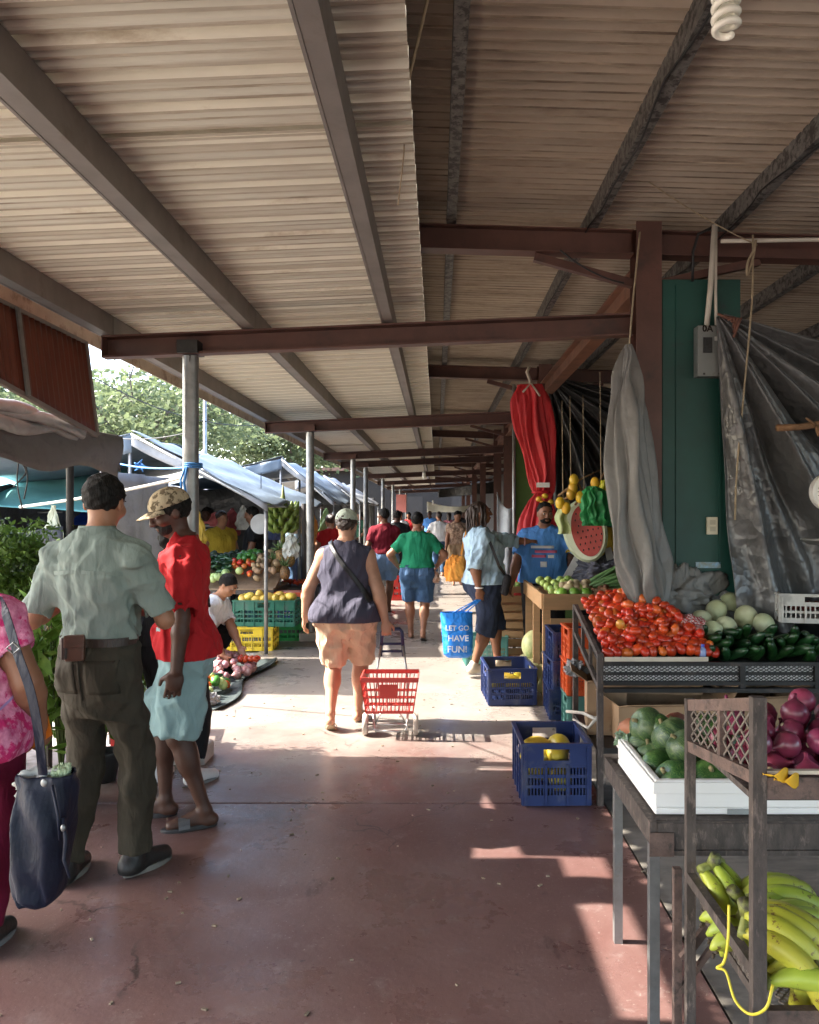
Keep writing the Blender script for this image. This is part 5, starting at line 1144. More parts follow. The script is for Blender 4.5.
# ------------------------------------------------------------------ wooden stall with guavas and spring onions
W = thing('wooden_stall','raw pine stall table with slatted front, guavas and spring onions on top','table',(.865,6.52,0))
wx0,wx1,wy0,wy1,wz = .865,2.2,6.52,7.9,.93
for (x,y) in ((wx0+.03,wy0+.03),(wx0+.03,wy1-.1),(wx1-.03,wy0+.03),(wx1-.03,wy1-.1),(wx0+.03,(wy0+wy1)/2)):
    m = MB(); m.cbox((x,y,wz/2-.02),(.06,.05,wz-.04)); m.build('leg',WOOD,W)
m = MB(); m.box((wx0,wy0-.012,wz-.15),(wx1,wy0+.010,wz-.02)); m.build('front_board',WOOD,W)
m = MB(); m.box((wx0+.06,wy0-.010,wz-.33),(wx1,wy0+.010,wz-.22)); m.build('slat',WOOD,W)
m = MB(); m.box((wx0-.012,wy0+.012,wz-.15),(wx0+.012,wy1,wz-.02)); m.build('side_board',WOODX,W)
m = MB(); m.box((wx0+.012,wy0+.012,wz-.10),(wx1,wy1,wz-.08)); m.build('top',WOODX,W)
GUA = veg('green_guava',(.30,.42,.10),.4,rnd=.2,rndh=.02); b = MB(); b.lathe(prof_e(.035,.040,10,.95),14); gu = proto(b,GUA,name='guava')
GI = veg('knobby_root',(.42,.34,.20),.8,rnd=.1); LIME = veg('lime_green',(.16,.36,.05),.35)
b = MB(); b.ell((0,0,0),(.05,.04,.035),12,8); b.ell((.04,.01,.02),(.03,.03,.025),10,6); b.ell((-.04,.02,.0),(.03,.026,.03),10,6); gi = proto(b,GI); b = MB(); b.lathe(prof_e(.048,.052,10),14); li = proto(b,LIME)
for i in range(26):
    x = wx0+.09+.07*(i%6)+random.uniform(-.02,.02); y = 6.64+.16*(i//6)+random.uniform(-.03,.03); put('guava',gu,(x,y,wz-.02+.012*(i//6)+.03*((i%6) in (2,3))),'yellow-green guava on the wooden stall','guava','guavas on the wooden stall',s=random.uniform(.9,1.15))
for i in range(6): put('ginger_root',gi,(wx0+.22+.07*(i%3),6.62+.07*(i//3),wz+.02+.012*(i//3)),'knobby pale ginger root among the guavas','ginger root','ginger roots on the wooden stall')
for i in range(3): put('lime',li,(wx0+.16+.10*i,6.57,wz-.02),'bright green lime at the front edge of the wooden stall','lime','limes on the wooden stall')
LEEK = mat('spring_onion_leaf',(.10,.20,.07),.5,var=.3,scale=12,rnd=.2); LEEKW = mat('spring_onion_white',(.62,.62,.45),.5,var=.1)
for k in range(4):
    t = thing('spring_onion_bunch',('lowest bunch of spring onions fanned towards the right','second bunch of spring onions in the fan','third bunch of spring onions in the fan','topmost bunch of spring onions pointing up right')[k],'spring onions',(wx0+.44,6.75,wz),0,'spring onions on the wooden stall'); mg = MB(); mw = MB()
    for i in range(12):
        a = R(3+9*k+random.uniform(-5,7)); L = random.uniform(.55,.75); y = 6.70+.05*k+random.uniform(-.04,.04); s0 = Vector((wx0+.42+random.uniform(-.04,.04),y,wz-.01+.012*k)); dr = Vector((math.cos(a),random.uniform(-.05,.10),math.sin(a)))
        pts = [s0+dr*L*u+Vector((0,0,-.10*u*u)) for u in (0,.2,.4,.6,.8,1)]
        mw.tube([s0-dr*.06,s0],[.008,.009],6); mg.tube(pts,[.009,.010,.011,.010,.007,.002],6)
    mg.build('leaves',LEEK,t,True); mw.build('stalks',LEEKW,t,True)
RT = veg('brown_root',(.24,.11,.06),.85,rnd=.25); b = MB(); b.ell((0,0,0),(.05,.03,.03),10,6); rr_ = proto(b,RT)
for i in range(34): 
    u = random.random(); put('small_root',rr_,(wx0+.34+.80*u,6.58+random.uniform(0,.4),wz-.03+.14*u+random.uniform(0,.03)),'reddish brown root in the heap below the spring onions','root','brown roots heaped on the wooden stall',s=random.uniform(.6,1.0))
m = MB(); m.box((wx0+.34,6.58,wz-.06),(wx1,7.4,wz+.01)); tag(m.build('root_tray',CARD2,base=(1.6,7,wz-.06)),'shallow brown tray under the heap of roots','tray')
# big pale gourds and things under the wooden stall
GO = veg('pale_gourd',(.46,.46,.22),.5,rnd=.15,stain=(.24,.32,.12),sscale=5,sthr=.5,stretch=(1,1,.4)); b = MB(); b.lathe(prof_e(.10,.13,12),20,lobes=10,amp=.05); go = proto(b,GO)
for (x,y,z) in ((wx0+.00,7.25,.13),(wx0-.02,7.55,.13),(wx0+.06,7.0,.12),(wx0+.02,7.4,.36)): put('gourd',go,(x,y,z),'pale green gourd piled under the wooden stall','gourd','gourds under the wooden stall',rot=(.3,.3,x*30))
MEL = veg('yellow_melon',(.66,.50,.05),.4,rnd=.08); b = MB(); b.lathe(prof_e(.065,.10,12),18); me_ = proto(b,MEL)
for (x,y,z) in ((.57,4.55,.235),(.66,4.42,.235),(.70,4.60,.235),(.55,4.40,.23),(.60,4.60,.10),(.68,4.42,.10)):
    put('melon',me_,(x,y,z),'yellow melon inside the nearest blue crate','melon','yellow melons in the blue crate',rot=(1.4,.1,x*9))
for i in range(5): put('melon',me_,(.48+.07*i,6.75+.06*(i%2),.15),'yellow melon inside the blue crate by the woman in light blue','melon','yellow melons in the further blue crate',rot=(1.4,0,i*2.))
for i in range(3): put('guava',gu,(1.0+.05*i,6.25,.58),'green fruit in the topmost navy crate','guava','fruit in the navy crate')
# wooden crates behind the woman
def wcrate(loc,rz,label,w=.34,l=.46,h=.27):
    t = thing('wooden_crate',label,'crate',loc,rz,'slatted wooden crates stacked by the vendor'); WLOC[t.name]=Vector((0,0,0))
    for sx in (-1,1):
        for sy in (-1,1): m = MB(); m.cbox((sx*(w/2-.015),sy*(l/2-.015),h/2),(.03,.03,h)); m.build('corner_post',WOOD,t,world=False)
    for k in range(3):
        z = .035+k*.095
        for sy in (-1,1): m = MB(); m.cbox((0,sy*(l/2+.006),z),(w,.009,.065)); m.build('slat',WOOD,t,world=False)
        for sx in (-1,1): m = MB(); m.cbox((sx*(w/2+.006),0,z),(.009,l-.01,.065)); m.build('slat',WOODX,t,world=False)
    m = MB(); m.cbox((0,0,.01),(w-.03,l-.03,.012)); m.build('bottom',WOOD,t,world=False); return t
wc = wcrate((px_(513,8.5),8.55,.004),R(3),'bottom wooden crate of the stack behind the woman in light blue')
restack(wc,(px_(514,8.5),8.54,.276),R(-2),'middle wooden crate of the stack behind the woman in light blue'); restack(wc,(px_(513,8.5),8.55,.548),R(2),'top wooden crate of the stack, under the vendor\'s hand')
for i in range(8): put('guava',gu,(px_(508,8.5)+.05*(i%4),8.45+.10*(i//4),.80),'pale fruit in the topmost wooden crate','guava','fruit in the wooden crate',s=1.2)
m = MB(); m.lathe([(.035,0),(.04,.05),(.04,.10),(.03,.12)],14,Matrix.Translation((px_(521,8.5),8.45,.82))); tag(m.build('orange_jar',mat('orange_jar',(.65,.32,.04),.3),base=(px_(521,8.5),8.45,.82),smooth=True),'small orange jar on the wooden crates beside the vendor','jar')
# ------------------------------------------------------------------ hanging display at the fruit stall
WMR = thing('watermelon_half','big half watermelon display with black seeds hanging beside the vendor','watermelon',P(590,530,7.8))
c = P(585,531,7.8); Mr = Matrix.Rotation(R(-18),4,'Z') @ Matrix.Rotation(R(-12),4,'Y')
def half(rx,rz_,ry,yoff):
    b = MB(); n = 40
    for j in range(1):
        vs = []; fs = []
        mrow = 12
        for i in range(mrow+1):
            a = PI/2*i/mrow
            for k in range(n): t_ = 2*PI*k/n; vs.append(Vector((rx*math.cos(a)*math.cos(t_), yoff+ry*math.sin(a), rz_*math.cos(a)*math.sin(t_))))
        for i in range(mrow):
            for k in range(n): fs.append((i*n+k,(i+1)*n+k,(i+1)*n+(k+1)%n,i*n+(k+1)%n))
        fs.append(tuple(range(n-1,-1,-1))[::-1]); b.add([Mr @ v + c for v in vs],fs)
    return b
half(.215,.31,.18,.0).build('rind',mat('rind_green',(.30,.40,.20),.5,var=.35,scale=5,c2=(.50,.55,.38)),WMR,True)
b = MB(); n = 40; b.prism([Mr @ Vector((.19*math.cos(2*PI*k/n),-.002,.285*math.sin(2*PI*k/n)))+c for k in range(n)], (Mr.to_3x3() @ Vector((0,-.006,0)))); b.build('pith',mat('pith_white',(.58,.62,.45),.5),WMR)
b = MB(); b.prism([Mr @ Vector((.02+.148*math.cos(2*PI*k/n),-.0085,.255*math.sin(2*PI*k/n)))+c for k in range(n)], (Mr.to_3x3() @ Vector((0,-.006,0)))); b.build('flesh',mat('melon_flesh',(.36,.04,.028),.5,var=.15,scale=8),WMR)
b = MB()
for i in range(6):
    for j in range(9):
        x = -.10+.05*i+.02*(j%2); z = -.24+.06*j
        if ((x)/.13)**2+(z/.23)**2 < 1: b.ell(Mr @ Vector((x+.03,-.016,z))+c,(.007,.004,.011),6,4)
b.build('seeds',mat('seed_black',(.03,.012,.01),.4),WMR,True)
for (px,py,z1,dd) in ((562,400,0,7.7),(583,395,0,7.6),(600,372,0,7.2),(570,396,0,7.9)):
    rope([P(px,py,dd),P(px+1,500 if px<600 else 480,dd)],.004,{562:'leftmost string above the hanging fruit',583:'middle string above the hanging fruit',600:'rightmost string above the hanging fruit',570:'second string from the left above the hanging fruit'}[px],None,'string','string')
FB = thing('branch_of_fruit','bundle of twigs with small yellow fruit hanging above the watermelon','fruit branch',P(582,484,7.7)); b = MB()
for (a,e) in (((558,496),(600,470)),((565,490),(592,505)),((575,505),(598,478)),((570,478),(585,500)),((562,500),(612,483)),((590,500),(612,458))): b.tube([P(*a,7.7),P((a[0]+e[0])/2+2,(a[1]+e[1])/2-4,7.66),P(*e,7.7)],[.012,.010,.006],6)
b.build('twigs',mat('dry_twig',(.22,.13,.06),.85),FB,True)
for i,(px,py) in enumerate(((574,480),(573,488),(571,494),(595,483),(596,490),(580,497),(560,503),(566,508))):
    b = MB(); b.ell(P(px,py,7.62),(.045,.04,.06),12,8); b.build('fruit',veg('yellow_fruit',(.66,.40,.03),.4),FB,True)
b = MB(); b.grid(lambda u,v: P(557+12*u+2*math.sin(9*v),500+34*v,7.75)+Vector((0,.03*math.sin(8*u+3*v),0)),8,10); o = tag(b.build('paper_bag',mat('pale_film',(.55,.62,.30),.4,transl=.2),base=P(562,520,7.75),smooth=True),'pale green paper hanging at the left of the watermelon','paper'); o.modifiers.new('t','SOLIDIFY').thickness=.003
d = 7.5
bundle('plastic_bag','green plastic bag hanging right of the watermelon',[(pz(486,d),px_(592,d),d,.03),(pz(492,d),px_(594,d),d,.09),(pz(505,d),px_(595,d),d,.115),(pz(518,d),px_(596,d),d,.12),(pz(526,d),px_(597,d),d,.11)],mat('green_film',(.05,.36,.12),.45,transl=.4,var=.3,scale=6,wr=.6,wrs=14),7,.22,8,'plastic bag')
d = 7.56
bundle('plastic_bag','yellow plastic bag hanging behind the green one',[(pz(480,d),px_(603,d),d,.02),(pz(490,d),px_(606,d),d,.05),(pz(505,d),px_(607,d),d,.06),(pz(522,d),px_(608,d),d,.055)],mat('yellow_film',(.62,.60,.05),.3,transl=.25),5,.12,9,'plastic bag')
YB = thing('yellow_flowers','small cluster of yellow fruit tied to the red cloth','fruit',P(545,503,8.35)); 
for i,(px,py) in enumerate(((539,499),(543,503),(548,504),(551,502),(545,496))):
    b = MB(); b.ell(P(px,py,8.35),(.035,.03,.028),10,6); b.build('fruit',veg('yellow_fruit',(.66,.40,.03)),YB,True)
b = MB(); b.grid(lambda u,v: (px_(497+18*u,9.3),9.3+.04*math.sin(7*u+2*v),pz(502+10*(u-.5)**2*4*-1+12*u,9.3)*(1-v)+.25*v),20,24); o = tag(b.build('sheet',mat('pale_grey_sheet',(.42,.45,.47),.7,var=.12,scale=3,crinkle=.3),base=P(506,560,9.3),smooth=True),'pale grey sheet hanging behind the vendor at the hall column','sheet'); o.modifiers.new('t','SOLIDIFY').thickness=.004
b = MB(); b.tube([(px_(514,8.9),8.9,3.0),(px_(514,8.9),8.9,0)],.02,10); tag(b.build('pipe',STEEL,base=(px_(514,8.9),8.9,0),smooth=True),'thin galvanised pipe beside the red cloth','pipe')
POL = mat('floral_cloth',(.30,.31,.34),.8,var=.5,scale=30,c2=(.05,.05,.08))
crumple('cloth_bundle','dark patterned cloth bundle heaped behind the spring onions',P(600,572,7.9),(.30,.2,.17),POL,15,'cloth',.35)
for (dx,lab) in ((0,'left white easel leg under the watermelon'),(.24,'right white easel leg under the watermelon')):
    b = MB(); p0 = P(583,548,7.9)+Vector((dx,0,0)); b.bar(p0,p0+Vector((-.20 if dx==0 else .10,.0,-.36)),.07,.02,up=(0,1,0)); tag(b.build('easel_leg',mat('pale_board',(.50,.50,.48),.7),base=p0),lab,'board')
# hanging scale and stick on the far right
HS = thing('hanging_scale','round white dial scale hanging at the right edge by the silver tarp','scale',P(828,492,4.5)); q = P(829,492,4.5)
b = MB(); b.lathe([(.10,-.03),(.105,-.02),(.105,.03),(.095,.035)],32,Matrix.Translation(q) @ Matrix.Rotation(PI/2,4,'X')); sharpish(b.build('case',mat('white_enamel',(.72,.72,.69),.35,var=.04),HS))
b = MB(); b.lathe([(.088,.036),(.088,.038)],32,Matrix.Translation(q) @ Matrix.Rotation(PI/2,4,'X')); b.build('dial',mat('dial_paper',(.78,.77,.72),.5),HS)
b = MB()
for k in range(24): a = 2*PI*k/24; b.bar(q+Vector((.07*math.cos(a),-.0395,.07*math.sin(a))),q+Vector((.082*math.cos(a),-.0395,.082*math.sin(a))),.003,.001,up=(0,1,0))
b.bar(q+Vector((0,-.041,0)),q+Vector((-.05,-.041,.035)),.004,.001,up=(0,1,0)); b.build('needle',M_['iris'],HS)
b = MB(); b.tube([q+Vector((0,0,.10)),q+Vector((0,0,.20)),(q.x,q.y,3.3)],.005,6); b.tube([q-Vector((0,0,.10)),q-Vector((0,0,.28))],.004,6); b.build('hanger',BLACKIRON,HS,True)
b = MB(); b.lathe([(.001,-.30),(.11,-.295),(.15,-.27),(.155,-.265)],24,Matrix.Translation(q)); b.build('pan',STEEL,HS,True)
ST_ = thing('wooden_stick','rough brown stick propped sideways at the right edge','stick',P(776,428,4.6)); b = MB(); b.tube([P(777,428,4.6),P(800,427,4.62),P(840,421,4.66),P(900,415,4.7)],[.020,.019,.022,.022],8); b.build('shaft',mat('bark_stick',(.22,.12,.06),.85,var=.3,scale=20,bump=.4,bscale=30),ST_,True)
b = MB(); b.tube([P(815,425,4.62),P(806,418,4.6)],[.010,.005],6); b.tube([P(817,426,4.62),P(819,436,4.6)],[.014,.010],6); b.build('knot',mat('bark_stick',(.2,.1,.05)),ST_,True)
RCH = veg('dried_chili',(.14,.02,.015),.5,rnd=.3); b = MB(); b.tube([(0,0,-.03),(.004,0,0),(0,0,.03)],[.003,.010,.004],6); ch_ = proto(b,RCH)
for i in range(60): put('chili',ch_,(2.13+random.uniform(0,.30),4.72+random.uniform(0,.32),.985+random.uniform(0,.035)),'dark red dried chili in the grey-white crate','chili','dried chilies in the grey-white crate')
SHADE_TREE = False
# ------------------------------------------------------------------ hanging flap at the canopy edge
FLP = thing('awning_panel','dark red-brown sheet panel hanging from the canopy edge at the upper left','awning',(-2.2,4.98,2.1))
q0,q1,q2,q3 = Vector((-2.20,5.0,2.635)),Vector((-2.20,3.80,2.640)),Vector((-2.13,5.0,2.055)),Vector((-2.15,3.80,2.235))
m = MB(); nu = 160
m.grid(lambda u,v: q0.lerp(q1,u).lerp(q2.lerp(q3,u),v)+Vector((.006*math.sin(u*2*PI*19),0,0)),nu*2,6)
o = m.build('sheet',mat('red_brown_sheet',(.13,.034,.017),.45,.0,var=.25,scale=2.5,stain=(.10,.026,.014),sscale=3,sthr=.52,ssoft=.2,stretch=(1,1,.4),transl=.12),FLP,True); o.modifiers.new('t','SOLIDIFY').thickness=.002
m = MB(); m.bar(q0,q2,.03,.03); m.bar(q2,q3,.025,.025); m.bar(q0+Vector((0,.02,0)),q1,.02,.02)
m.build('frame',GREYBEAM,FLP)
for u in (.70,): m = MB(); m.bar(q0.lerp(q1,u)+Vector((.02,0,0)),q2.lerp(q3,u)+Vector((.02,0,0)),.012,.035); m.build('batten',STEEL,FLP)
# ------------------------------------------------------------------ tents and tarps over the left stalls
LBT = mat('pale_blue_tarp',(.135,.172,.21),.5,var=.10,scale=3,transl=.10,crinkle=.35,crscale=4,stain=(.085,.105,.125),sscale=2,sthr=.54,ssoft=.15)
GREYT2 = mat('dusty_grey_tarp',(.26,.27,.28),.6,var=.15,scale=3,transl=.05,crinkle=.35,crscale=5,stain=(.17,.17,.17),sscale=2.4,sthr=.53,ssoft=.15)
BLKU = mat('black_tarp_lining',(.03,.029,.028),.6,var=.3,scale=3,crinkle=.3)
def sheet(name,mt,c00,c10,c01,c11,sagd,wr,parent,seed=0,nu=40,nv=30,thick=.006):
    rg = np.random.default_rng(seed); ph = rg.uniform(0,6,6); c = [Vector(q) for q in (c00,c10,c01,c11)]
    def f(u,v):
        p = c[0].lerp(c[1],u).lerp(c[2].lerp(c[3],u),v); e = min(1,6*min(u,1-u)+.25)
        return p+Vector((0,0,-sagd*16*u*(1-u)*v*(1-v)*.5-sagd*1.2*(math.sin(PI*u*3)**2)*(abs(v-.5)*2)**3*.4+wr*(math.sin(9*u+5*v+ph[0])+.6*math.sin(15*v-6*u+ph[1])+.4*math.sin(26*u+ph[2]+3*v))))
    m = MB(); m.grid(f,nu,nv); o = m.build(name,mt,parent,True) if parent else m.build(name,mt,None,True,base=c00)
    s = o.modifiers.new('t','SOLIDIFY'); s.thickness = thick; s.offset = -1; return o
def tent(name,lab,xr,zr,xe,ze,xl,zl,y0,y1,seed,mt=None,lower=True):
    t = thing(name,lab,'market tent',((xr+xe)/2,y0,0)); mt = mt or LBT
    sheet('roof_slope',mt,(xr,y0,zr),(xr,y1,zr-.05),(xe,y0-.05,ze),(xe,y1,ze+.02),.10,.018,t,seed,50,30)
    sheet('roof_slope',mt,(xl,y0,zl),(xl,y1,zl),(xr,y0,zr),(xr,y1,zr-.05),.12,.02,t,seed+1,40,20)
    m = MB(); vs = []
    m.grid(lambda u,v: Vector((xr+(xe-xr)*u, y0+.02*math.sin(12*u), zr-.012+(ze-zr)*u-v*(.10+.05*math.sin(5*u+1)))),20,4); o = m.build('valance',GREYT2,t,True); o.modifiers.new('t','SOLIDIFY').thickness=.005
    m = MB(); m.grid(lambda u,v: Vector((xr+(xl-xr)*u*.35, y0+.02*math.sin(12*u), zr-.012+(zl-zr)*u*.35-v*.22)),8,4); o = m.build('valance',mt,t,True); o.modifiers.new('t','SOLIDIFY').thickness=.005
    for (x,z) in ((xe,ze),(xr,zr)):
        for y in (y0+.04,(y0+y1)/2,y1-.04):
            m = MB(); m.tube([(x-.03,y,-.02),(x-.03,y,z-.03)],.022,10); m.build('pole',STEEL,t,True)
    m = MB(); m.tube([(xr,y0,zr-.03),(xe-.05,y0,ze-.03),(xe-.01,y0,ze-.08)],.018,8); m.tube([(xr,y1,zr-.08),(xe,y1,ze-.03)],.018,8); m.tube([(xe-.03,y0,ze-.035),(xe-.03,y1,ze-.02)],.015,8); m.build('frame',STEEL,t,True)
    return t
tent('market_tent','large pale blue tarp tent behind the men, nearest along the left side',-3.38,2.47,-1.87,1.68,-5.6,2.0,8.85,13.2,3)
tent('market_tent','second pale blue tarp tent with a raised peak beyond the nearest one',-2.95,2.62,-1.95,1.78,-5.2,2.1,15.2,19.5,6)
tent('market_tent','grey and white tarp tent furthest along the left side',-2.9,2.55,-1.95,1.85,-5.0,2.1,20.5,27.0,9,GREYT2)
tent('market_tent','grey tarp stall roof seen low behind the first blue tent',-6.0,2.3,-4.2,1.95,-8.0,1.8,14.0,19.0,12,GREYT2)
m = MB(); m.grid(lambda u,v: Vector((-1.98+.03*math.sin(9*u), 13.4+1.7*u, 1.72-.22*v*(.4+.6*math.sin(PI*u)))),20,6); o = tag(m.build('tarp',BLKU,base=(-1.98,13.4,1.5),smooth=True),'black tarp flap between the first and second blue tents','tarp'); o.modifiers.new('t','SOLIDIFY').thickness=.005
# near tarp over its bent pole
NT = thing('stall_canopy','dark grey tarp stall canopy on a bent black pole behind the plants','stall canopy',(-2.225,4.85,0))
DGT = mat('dark_grey_tarp',(.13,.125,.12),.6,var=.2,scale=3,transl=.06,crinkle=.4,crscale=6,stain=(.075,.07,.066),sscale=3,sthr=.54)
sheet('roof_sheet',DGT,(-4.7,3.7,2.32),(-2.50,3.7,2.16),(-4.7,5.25,2.25),(-2.08,5.25,2.08),.08,.012,NT,21)
m = MB(); m.grid(lambda u,v: Vector((-4.7+2.62*u, 5.25+.03*math.sin(10*u+3*v), 2.25-.17*u-.015-v*(.23+.03*math.sin(6*u))*(.5+.5*u))),40,8); o = m.build('end_flap',DGT,NT,True); o.modifiers.new('t','SOLIDIFY').thickness=.005
m = MB(); m.grid(lambda u,v: Vector((-2.50+.42*u+.02*math.sin(7*u+4*v), 3.7+1.55*u, 2.16-.08*u-.01-v*(.30-.06*u+.03*math.sin(14*u)))),60,8); o = m.build('side_flap',DGT,NT,True); o.modifiers.new('t','SOLIDIFY').thickness=.005
for k in range(4):     # loose tarp rolled along the front rail
    m = MB(); pts = [(-2.46+.30*u+.03*math.sin(5*u+k*2),3.7+1.15*u,2.08+.04*k*(1-u)+.025*math.sin(8*u+k)-.03*u) for u in np.linspace(0,1,24)]; m.tube(pts,[.055*(1-.6*u)+.018*math.sin(13*u+k*2)*(1-u) for u in np.linspace(0,1,24)],12); m.build('roll',mat('pale_grey_tarp',(.24,.24,.235),.6,var=.2,scale=4,crinkle=.6,crscale=8),NT,True)
m = MB(); m.tube([(-4.6,4.85,1.93),(-2.31,4.85,1.945),(-2.25,4.85,1.92),(-2.225,4.85,1.85),(-2.225,4.85,0)],.022,10); m.tube([(-2.48,3.7,1.99),(-2.26,4.85,1.965),(-2.10,5.25,2.03)],.014,8); m.build('pole',BLACKIRON,NT,True)
for k,(px,dl) in enumerate(((17,.30),(22,.24),(15,.17))):
    q = P(px+2,457,4.55); rope([q,q+Vector((-.01+.03*k,0,-dl*.5)),q+Vector((.02-.02*k,.0,-dl))],.004,('longest dark cord end dangling from the bent pole rail','middle dark cord end dangling from the bent pole rail','shortest dark cord end dangling from the bent pole rail')[k],BLACKIRON,'cord','cord')
NT2 = thing('stall_canopy','unseen grey tarp canopy added to shade the near walkway, left of it','stall canopy',(-2.5,1.5,0))  # out-of-view tarp added to keep sun off the near floor
sheet('roof_sheet',DGT,(-5.2,-3,2.82),(-2.46,-3,2.63),(-5.2,3.80,2.80),(-2.46,3.80,2.63),.06,.012,NT2,23)  # roof of the added unseen canopy
m = MB(); m.grid(lambda u,v: Vector((-2.46+.02*math.sin(9*u+4*v), -3+6.8*u, 2.62-v*(.02+.13*max(0,math.sin(33*u))**4))),80,5); o = m.build('side_flap',DGT,NT2,True); o.modifiers.new('t','SOLIDIFY').thickness=.005  # hem dips shaped to break the sun strip into patches
m = MB()
for y in (-2.9,.2,3.4): m.tube([(-2.5,y,0),(-2.5,y,2.44)],.025,8)
m.build('pole',BLACKIRON,NT2,True)  # pole of the added unseen canopy
FLQ = thing('awning_panel','unseen red-brown panel added on the canopy edge to cut off the sun','awning',(-2.2,2.5,2.3)); m = MB(); m.grid(lambda u,v: Vector((-2.2+.006*math.sin(u*2*PI*40),2.62-3.6*u,2.66-.36*v)),160,4); o = m.build('sheet',mat('red_brown_sheet',(.2,.05,.022)),FLQ,True); o.modifiers.new('t','SOLIDIFY').thickness=.002  # out-of-view panel added to end the sun strip
m = MB(); m.bar((-2.2,2.62,2.31),(-2.2,-.98,2.31),.025,.025); m.bar((-2.2,2.62,2.66),(-2.2,2.62,2.31),.025,.025); m.build('frame',GREYBEAM,FLQ)  # frame of the added unseen panel
m = MB(); m.grid(lambda u,v: Vector((-2.3+.03*math.sin(9*u+2*v),3.34+.24*u+.03*math.sin(5*v),2.70-.45*v)),12,10); o = tag(m.build('added_rag',GREYT2,base=(-2.3,3.45,2.3),smooth=True),'grey rag added at the canopy edge to split the sun strip on the floor','cloth'); o.modifiers.new('t','SOLIDIFY').thickness=.004  # unseen cloth added to interrupt the sunlight between the panels
m = MB(); m.grid(lambda u,v: Vector((-2.95+.05*math.sin(15*u+2*v), 7.0+1.7*u, 1.95-.95*v)),20,10); o = tag(m.build('tarp',GREYT2,base=(-2.95,7.0,1.0),smooth=True),'grey sheet added behind the crouching seller to shade the walkway','tarp'); o.modifiers.new('t','SOLIDIFY').thickness=.005  # added sheet that blocks the sun over this stretch of floor
def slab(name,lab,mt,a,b_,c,d_,seed,wr=.02):
    o = sheet(name,mt,a,b_,c,d_,.06,wr,None,seed); tag(o,lab,'tarp'); return o
slab('tarp','light teal tarp roof glowing behind the near stall',mat('aqua_tarp',(.22,.55,.55),.5,var=.1,scale=2,transl=.2,crinkle=.3,crscale=4),(-7.6,11.5,2.30),(-4.45,11.5,2.22),(-7.4,9.6,1.72),(-3.55,9.6,1.62),31)
slab('tarp','bright blue tarp low behind the teal one',mat('bright_blue_tarp',(.04,.12,.62),.5,var=.1,scale=2,transl=.25,crinkle=.3),(-8.2,12.6,1.70),(-5.2,12.6,1.68),(-8.0,11.9,1.47),(-5.0,11.9,1.40),33,.012)
slab('tarp','whitish tarp between the teal and blue ones at the far left',mat('white_tarp',(.60,.64,.66),.5,var=.06,scale=2,transl=.2,crinkle=.3),(-8.2,13.6,1.86),(-5.6,13.6,1.84),(-8.2,12.7,1.70),(-5.5,12.7,1.68),35,.012)
m = MB(); m.tube([P(0,513,11),P(62,512,11)],.015,8); tag(m.build('pole',STEEL,base=P(0,513,11),smooth=True),'thin horizontal pole in front of the blue tarp','pole')
bundle('fabric','pale yellow-white cloth hanging gathered from a pole behind the plants',[(pz(505,9.5),px_(53,9.5),9.5,.02),(pz(518,9.5),px_(53,9.5),9.5,.05),(pz(540,9.5),px_(51,9.5),9.5,.13),(pz(560,9.5),px_(50,9.5),9.5,.22)],mat('cream_cloth',(.60,.60,.42),.8,var=.1,transl=.1),6,.15,17,'cloth')
# dark backdrops added where stall interiors and hall bays lie in shade
def drop(lab,mt,x0,y0,x1,y1,z1,z0,ph):
    b = MB(); L_ = math.hypot(x1-x0,y1-y0); nx_,ny_ = -(y1-y0)/L_,(x1-x0)/L_
    b.grid(lambda u,v: Vector((x0+(x1-x0)*u+nx_*.06*math.sin(22*u+ph+2*v)*v, y0+(y1-y0)*u+ny_*.06*math.sin(22*u+ph+2*v)*v, z1-.05*math.sin(PI*((u*4)%1))-(z1-z0)*v)),60,10)
    o = tag(b.build('shade_backdrop',mt,base=(x0,y0,z0),smooth=True),lab,'tarp'); o.modifiers.new('t','SOLIDIFY').thickness=.005
drop('dark sheet added for the shade at the back of the nearest blue tent',DARKT,-5.6,13.0,-2.6,13.1,2.0,.0,0)
drop('dark sheet added for the shade on the far side of the nearest blue tent',BLKU,-5.5,9.4,-5.5,13.0,1.95,.0,1)
drop('dark sheet added for the shade behind the herb bushes at the far left',BLKU,-8.2,8.9,-4.3,9.2,1.42,.0,2)
drop('dark sheet added for the shade at the back of the second blue tent',DARKT,-5.1,19.4,-2.3,19.4,2.1,.0,3)
drop('dark sheet added for the shade at the end of the furthest tents',DARKT,-5.0,26.9,-2.1,26.9,2.1,.0,4)
drop('dark green sheet added for the shade at the far end of the left stalls',mat('deep_green_shade_backdrop',(.02,.05,.04),.6,crinkle=.3),-9.0,21.0,-5.2,20.5,2.0,.0,5)
drop('dark sheet added for the shade along the far hall bays on the right',DARKT,2.5,10.3,2.5,43,3.1,.0,6)
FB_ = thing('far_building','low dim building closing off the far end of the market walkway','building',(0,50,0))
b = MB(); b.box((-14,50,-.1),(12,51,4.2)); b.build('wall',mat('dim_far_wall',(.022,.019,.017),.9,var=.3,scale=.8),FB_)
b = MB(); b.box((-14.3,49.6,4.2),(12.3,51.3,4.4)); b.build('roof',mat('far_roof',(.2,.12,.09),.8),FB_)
for x in (-6.5,-2.8,.9,4.5): b = MB(); b.box((x,49.97,-.1),(x+1.9,50.02,2.6)); b.build('shutter',mat('far_shutter',(.035,.03,.026),.8,var=.2,scale=2),FB_)
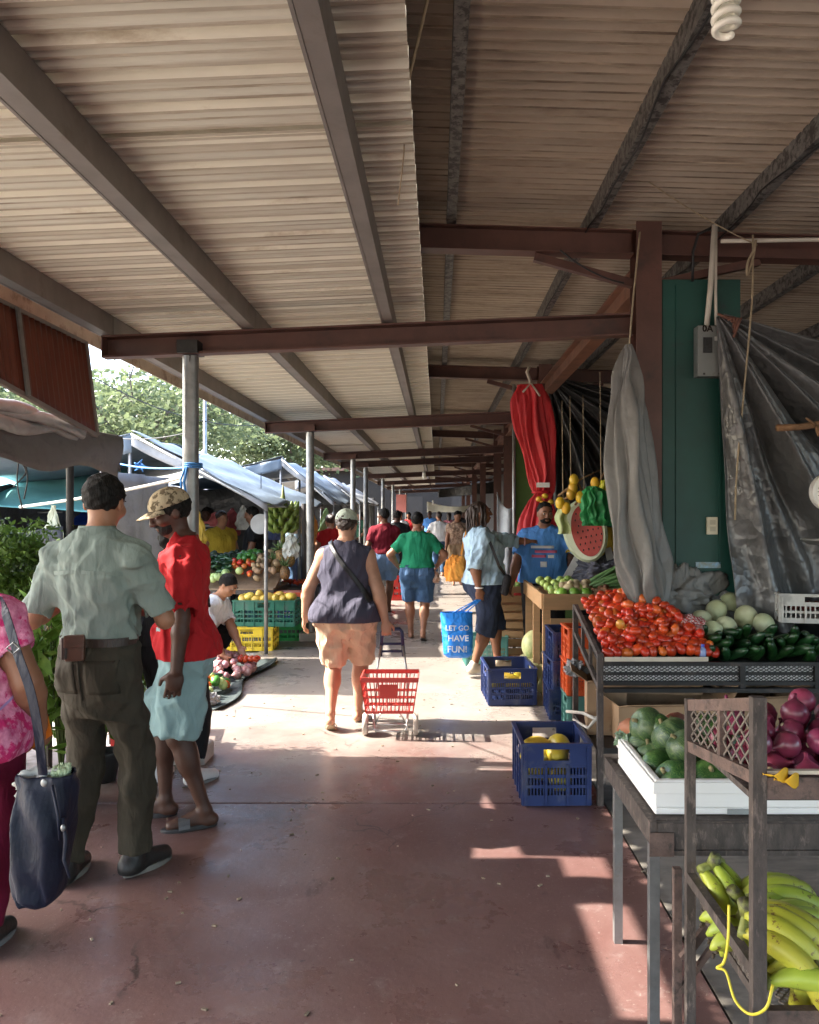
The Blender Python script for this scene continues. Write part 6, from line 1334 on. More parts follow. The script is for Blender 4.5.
# far end cloths
b = MB(); b.grid(lambda u,v: Vector((.05+2.1*u,30+.15*math.sin(7*u),2.75-.55*v*(1.1-u*.3)-.5*(1-u)*(1-v)*.6)),30,10); o = tag(b.build('tarp',DARKT,base=(.1,30,2.2),smooth=True),'dark tarp slung across the far end of the walkway','tarp'); o.modifiers.new('t','SOLIDIFY').thickness=.006
b = MB(); b.grid(lambda u,v: Vector((-.4+2.3*u,31.5+.1*math.sin(9*u),2.02-.42*v-.2*math.sin(PI*u)*(1-v))),30,8); o = tag(b.build('tarp',mat('far_cream_tarp',(.62,.60,.50),.6,var=.08,transl=.25),base=(0,31.5,1.6),smooth=True),'cream tarp glowing in the light under the dark one at the far end','tarp'); o.modifiers.new('t','SOLIDIFY').thickness=.006
b = MB(); b.box((-1.72,33.7,1.6),(-1.3,33.76,2.35)); tag(b.build('banner',mat('salmon_banner',(.50,.16,.13),.7,var=.15,scale=2),base=(-1.5,33.7,1.3)),'salmon pink banner by the far posts','banner')
# ------------------------------------------------------------------ produce stall on the left
LT = thing('produce_table','low produce table under the blue tent heaped with green vegetables','table',(-2.5,10,0))
m = MB(); m.box((-3.1,9.55,.60),(-1.95,10.6,.64)); m.build('top',OLDWOOD,LT)
for x,y in ((-3.05,9.6),(-2.5,9.6),(-2.0,9.62),(-3.05,10.5),(-2.0,10.5)): m = MB(); m.tube([(x,y,0),(x,y,.6)],.022,8); m.build('leg',STEEL,LT)
m = MB(); m.box((-3.08,9.62,.641),(-1.97,10.58,.66)); m.prism([(-3.08,9.75,.66),(-1.97,9.75,.66),(-1.97,10.55,.93),(-3.08,10.55,.93)],(0,.05,-.02)); tag(m.build('display_board',CARD2,base=(-2.5,10,.64)),'tilted board under the vegetable heap on the left table','board')
GP = veg('green_pepper',(.06,.20,.03),.3); b = MB(); b.lathe([(max(1e-4,.04*math.sin(PI*i/10)**.7),-.05*math.cos(PI*i/10)) for i in range(11)],12,lobes=4,amp=.12); gp = proto(b,GP)
PG = veg('pale_squash',(.45,.58,.22),.45,rnd=.1); b = MB(); b.lathe(prof_e(.05,.045,10),14); pg = proto(b,PG)
AVO = veg('dark_avocado',(.02,.035,.018),.5); b = MB(); b.lathe(prof_e(.035,.05,10),12); av = proto(b,AVO)
POT = veg('tan_potato',(.42,.28,.15),.8); pt = proto(b,POT)
def dk(y): return .68+(y-9.62)*.34
for i in range(150):
    u = random.random(); v = random.random(); x = -3.05+1.06*u; y = 9.68+.86*v; z = dk(y)+.05+.07*math.sin(PI*u)*math.sin(PI*min(1,v*1.1))+random.uniform(0,.03)
    if v < .18 and u < .62: put('pale_squash',pg,(x,y,z),'pale green round squash along the front of the left table','squash','pale squash on the left table')
    elif u < .45: put('cucumber',cu,(x,y,z),'dark cucumber in the heap on the left table','cucumber','cucumbers on the left table',rot=(1.4+random.uniform(-.3,.3),0,random.uniform(-1.5,1.5))) if v < .65 else put('avocado',av,(x,y,z),'dark avocado at the back of the left table','avocado','avocados on the left table')
    elif u < .72: put('green_pepper',gp,(x,y,z),'green pepper on the left table','pepper','green peppers on the left table') if v > .5 else put('tomato',tm[i%2],(x,y,z),'red-orange tomato in the middle of the left table','tomato','tomatoes on the left table',s=1.1)
    else: put('potato',pt,(x,y,z),'tan potato at the right of the left table','potato','potatoes on the left table')
MAN = veg('yellow_mango',(.70,.48,.08),.4); b = MB(); b.lathe(prof_e(.05,.07,10),14); mg_ = proto(b,MAN)
for i in range(16): put('mango',mg_,(px_(264,9.1)-.27+.077*(i%8)+random.uniform(-.01,.01),9.22+.16*(i//8),.575+.03*(i%3==1)),'yellow mango heaped in the dark green crate','mango','mangoes in the green crate')
b = MB(); b.box((-1.98,9.70,.24),(-1.66,9.98,.40)); 
cb2 = thing('fruit_carton','white fruit carton with a blue printed side on the bright green crate','box',(px_(290,9.9),9.85,.24)); x0 = px_(277,9.85); x1_ = px_(303,9.85)
b = MB(); b.box((x0,9.80,.237),(x1_,10.15,.425)); b.build('body',mat('white_card',(.60,.55,.50),.8,var=.06),cb2)
b = MB(); b.box((x0+.02,9.795,.275),(x1_-.015,9.799,.395)); b.build('printed_label',mat('indigo_print',(.06,.05,.33),.6,var=.1),cb2)
b = MB(); rg = random.Random(9); zz=.335
for k in range(5): b.box((x0+.09+.030*k,9.791,zz-.018),(x0+.112+.030*k,9.7945,zz+.018))
b.build('printed_mark',FOAM,cb2)
b = MB(); b.box((x0-.04,9.78,.427),(x1_+.14,10.2,.447)); tag(b.build('board',WOODX,base=(x0,9.8,.427)),'thin plank across the fruit carton under the pineapples','board')
PINE = veg('pineapple_skin',(.30,.17,.05),.7,stain=(.10,.07,.03),sscale=60,sthr=.5,ssoft=.05,bump=.8,bscale=70); b = MB(); b.lathe(prof_e(.065,.09,12,.8),16); pi_ = proto(b,PINE)
bl = MB(); rg = random.Random(5)
for k in range(22):
    a = rg.uniform(0,6.28); e = rg.uniform(.2,1.3); L = rg.uniform(.08,.16); d0 = Vector((math.cos(a)*math.cos(e),math.sin(a)*math.cos(e),math.sin(e))); bl.tube([Vector((0,0,.08)),Vector((0,0,.08))+d0*L*.6,Vector((0,0,.08))+d0*L+Vector((0,0,-.01))],[.012,.010,.002],4)
pl_ = proto(bl,veg('pineapple_leaf',(.10,.16,.05),.6))
for k,(px,py,d) in enumerate(((281,556,10.2),(290,560,10.0),(285,573,9.9),(294,552,10.4),(276,566,10.2))):
    t = thing('pineapple','golden brown pineapple with spiky leaves on the plank','pineapple',P(px,py,d),0,'pineapples stacked behind the thin pole'); WLOC[t.name] = Vector((0,0,0)); t.rotation_euler=(random.uniform(-.4,.4),random.uniform(-.4,.4),k)
    o = bpy.data.objects.new('flesh',pi_); COL.objects.link(o); o.parent = t; o = bpy.data.objects.new('crown',pl_); COL.objects.link(o); o.parent = t
PAP = veg('orange_papaya',(.45,.22,.05),.5); b = MB(); b.lathe(prof_e(.07,.10,12),14); pp = proto(b,PAP)
for k in range(9): put('papaya',pp,(x0+.02+.085*(k%5)+random.uniform(-.01,.01),9.87+.15*(k//5),.515+.02*(k//5)),'orange-green papaya on the plank over the fruit carton','papaya','papayas on the plank',s=.85)
b = MB(); b.box((-2.15,9.55,.545),(-1.60,9.85,.62)); 
tag(b.build('orange_tray',plastic('orange_red_plastic',(.65,.10,.03)),base=(-1.9,9.6,.545)),'orange-red tray behind the mangoes','tray')
b = MB(); b.box((-2.2,10.45,-.02),(-1.2,10.9,.60)); bevel(tag(b.build('counter',mat('dark_counter',(.05,.045,.04),.8,var=.3),base=(-1.7,10.5,0)),'dark low counter behind the fruit carton','counter'),.01)
for k in range(40): put('tomato',tm[k%2],(-2.05+.75*random.random(),10.5+.3*random.random(),.64+.03*random.random()),'small red fruit on the dark counter','tomato','red fruit on the dark counter',s=.9)
# things hanging in the shade of the tents
for k,(px,y0_,y1_,d_,w_,c_,lab) in enumerate(((197,510,548,10.6,.12,(.55,.36,.05),'bundle of yellow fruit bags hanging at the left of the produce table'),(232,508,536,12.4,.14,(.30,.05,.06),'dark red bag hanging behind the mustard-shirted woman'),(243,505,530,12.2,.10,(.55,.55,.52),'small white bag hanging beside the dark red one'),(275,512,540,12.6,.12,(.10,.14,.30),'blue bag hanging behind the thin pole'),(312,512,545,12.8,.12,(.60,.30,.06),'orange bag hanging beside the second steel post'),(326,508,540,13.0,.11,(.25,.45,.20),'light green bag hanging right of the second steel post'),(296,510,534,13.0,.12,(.60,.52,.40),'straw-coloured bag hanging behind the green bananas'),(215,512,528,13.0,.18,(.62,.16,.16),'coral red cloth hanging in the nearest blue tent'))):
    bundle('hanging_bag',lab,[(pz(y0_,d_),px_(px,d_),d_,.015),(pz(y0_+.25*(y1_-y0_),d_),px_(px,d_),d_,w_*.55),(pz(y0_+.7*(y1_-y0_),d_),px_(px,d_),d_,w_),(pz(y1_,d_),px_(px,d_),d_,w_*.8)],mat('hanging_cloth_%d'%k,c_,.6,var=.3,scale=9,wr=.4),5,.14,60+k,'bag',n=40)
# green bananas hanging
HB = thing('hanging_bananas','big bunch of green bananas hanging under the blue tent','bananas',P(283,505,10.2)); c = P(283,520,10.2); k = 0
for row in range(4):
    for i in range(8):
        a = 2*PI*i/8+row*.4; z = .15-.09*row; p = c+Vector((.05*math.cos(a),.05*math.sin(a),z))
        b = MB(); b.tube([p,p+Vector((.07*math.cos(a),.07*math.sin(a),-.02)),p+Vector((.13*math.cos(a),.13*math.sin(a),.02)),p+Vector((.15*math.cos(a),.15*math.sin(a),.09))],[.016,.034,.032,.010],7); b.build('banana',mat('unripe_banana',(.13,.19,.03),.45,var=.2),HB,True)
b = MB(); b.tube([c+Vector((0,0,-.3)),c+Vector((0,0,.25)),c+Vector((0,0,.45))],[.03,.035,.006],8); b.build('stem',mat('plantain_stem',(.2,.22,.05)),HB,True)
bundle('plastic_bag','white plastic bag hanging beside the green bananas',[(pz(533,10),px_(291,10),10,.02),(pz(540,10),px_(291,10),10,.07),(pz(552,10),px_(290,10),10,.10),(pz(560,10),px_(290,10),10,.06)],mat('white_film',(.65,.68,.62),.35,transl=.3),5,.12,22,'plastic bag')
b = MB(); b.tube([(px_(304,10.9),10.9,0),(px_(304,10.9),10.9,1.7)],.035,8); tag(b.build('post',mat('dark_post',(.08,.07,.065),.7),base=(px_(304,10.9),10.9,0)),'dark wooden post of the left stall, between the pineapples and the second steel post','post')
b = MB(); b.grid(lambda u,v: Vector((px_(305+8*u,11.3),11.3+.03*math.sin(9*u),pz(525,11.3)-.95*v)),10,8); o = tag(b.build('red_cloth',REDT,base=(px_(308,11.3),11.3,.7),smooth=True),'narrow red cloth hanging beside the dark wooden post','cloth'); o.modifiers.new('t','SOLIDIFY').thickness=.006
sc = thing('dial_scale','round pale dial scale hanging inside the left stall','scale',P(261,524,10.6)); q = P(261,524,10.6); b = MB(); b.lathe([(.13,-.03),(.135,.03),(.12,.035)],24,Matrix.Translation(q) @ Matrix.Rotation(PI/2,4,'X')); b.build('case',mat('grey_white_enamel',(.5,.5,.5),.5),sc); b = MB(); b.tube([q+Vector((0,0,.13)),(q.x,q.y,2.1)],.006,5); b.build('hanger',BLACKIRON,sc)
# ------------------------------------------------------------------ produce on the floor sheet
b = MB(); b.grid(lambda u,v: Vector((-2.75+(1.02+.06*math.sin(9*v))*u, 6.35+2.15*v, .012+.012*math.sin(11*u+7*v)*math.sin(5*v)+(.02 if u>.96 else 0))),24,30); o = tag(b.build('ground_sheet',mat('dark_green_sheet',(.035,.05,.05),.7,var=.3,scale=5,crinkle=.3),base=(-2.2,7.2,0),smooth=True),'dark sheet on the ground under heaps of vegetables beside the crouching seller','ground sheet'); o.modifiers.new('t','SOLIDIFY').thickness=.006
GARL = veg('pink_shallot',(.48,.22,.21),.6,rnd=.25,rndh=.02,stain=(.62,.45,.42),sscale=20,sthr=.5,ssoft=.2); b = MB(); b.lathe([(.004,-.03),(.026,-.022),(.034,0),(.024,.02),(.008,.034),(.004,.045)],10); ga = proto(b,GARL)
for i in range(150):
    u = random.random(); a = random.uniform(0,6.28); r_ = .36*math.sqrt(u); put('shallot',ga,(-2.12+r_*math.cos(a)*.95,7.75+r_*math.sin(a)*1.25,.05+.14*(1-u)+random.uniform(0,.02)),'pink shallot in the heap in front of the crouching seller','shallot','pink shallots heaped on the ground sheet',s=random.uniform(.9,1.3))
for i in range(70):
    u = random.random(); a = random.uniform(0,6.28); r_ = .30*math.sqrt(u); k = random.choices((0,1,2,3),(.62,.12,.16,.10))[0]; p = (-2.13+r_*math.cos(a),6.95+r_*math.sin(a)*1.1,.05+.11*(1-u)+random.uniform(0,.02))
    if k == 0: put('pale_squash',pg,p,'pale green squash in the nearer heap on the ground sheet','squash','pale squash on the ground sheet',s=.85)
    elif k == 1: put('green_pepper',gp,p,'green pepper in the nearer heap on the ground sheet','pepper','green peppers on the ground sheet')
    elif k == 2: put('tomato',tm[1],p,'orange tomato in the nearer heap on the ground sheet','tomato','orange tomatoes on the ground sheet')
    else: put('cucumber',cu,p,'dark cucumber in the nearer heap on the ground sheet','cucumber','cucumbers on the ground sheet',rot=(1.5,0,i),s=.8)
for i in range(8): put('tomato',tm[0],(-1.90+.05*(i%4),7.72+.06*(i//4),.16),'red tomato at the right edge of the shallot heap','tomato','red tomatoes at the shallot heap')
crumple('plastic_bag','dark plastic bag at the near end of the ground sheet',(-2.02,6.5,.09),(.16,.16,.13),mat('dark_blue_film',(.03,.04,.07),.35,crinkle=.5),41,'plastic bag')
crumple('plastic_bag','clear white plastic bag at the near corner of the ground sheet',(-1.86,6.52,.05),(.09,.09,.06),mat('clear_film',(.45,.46,.46),.3,crinkle=.5),42,'plastic bag')
# ------------------------------------------------------------------ leaves and plants
def leaves(name,parent,c,r,n,size,cols,seed,shape='ellipsoid',asp=2.2,flat=0.,mt=None,clump=0,droop=0.):
    """many leaf blades (each a folded pair of quads) through a volume"""
    rg = np.random.default_rng(seed)
    if clump:
        cc = rg.normal(size=(clump,3)); cc /= np.linalg.norm(cc,axis=1)[:,None]; cc *= rg.uniform(.25,1,(clump,1))**.6; ci = rg.integers(0,clump,n); p = cc[ci]*.85+rg.normal(size=(n,3))*.16*np.array([1.2,1.2,.6])
    else:
        p = rg.normal(size=(n,3)); p /= np.linalg.norm(p,axis=1)[:,None]; p *= rg.uniform(.1,1,(n,1))**.45
    pos = p*np.array(r)+np.array(c); d = rg.normal(size=(n,3)); d[:,2] = d[:,2]*(1-flat)+.15-droop; d /= np.linalg.norm(d,axis=1)[:,None]
    u = np.cross(d,rg.normal(size=(n,3))); u /= np.linalg.norm(u,axis=1)[:,None]; nn = np.cross(d,u); L = size*rg.uniform(.6,1.4,(n,1)); w = L/asp
    a = pos; m1 = pos+d*L*.5+nn*L*.06; e = pos+d*L-nn*L*.12; l = m1+u*w*.5-nn*w*.18; r2 = m1-u*w*.5-nn*w*.18
    V = np.stack([a,l,e,r2,m1],1).reshape(-1,3); k = np.arange(n)[:,None]*5; Q = np.concatenate([k+np.array([[0,4,2,1]]),k+np.array([[0,3,2,4]])])
    off = np.array(WLOC.get(parent.name,Vector((0,0,0)))) if parent else 0
    me = np_mesh(name,V-off,Q,False); return link_mesh(name,me,mt,parent)
def leafm(n,c,c2,tr=.3,**k): return mat(n,c,.5,c2=c2,var=.25,scale=k.pop('scale',7),transl=tr,spec=.3,**k)
L1 = leafm('herb_leaf',(.035,.085,.012),(.10,.17,.03)); L2 = leafm('bright_leaf',(.09,.22,.03),(.20,.34,.07),scale=9); L3 = leafm('olive_leaf',(.055,.075,.02),(.12,.13,.045)); L4 = leafm('flower_petals',(.55,.50,.45),(.62,.30,.10),.2,scale=14)
PTB = thing('plant_table','plank table of potted herbs behind the man in grey','table',(-2.9,4.9,0)); m = MB(); m.box((-3.6,4.45,.62),(-2.12,5.5,.66)); m.build('top',OLDWOOD,PTB)
for x,y in ((-3.55,4.5),(-2.2,4.5),(-3.55,5.45),(-2.2,5.45)): m = MB(); m.cbox((x,y,.31),(.05,.05,.62)); m.build('leg',OLDWOOD,PTB)
POTM = mat('black_grow_bag',(.02,.02,.02),.6); TERR = mat('terracotta_pot',(.30,.11,.06),.8,var=.2)
def plant(loc,h,w,n,size,mt,label,seed,pot=True,cat='plant',name='potted_plant',asp=2.2,stems=9,group=None,droop=.0,clump=0,potm=None):
    t = thing(name,label,cat,loc,0,group); x,y,z = loc
    if pot:
        m = MB(); m.lathe([(.07,0),(.10,.16),(.105,.17),(.09,.17),(.085,.14)],16,Matrix.Translation(loc)); m.build('pot',potm or POTM,t,True); z0 = z+.15
    else: z0 = z
    rg = random.Random(seed); m = MB()
    for k in range(stems):
        a = rg.uniform(0,6.28); e = Vector((math.cos(a)*w*rg.uniform(.2,.8),math.sin(a)*w*rg.uniform(.2,.8),h*rg.uniform(.6,.95))); b0 = Vector((x,y,z0)); m.tube([b0,b0+Vector((e.x*.3,e.y*.3,e.z*.5)),b0+e],[.007,.005,.002],5)
    m.build('stems',mat('plant_stem',(.07,.11,.03),.6),t,True)
    leaves('leaves',t,(x,y,z0+h*.58),(w,w,h*.46),n,size,None,seed,mt=mt,asp=asp,droop=droop,clump=clump); return t
plant((-2.55,4.85,.66),.72,.34,5200,.040,L1,'large dense dark green herb bush at the left edge beside the grey-shirted man',1,clump=60)
plant((-2.95,5.15,.66),.80,.36,4200,.042,L1,'taller dark herb bush behind the large one at the left edge',2,clump=60)
plant((-2.27,5.20,.66),.55,.22,1800,.045,L3,'olive green bush between the herb bush and the grey-shirted man',3,clump=40)
plant((-2.20,4.62,.66),.36,.17,420,.055,L3,'small reddish-green potted plant on the plank table',4)
plant((-2.02,4.30,.0),1.05,.24,420,.13,L2,'tall bright leafy plant standing on the ground by the grey-shirted man\'s elbow',5,asp=2.6,stems=14)
plant((-2.30,3.95,.0),.95,.26,420,.13,L2,'bright leafy plant in front of the plank table, beside the woman in pink',6,asp=2.6,stems=14)
plant((-1.96,4.70,.0),.70,.22,900,.06,L1,'dark fine-leaved plant low behind the grey-shirted man\'s legs',7)
plant((-1.85,5.05,.0),.40,.19,1200,.035,L2,'short bushy green plant seen between the grey-shirted man\'s legs',8,potm=TERR)
plant((-2.45,4.25,.0),.78,.24,900,.06,L1,'dark leafy plant in the shade under the plank table',9)
f = thing('flower_pot','small pot of pale and orange flowers on the plank table','flowers',(-2.12,4.55,.66)); leaves('petals',f,(-2.12,4.55,.90),(.12,.12,.10),130,.045,None,12,mt=L4,asp=1.2); leaves('leaves',f,(-2.12,4.55,.82),(.13,.13,.10),240,.05,None,13,mt=L2); m = MB(); m.lathe([(.05,0),(.07,.12),(.06,.12)],14,Matrix.Translation((-2.12,4.55,.66))); m.build('pot',TERR,f,True)
# trees beyond the stalls
BARK = mat('grey_bark',(.13,.11,.09),.9,var=.3,scale=8,bump=.5,bscale=12)
TL = leafm('raintree_leaf',(.10,.135,.06),(.165,.20,.10),.5,scale=.6); TL2 = leafm('raintree_leaf_dark',(.085,.12,.055),(.14,.175,.09),.5,scale=.6)
def tree(loc,H,rx,rz,label,seed,n=9000,size=.26,mt=TL,clump=150,cat='tree',group=None,name='spreading_tree'):
    t = thing(name,label,cat,loc,0,group); x,y,z = loc; rg = random.Random(seed); m = MB(); fork = H*.42
    m.tube([(x,y,z-.2),(x+.1,y,z+fork*.5),(x,y+.1,z+fork)],[.28,.20,.17],10); m.build('trunk',BARK,t,True); m = MB()
    for k in range(15):
        a = 2*PI*k/15+rg.uniform(-.3,.3); rr = rg.uniform(.5,.95); e = Vector((x+math.cos(a)*rx*rr,y+math.sin(a)*rx*rr,z+H-rz+rg.uniform(-.2,.9)*rz)); b0 = Vector((x,y+.1,z+fork)); mid = b0.lerp(e,.5)+Vector((0,0,.6)); m.tube([b0,mid,e],[.08,.04,.012],6)
        for j in range(3): s_ = mid.lerp(e,rg.uniform(.0,.7)); m.tube([s_,s_+Vector((rg.uniform(-1,1),rg.uniform(-1,1),rg.uniform(.1,.8)))*rx*.28],[.04,.01],5)
    m.build('limbs',BARK,t,True); leaves('crown',t,(x,y,z+H-rz),(rx,rx,rz),n,size,None,seed,mt=mt,asp=1.7,flat=.5,clump=clump); return t
tree((-11.2,30,0),6.9,5.2,1.9,'wide light green spreading tree beyond the blue tents, nearest the roof panel',3,8500,.24)
tree((-15.5,38,0),8.0,6,2.3,'tall pale green tree further back above the tents',4,6500,.30,TL2)
tree((-7.6,42,0),7.6,4.6,2.2,'lower bright green tree above the second tent',5,9000,.26)
tree((-4.6,60,0),9.0,5,3.0,'far green tree at the end of the stalls',6,6000,.34,TL2)
tree((-19,27,0),8.2,5,2.4,'green tree at the left edge above the near canopy',7,8000,.26,TL2)
tree((-25,46,0),9.0,8,3.4,'broad darker tree in the distance at the far left',8,7000,.40,TL2)
SHT = tree((-9.6,2.2,0),9.6,3.0,2.2,'tree left of the walkway that shades the nearest stalls',9,9000,.34,TL2,120) if SHADE_TREE else None
b = MB(); b.tube([P(205,520,24),P(205,395,24)],[.07,.05],10); b.tube([P(205,397,24),P(213,393,24)],[.03,.03],6); tag(b.build('lamp_post',STEEL,base=(px_(205,24),24,0),smooth=True),'thin pale lamp post in front of the trees','lamp post')
rope(sag(P(95,378,16),P(262,425,20),.3),.012,'dark overhead wire in front of the trees',BLACKIRON,'wire','overhead_wire')
# ------------------------------------------------------------------ people
GREYSH = cloth('sage_grey_cotton',(.215,.265,.235),stain=(.18,.22,.195),sscale=3,sthr=.56,ssoft=.2); OLIVE = cloth('dark_olive_trousers',(.052,.046,.033),stain=(.036,.032,.024),sscale=4,sthr=.54,ssoft=.2)
REDC = cloth('red_cotton',(.42,.018,.022)); MINT = cloth('pale_mint_cotton',(.27,.40,.40)); NAVY = cloth('navy_grey_jersey',(.060,.058,.085)); BEIGE = cloth('beige_cotton',(.56,.40,.28)); GREENC = cloth('kelly_green',(.015,.20,.10)); DENIM = cloth('mid_denim',(.045,.09,.17),stain=(.10,.17,.27),sscale=6,sthr=.52,ssoft=.2); LDENIM = cloth('light_denim',(.20,.31,.48)); CHAM = cloth('pale_chambray',(.36,.50,.61)); DNAVY = cloth('dark_denim',(.025,.035,.065)); BLUET = cloth('blue_tee',(.09,.26,.62)); MAROON = cloth('maroon_cotton',(.16,.012,.022)); YELLC = cloth('mustard_cotton',(.52,.36,.04)); BLACKC = cloth('black_cotton',(.014,.014,.016)); WHITEC = cloth('white_cotton',(.70,.71,.72)); STRIPE = cloth('striped_jersey',(.04,.04,.05)); bands(STRIPE,(0,0,1),9,(.6,.6,.6),0,.5,.05); TANP = cloth('tan_cotton',(.34,.24,.15)); GREYC = cloth('grey_cotton',(.22,.22,.23)); PINKL = cloth('pink_cotton',(.55,.20,.26)); MARP = cloth('maroon_leggings',(.13,.008,.03))
PINKP = cloth('pink_patterned',(.66,.06,.22),var=.25,scale=24,c2=(.72,.30,.44),stain=(.60,.03,.16),sscale=18,sthr=.52,ssoft=.06)
CAPT = cloth('tan_patterned_cap',(.40,.33,.22),stain=(.12,.09,.055),sscale=26,sthr=.50,ssoft=.03); CAPT.name = CAPT.name; CAPG = cloth('pale_green_cap',(.42,.48,.40),var=.25,scale=18)
BLKSH = mat('black_shoe',(.018,.017,.016),.5,bump=.2); SLIDE = mat('black_slide',(.03,.03,.032),.55); BEISH = mat('beige_shoe',(.50,.42,.32),.7); SAND = mat('tan_sandal',(.42,.32,.20),.7); GSOLE = mat('grey_sole',(.20,.19,.17),.7)
# 0 man in the grey shirt
human('man in a sage grey shirt and dark olive trousers seen from behind',(-1.435,3.40,0),-12,1.74,.0068,SK_TAN,fat=-.20,wl=(-.32,.20,1.15),wr=(.12,.29,1.13),pl=(-.30,-.7,-1),pr=(.75,-.4,-1),al=(-.135,-.03,.085),ar=(.10,.10,.085),fl=(-.25,1,0),fr=(.25,1,0),hl=((-.1,.5,.9),(.8,-.2,.1),40),curl=35,
      head=(8,-16,0),top=dict(mat=GREYSH,off=.022,zlo=1.028,sleeve=.84,soff=.024,amp=.012,collar=True,yoke=True,k=46,neck=.062),bottom=dict(mat=OLIVE,off=.016,waist=1.035,belt=True,amp=.009,flare=.010,len=.985),shoes=dict(kind='shoe',mat=BLKSH,sole=GSOLE),hair=dict(kind='short',mat=M_['hair'],line=.045),seed=1)
# 1 man in the red shirt
human('man in a red shirt, pale mint shorts and a patterned cap facing left',(-1.275,4.08,0),100,1.70,.0068,SK_DARK,fat=-.04,wl=(-.235,.02,.80),wr=(.13,.32,1.06),pl=(-.3,-1,0),pr=(.6,-.6,-.4),al=(-.10,-.10,.085),ar=(.09,.12,.085),fl=(-.15,1,0),fr=(.15,1,0),hl=((.0,.15,-1),(1,.2,0),22),
      lean=(0,.025),head=(20,-22,0),top=dict(mat=REDC,off=.018,zlo=.86,sleeve=.86,soff=.030,amp=.012,k=42,neck=.068),bottom=dict(mat=MINT,off=.020,waist=1.0,len=.475,flare=.05,amp=.015,name='shorts'),shoes=dict(kind='slide',mat=SLIDE,strap=mat('grey_strap',(.09,.09,.095),.5)),hair=dict(kind='short',mat=M_['hair'],line=.03),cap=dict(mat=CAPT),beard=M_['hair'],seed=2)
# 2 woman in pink at the left edge
human('woman in a pink patterned top and maroon leggings at the left edge',(-1.73,2.86,0),6,1.52,.008,SK_MID,sex='f',fat=.62,wl=(-.36,.12,.88),wr=(.30,.10,.88),pl=(-.6,-1,0),pr=(.6,-1,0),al=(-.12,.05,.085),ar=(.13,-.02,.085),head=(20,-8,0),
      top=dict(mat=PINKP,off=.022,zlo=.80,sleeve=.55,soff=.028,amp=.006,flare=.01),bottom=dict(mat=MARP,off=.020,waist=1.0,len=.98,amp=.003),shoes=dict(kind='shoe',mat=BLKSH),hair=dict(kind='bun',mat=M_['hair']),seed=3,hr=((.1,.5,-.8),(-1,.2,0),45))
# 3 woman in the tank top
human('woman in a dark sleeveless top and pale cap walking away with a red trolley',(-.675,5.93,0),-4,1.59,.0078,SK_LIGHT,sex='f',fat=.40,wl=(-.345,.05,.86),wr=(.345,-.10,.80),pl=(-.6,-1,0),pr=(.7,-.8,0),al=(-.085,-.20,.135),ar=(.075,.13,.085),heel_l=38,fl=(-.12,1,0),fr=(.18,1,0),hr=((.15,-.15,-1),(-.3,.9,0),60),head=(-2,-6,0),curl=24,
      top=dict(mat=NAVY,off=.020,zlo=.84,sleeve=0,amp=.010,k=40,neck=.075),bottom=dict(mat=BEIGE,off=.022,waist=1.0,len=.475,flare=.012,amp=.014,name='shorts'),shoes=dict(kind='flip',mat=SAND),hair=dict(kind='short',mat=HAIRB,line=.03,amp=2),cap=dict(mat=CAPG),seed=4)
# 4 woman in green
human('woman in a bright green top and denim shorts walking away down the middle',(-.245,9.95,0),0,1.58,.010,SK_MID,sex='f',fat=.34,wl=(-.27,.16,.98),wr=(.27,.16,.98),pl=(-1,-.4,-.4),pr=(1,-.4,-.4),al=(-.09,.10,.085),ar=(.08,-.16,.12),heel_r=30,fl=(-.1,1,0),fr=(.1,1,0),head=(0,-4,0),
      top=dict(mat=GREENC,off=.018,zlo=.97,sleeve=.72,soff=.022,amp=.006,neck=.08),bottom=dict(mat=DENIM,off=.020,waist=1.0,len=.44,flare=.018,amp=.006,name='shorts'),shoes=dict(kind='flip',mat=SLIDE),hair=dict(kind='bun',mat=M_['hair']),seed=5)
# 5 person in maroon
human('person in a dark red top and light denim shorts walking away',(-.83,12.6,0),8,1.64,.012,SK_BROWN,sex='f',fat=.36,wl=(-.28,.08,.88),wr=(.24,.2,.98),al=(-.08,-.12,.1),ar=(.08,.1,.085),heel_l=20,head=(40,0,0),
      top=dict(mat=MAROON,off=.018,zlo=.97,sleeve=.7,soff=.02,amp=.006),bottom=dict(mat=LDENIM,off=.020,waist=1.02,len=.40,flare=.02,amp=.006,name='shorts'),shoes=dict(kind='flip',mat=SLIDE),hair=dict(kind='short',mat=M_['hair'],line=.05),seed=6)
# 6 woman in light blue
human('woman with long dreadlocks in a pale blue shirt reaching towards the vendor',(.475,7.92,0),-78,1.68,.0085,SK_BROWN,sex='f',fat=.42,lean=(0,-.05),wl=(-.06,.62,1.30),wr=(.25,-.13,.86),pl=(-1,0,-.6),pr=(.5,-1,0),al=(-.09,.16,.085),ar=(.09,-.14,.085),fl=(-.1,1,0),fr=(.1,1,0),head=(-8,6,0),hl=((.0,1,.0),(.2,0,-1),20),hr=((0,.1,-1),(-1,.1,0),50),
      top=dict(mat=CHAM,off=.032,zlo=.90,sleeve=(1.65,1.12),soff=.030,amp=.013,k=40,flare=.02,neck=.075,vneck=.10),bottom=dict(mat=DNAVY,off=.026,waist=1.0,len=.60,flare=.02,amp=.007,name='capri_trousers'),shoes=dict(kind='shoe',mat=BEISH,sole=mat('pale_sole',(.6,.55,.48),.7)),hair=dict(kind='dreads',mat=HAIRB),seed=7)
